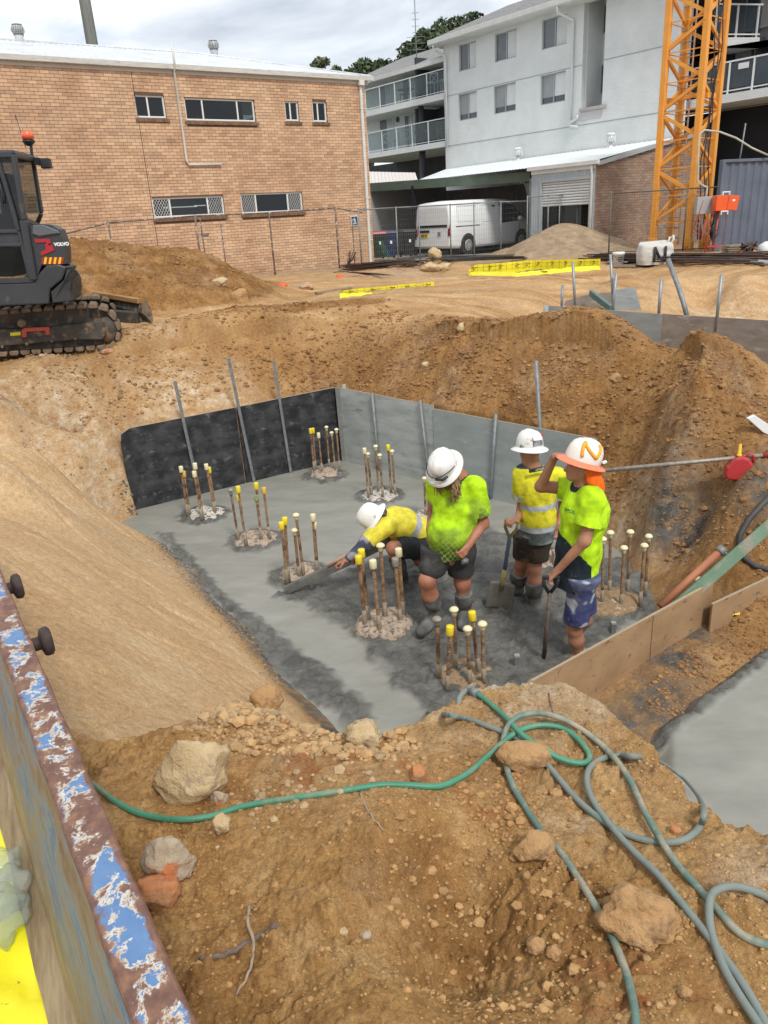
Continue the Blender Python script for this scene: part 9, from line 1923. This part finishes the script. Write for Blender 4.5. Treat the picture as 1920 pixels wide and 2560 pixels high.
stick('fine curved root on the sand right of centre-left hose',[(900,1985),(915,2020),(935,2050),(960,2078)],.003,.002,WOODP)
stick('thin twig poking out beside the rust-stained rock',[(690,1740),(700,1790),(695,1830)],.004,.002,WOOD)
stick('two thin dark twigs upright on the mound crest',[(1372,1735),(1378,1765),(1385,1790)],.003,.002,WOOD)
# ---------------------------------------------------------------- jerrycan, long pole and white offcut on the right bank
jg=groundpt(1843,1196,-2.2); jc=thing('jerrycan','dirty red plastic fuel can with a yellow spout lying on the right bank','jerrycan',tuple(map(float,jg)),rz=-.25); jc.scale=(.74,.74,.74)
m=MB(); m.prism([(-.13,.0),(.11,-.02),(.14,.05),(.15,.20),(.10,.27),(.03,.30),(-.06,.28),(-.15,.16),(-.16,.06)],-.08,.08); m.build('can_body',mat('red_plastic',(.48,.03,.035),(.38,.035,.035),rough=.4,ns=9,c3=(.40,.16,.12),s3=7,t3=(.58,.7)),jc,bevel=.03,seg=3)
MB().tube([(.05,0,.25),(.10,0,.33),(.16,0,.29),(.155,0,.19)],.016,8).build('handle',mat('red_plastic',(.48,.03,.035)),jc); MB().lathe([(.034,.27),(.03,.31),(.022,.32),(.018,.43),(.010,.44)],12,(-.01,0,0)).build('spout',mat('spout_yellow',(.80,.48,.02),rough=.4),jc); MB().lathe([(.038,.26),(.038,.295)],12,(-.01,0,0)).build('cap_ring',BLACK,jc)
a=np.array(groundpt(1700,1158,-2.2)); b=np.array(groundpt(1925,1147,-2.2)); a=ray(1700,1158)*((b[2]-.06+.04)/ray(1700,1158)[2]) ; b=b+C(0,0,.04); d_=b-a; a2=a-d_*.86; b2=b+d_*.3; t=thing('long_pole','long thin aluminium pole with a red end resting across the right bank','pole',tuple(map(float,a2))); MB().tube([Vector((0,0,0)),Vector(b2-a2)],.019,10).build('pole',mat('dirty_aluminium',(.36,.33,.29),(.24,.21,.18),rough=.5,metal=.4,ns=6,stretch=(4,1,1)),t); MB().tube([Vector(b-a2)*.955,Vector(b2-a2)],.024,10).build('red_end',mat('red_grip',(.35,.03,.03)),t)
wg=groundpt(1905,1085,-2.05); t=thing('white_offcut','white plastic offcut lying on the bank at the right edge','offcut',tuple(map(float,wg))); MB().prism([(-.16,.16),(-.10,.19),(.12,.04),(.20,-.04),(.14,-.05),(.0,.02)],-.02,.02).build('offcut',WHITE_PAINT,t,bevel=.003)
# ---------------------------------------------------------------- skip rail at the left edge
zR=-1.05
O1=onz(494,2560,zR);O2=onz(160,1790,zR); I1=onz(328,2560,zR);I2=onz(98,1890,zR); 
dirO=unit(O2-O1); dirI=unit(I2-I1); dR=dirO
def ln(P_,t): return P_+dR*t
w0=abs((I1-O1)@np.array([dR[1],-dR[0],0])); nR=np.array([dR[1],-dR[0],0]); nR=nR if nR[0]>0 else -nR
Om=(O1+ (O2-O1)*.5); Im=I1; Bm1=onz(150,2420,-1.5); Bm=Bm1
skip=thing('skip_bin','rusty blue steel skip side with peeling paint at the left edge','skip',tuple(map(float,Om)))
def RP(off,z,t): return Om-Om+nR*off+np.array([0,0,z])+dR*t
wR=float((Om-Im)@nR); bw_=float((Om-Bm)@nR)
def skip_mat(name,wall):
    m=bpy.data.materials.new(name); m.use_nodes=True; nt=m.node_tree; L=nt.links; B=nt.nodes['Principled BSDF']; B.inputs['Roughness'].default_value=.6
    tc=node(nt,'ShaderNodeTexCoord'); mp=node(nt,'ShaderNodeMapping'); a_=math.atan2(dR[1],dR[0]); mp.inputs['Rotation'].default_value=(0,0,-a_); mp.inputs['Scale'].default_value=(1,1,1) if not wall else (1.6,1,.55); L.new(tc.outputs['Object'],mp.inputs[0]); P_=mp.outputs[0]
    def N_(s,d=8,r=.62,v=None,dist=.0): n=node(nt,'ShaderNodeTexNoise',Scale=s,Detail=d,Roughness=r,Distortion=dist); L.new(v or P_,n.inputs['Vector']); return n.outputs['Fac']
    def ramp(f,*st):
        r=nt.nodes.new('ShaderNodeValToRGB'); e=r.color_ramp
        while len(e.elements)<len(st): e.elements.new(.5)
        for i,(p,c) in enumerate(st): e.elements[i].position=p; e.elements[i].color=(*c,1)
        L.new(f,r.inputs[0]); return r.outputs[0]
    def mixc(f,a,b): x=node(nt,'ShaderNodeMix',_data_type='RGBA'); L.new(f,x.inputs[0]); L.new(a,x.inputs[6]); L.new(b,x.inputs[7]); return x.outputs[2]
    def rng_(f,a,b): x=node(nt,'ShaderNodeMapRange'); x.inputs[1].default_value=a; x.inputs[2].default_value=b; L.new(f,x.inputs[0]); return x.outputs[0]
    rust=ramp(N_(26),(.3,(.10,.045,.035)),(.5,(.17,.085,.06)),(.7,(.30,.15,.075)))
    if not wall:
        pale=ramp(N_(40),(.3,(.45,.33,.21)),(.6,(.62,.60,.55))); blue=ramp(N_(9),(.3,(.06,.14,.33)),(.7,(.13,.24,.42)))
        f=N_(9,10,.70,dist=.25); c=mixc(rng_(f,.485,.515),rust,pale); c=mixc(rng_(f,.527,.54),c,blue); at=nt.nodes.new('ShaderNodeAttribute'); at.attribute_name='edge'; rs=nt.nodes.new('ShaderNodeMath'); rs.operation='MULTIPLY_ADD'; rs.inputs[1].default_value=1.0; L.new(at.outputs['Fac'],rs.inputs[0]); L.new(rng_(N_(30),.3,.8),rs.inputs[2]); c=mixc(rng_(rs.outputs[0],.75,1.0),c,rust)
    else:
        mp2=node(nt,'ShaderNodeMapping'); mp2.inputs['Scale'].default_value=(1.2,9,16); mp2.inputs['Rotation'].default_value=(0,.0,0); L.new(mp.outputs[0],mp2.inputs[0]); v=mp2.outputs[0]
        c=ramp(N_(1.5,9,.7,v,.4),(.30,(.14,.085,.045)),(.44,(.26,.18,.105)),(.52,(.21,.24,.24)),(.60,(.10,.17,.25)),(.70,(.28,.31,.30)))
        at=nt.nodes.new('ShaderNodeAttribute'); at.attribute_name='edge'; br=ramp(N_(2.2,8,.7,v),(.35,(.17,.11,.06)),(.65,(.33,.25,.15))); rs=nt.nodes.new('ShaderNodeMath'); rs.operation='MULTIPLY_ADD'; rs.inputs[1].default_value=1.1; L.new(at.outputs['Fac'],rs.inputs[0]); L.new(rng_(N_(1.1,6,.6,v),.2,1.4),rs.inputs[2]); c=mixc(rng_(rs.outputs[0],.55,1.1),c,br)
        bl2=ramp(N_(3,4),(.3,(.07,.13,.20)),(.7,(.13,.22,.30)))
    L.new(c,B.inputs['Base Color']); b=node(nt,'ShaderNodeBump',Strength=.5,Distance=.004); L.new(N_(60,6,.65),b.inputs['Height']); L.new(b.outputs[0],B.inputs['Normal']); return m
def strip(name,prof,mtl,T0,T1,edge):
    "profile of (offset, z) swept along the rail; edge gives wear 0..1 per profile point"
    n=60; V=[];F=[];E=[]
    for i in range(n+1):
        t=T0+(T1-T0)*i/n
        for (o_,z_),e in zip(prof,edge): V.append(RP(o_+.0015*math.sin(t*23+o_*40),z_+.0012*math.sin(t*17),t)); E.append(e)
    k=len(prof)
    for i in range(n):
        for j in range(k-1): F.append((i*k+j,i*k+j+1,(i+1)*k+j+1,(i+1)*k+j))
    o=MB().add(V,F,False).build(name,mtl,skip); a=o.data.attributes.new('edge','FLOAT','POINT'); a.data.foreach_set('value',np.array(E,np.float32)); return o
hb=-1.5-zR
strip('top_rail',[(-.012,-.07),(0,-.06),(.0,-.004),(-.004,0),(-wR*.25,.001),(-wR*.5,.001),(-wR*.75,.001),(-wR+.004,0),(-wR,-.005),(-wR,-.03),(-wR+.006,-.034)],skip_mat('peeling_rail_paint',False),-1.2,3.4,[1,1,1,.8,.1,0,.15,.75,1,1,1])
strip('side_wall',[(-wR+.006,-.034),(-wR-(bw_-wR)*.3,-.034+(hb+.034)*.3),(-wR-(bw_-wR)*.65,-.034+(hb+.034)*.65),(-bw_,hb),(-bw_-.05,hb-.05)],skip_mat('scraped_wall_paint',True),-1.2,3.4,[0,.12,.45,.9,1]); strip('outer_wall',[(-.012,-.07),(-.05,-.6),(-.09,-1.1)],skip_mat('outer_rust',False),-1.2,3.4,[.8,.8,.9])
KN=mat('black_rust_iron',(.03,.02,.018),(.065,.045,.04),rough=.75,ns=18,bump=.5,bs=60)
for lab,x,y,s in (('near',118,1602,1.),('far',42,1466,1.)):
    pz=zR-.045; p=onz(x,y,pz)-Om; tt=p@dR; base=RP(0,-.045,tt); L_=max(.035,float((p-base)@nR)); r_=.040*s
    k=MB().lathe([(.020,-.01),(.020,L_-.012)],16,tuple(base),axis=tuple(nR)); o=k.build('lashing_bollard',KN,skip); MB().lathe([(.022,L_-.02),(r_,L_-.014),(r_+.003,L_-.006),(r_+.003,L_+.006),(r_-.006,L_+.013),(0,L_+.015)],24,tuple(base),axis=tuple(nR)).build('disc_head',KN,o)
# yellow membrane sheet and clear plastic below the skip wall
ys=thing('yellow_membrane_roll','crumpled bright yellow plastic membrane lying beside the skip at the lower left corner','membrane',tuple(map(float,onz(20,2450,-1.6))))
g=np.linspace(0,1,50); c0,c1,c2,c3=[onz(x,y,-1.56)-onz(20,2450,-1.6) for x,y in ((-60,1900),(70,1900),(190,2640),(-300,2640))]
V=[];F=[]
for j in g:
    for i in g:
        p=(c0*(1-i)+c1*i)*(1-j)+(c3*(1-i)+c2*i)*j; V.append(p+C(0,0,.025*float(noise2(np.array(i*3+j*1.2),np.array(j*7),95))+.012*abs(float(noise2(np.array(i*6-j*3),np.array(j*15+i*3),96)))))
for j in range(49):
    for i in range(49): F.append((j*50+i,j*50+i+1,(j+1)*50+i+1,(j+1)*50+i))
MB().add(V,F,True).build('sheet',mat('speckled_yellow_membrane',(.88,.78,.01),(.80,.70,.01),rough=.35,ns=5,c3=(.25,.22,.03),s3=70,t3=(.66,.70),bump=.2,bs=25),ys,fixn=False)
bg_=thing('clear_plastic_bag','torn clear plastic bag caught on the yellow membrane beside the skip','plastic bag',tuple(map(float,onz(5,2220,-1.5))))
for k,(x,y,r_) in enumerate(((2,2160,.05),(12,2230,.06),(0,2290,.07))):
    p=onz(x,y,-1.5)-onz(5,2220,-1.5); V,F=rockmesh(r_,r_*1.2,r_*.8,60+k,sub=3,rough=.5,facets=3); MB().add(V+p,F,True).build('film_fold',glass_mat('clear_film',(.80,.80,.74),.78,rough=.2),bg_)
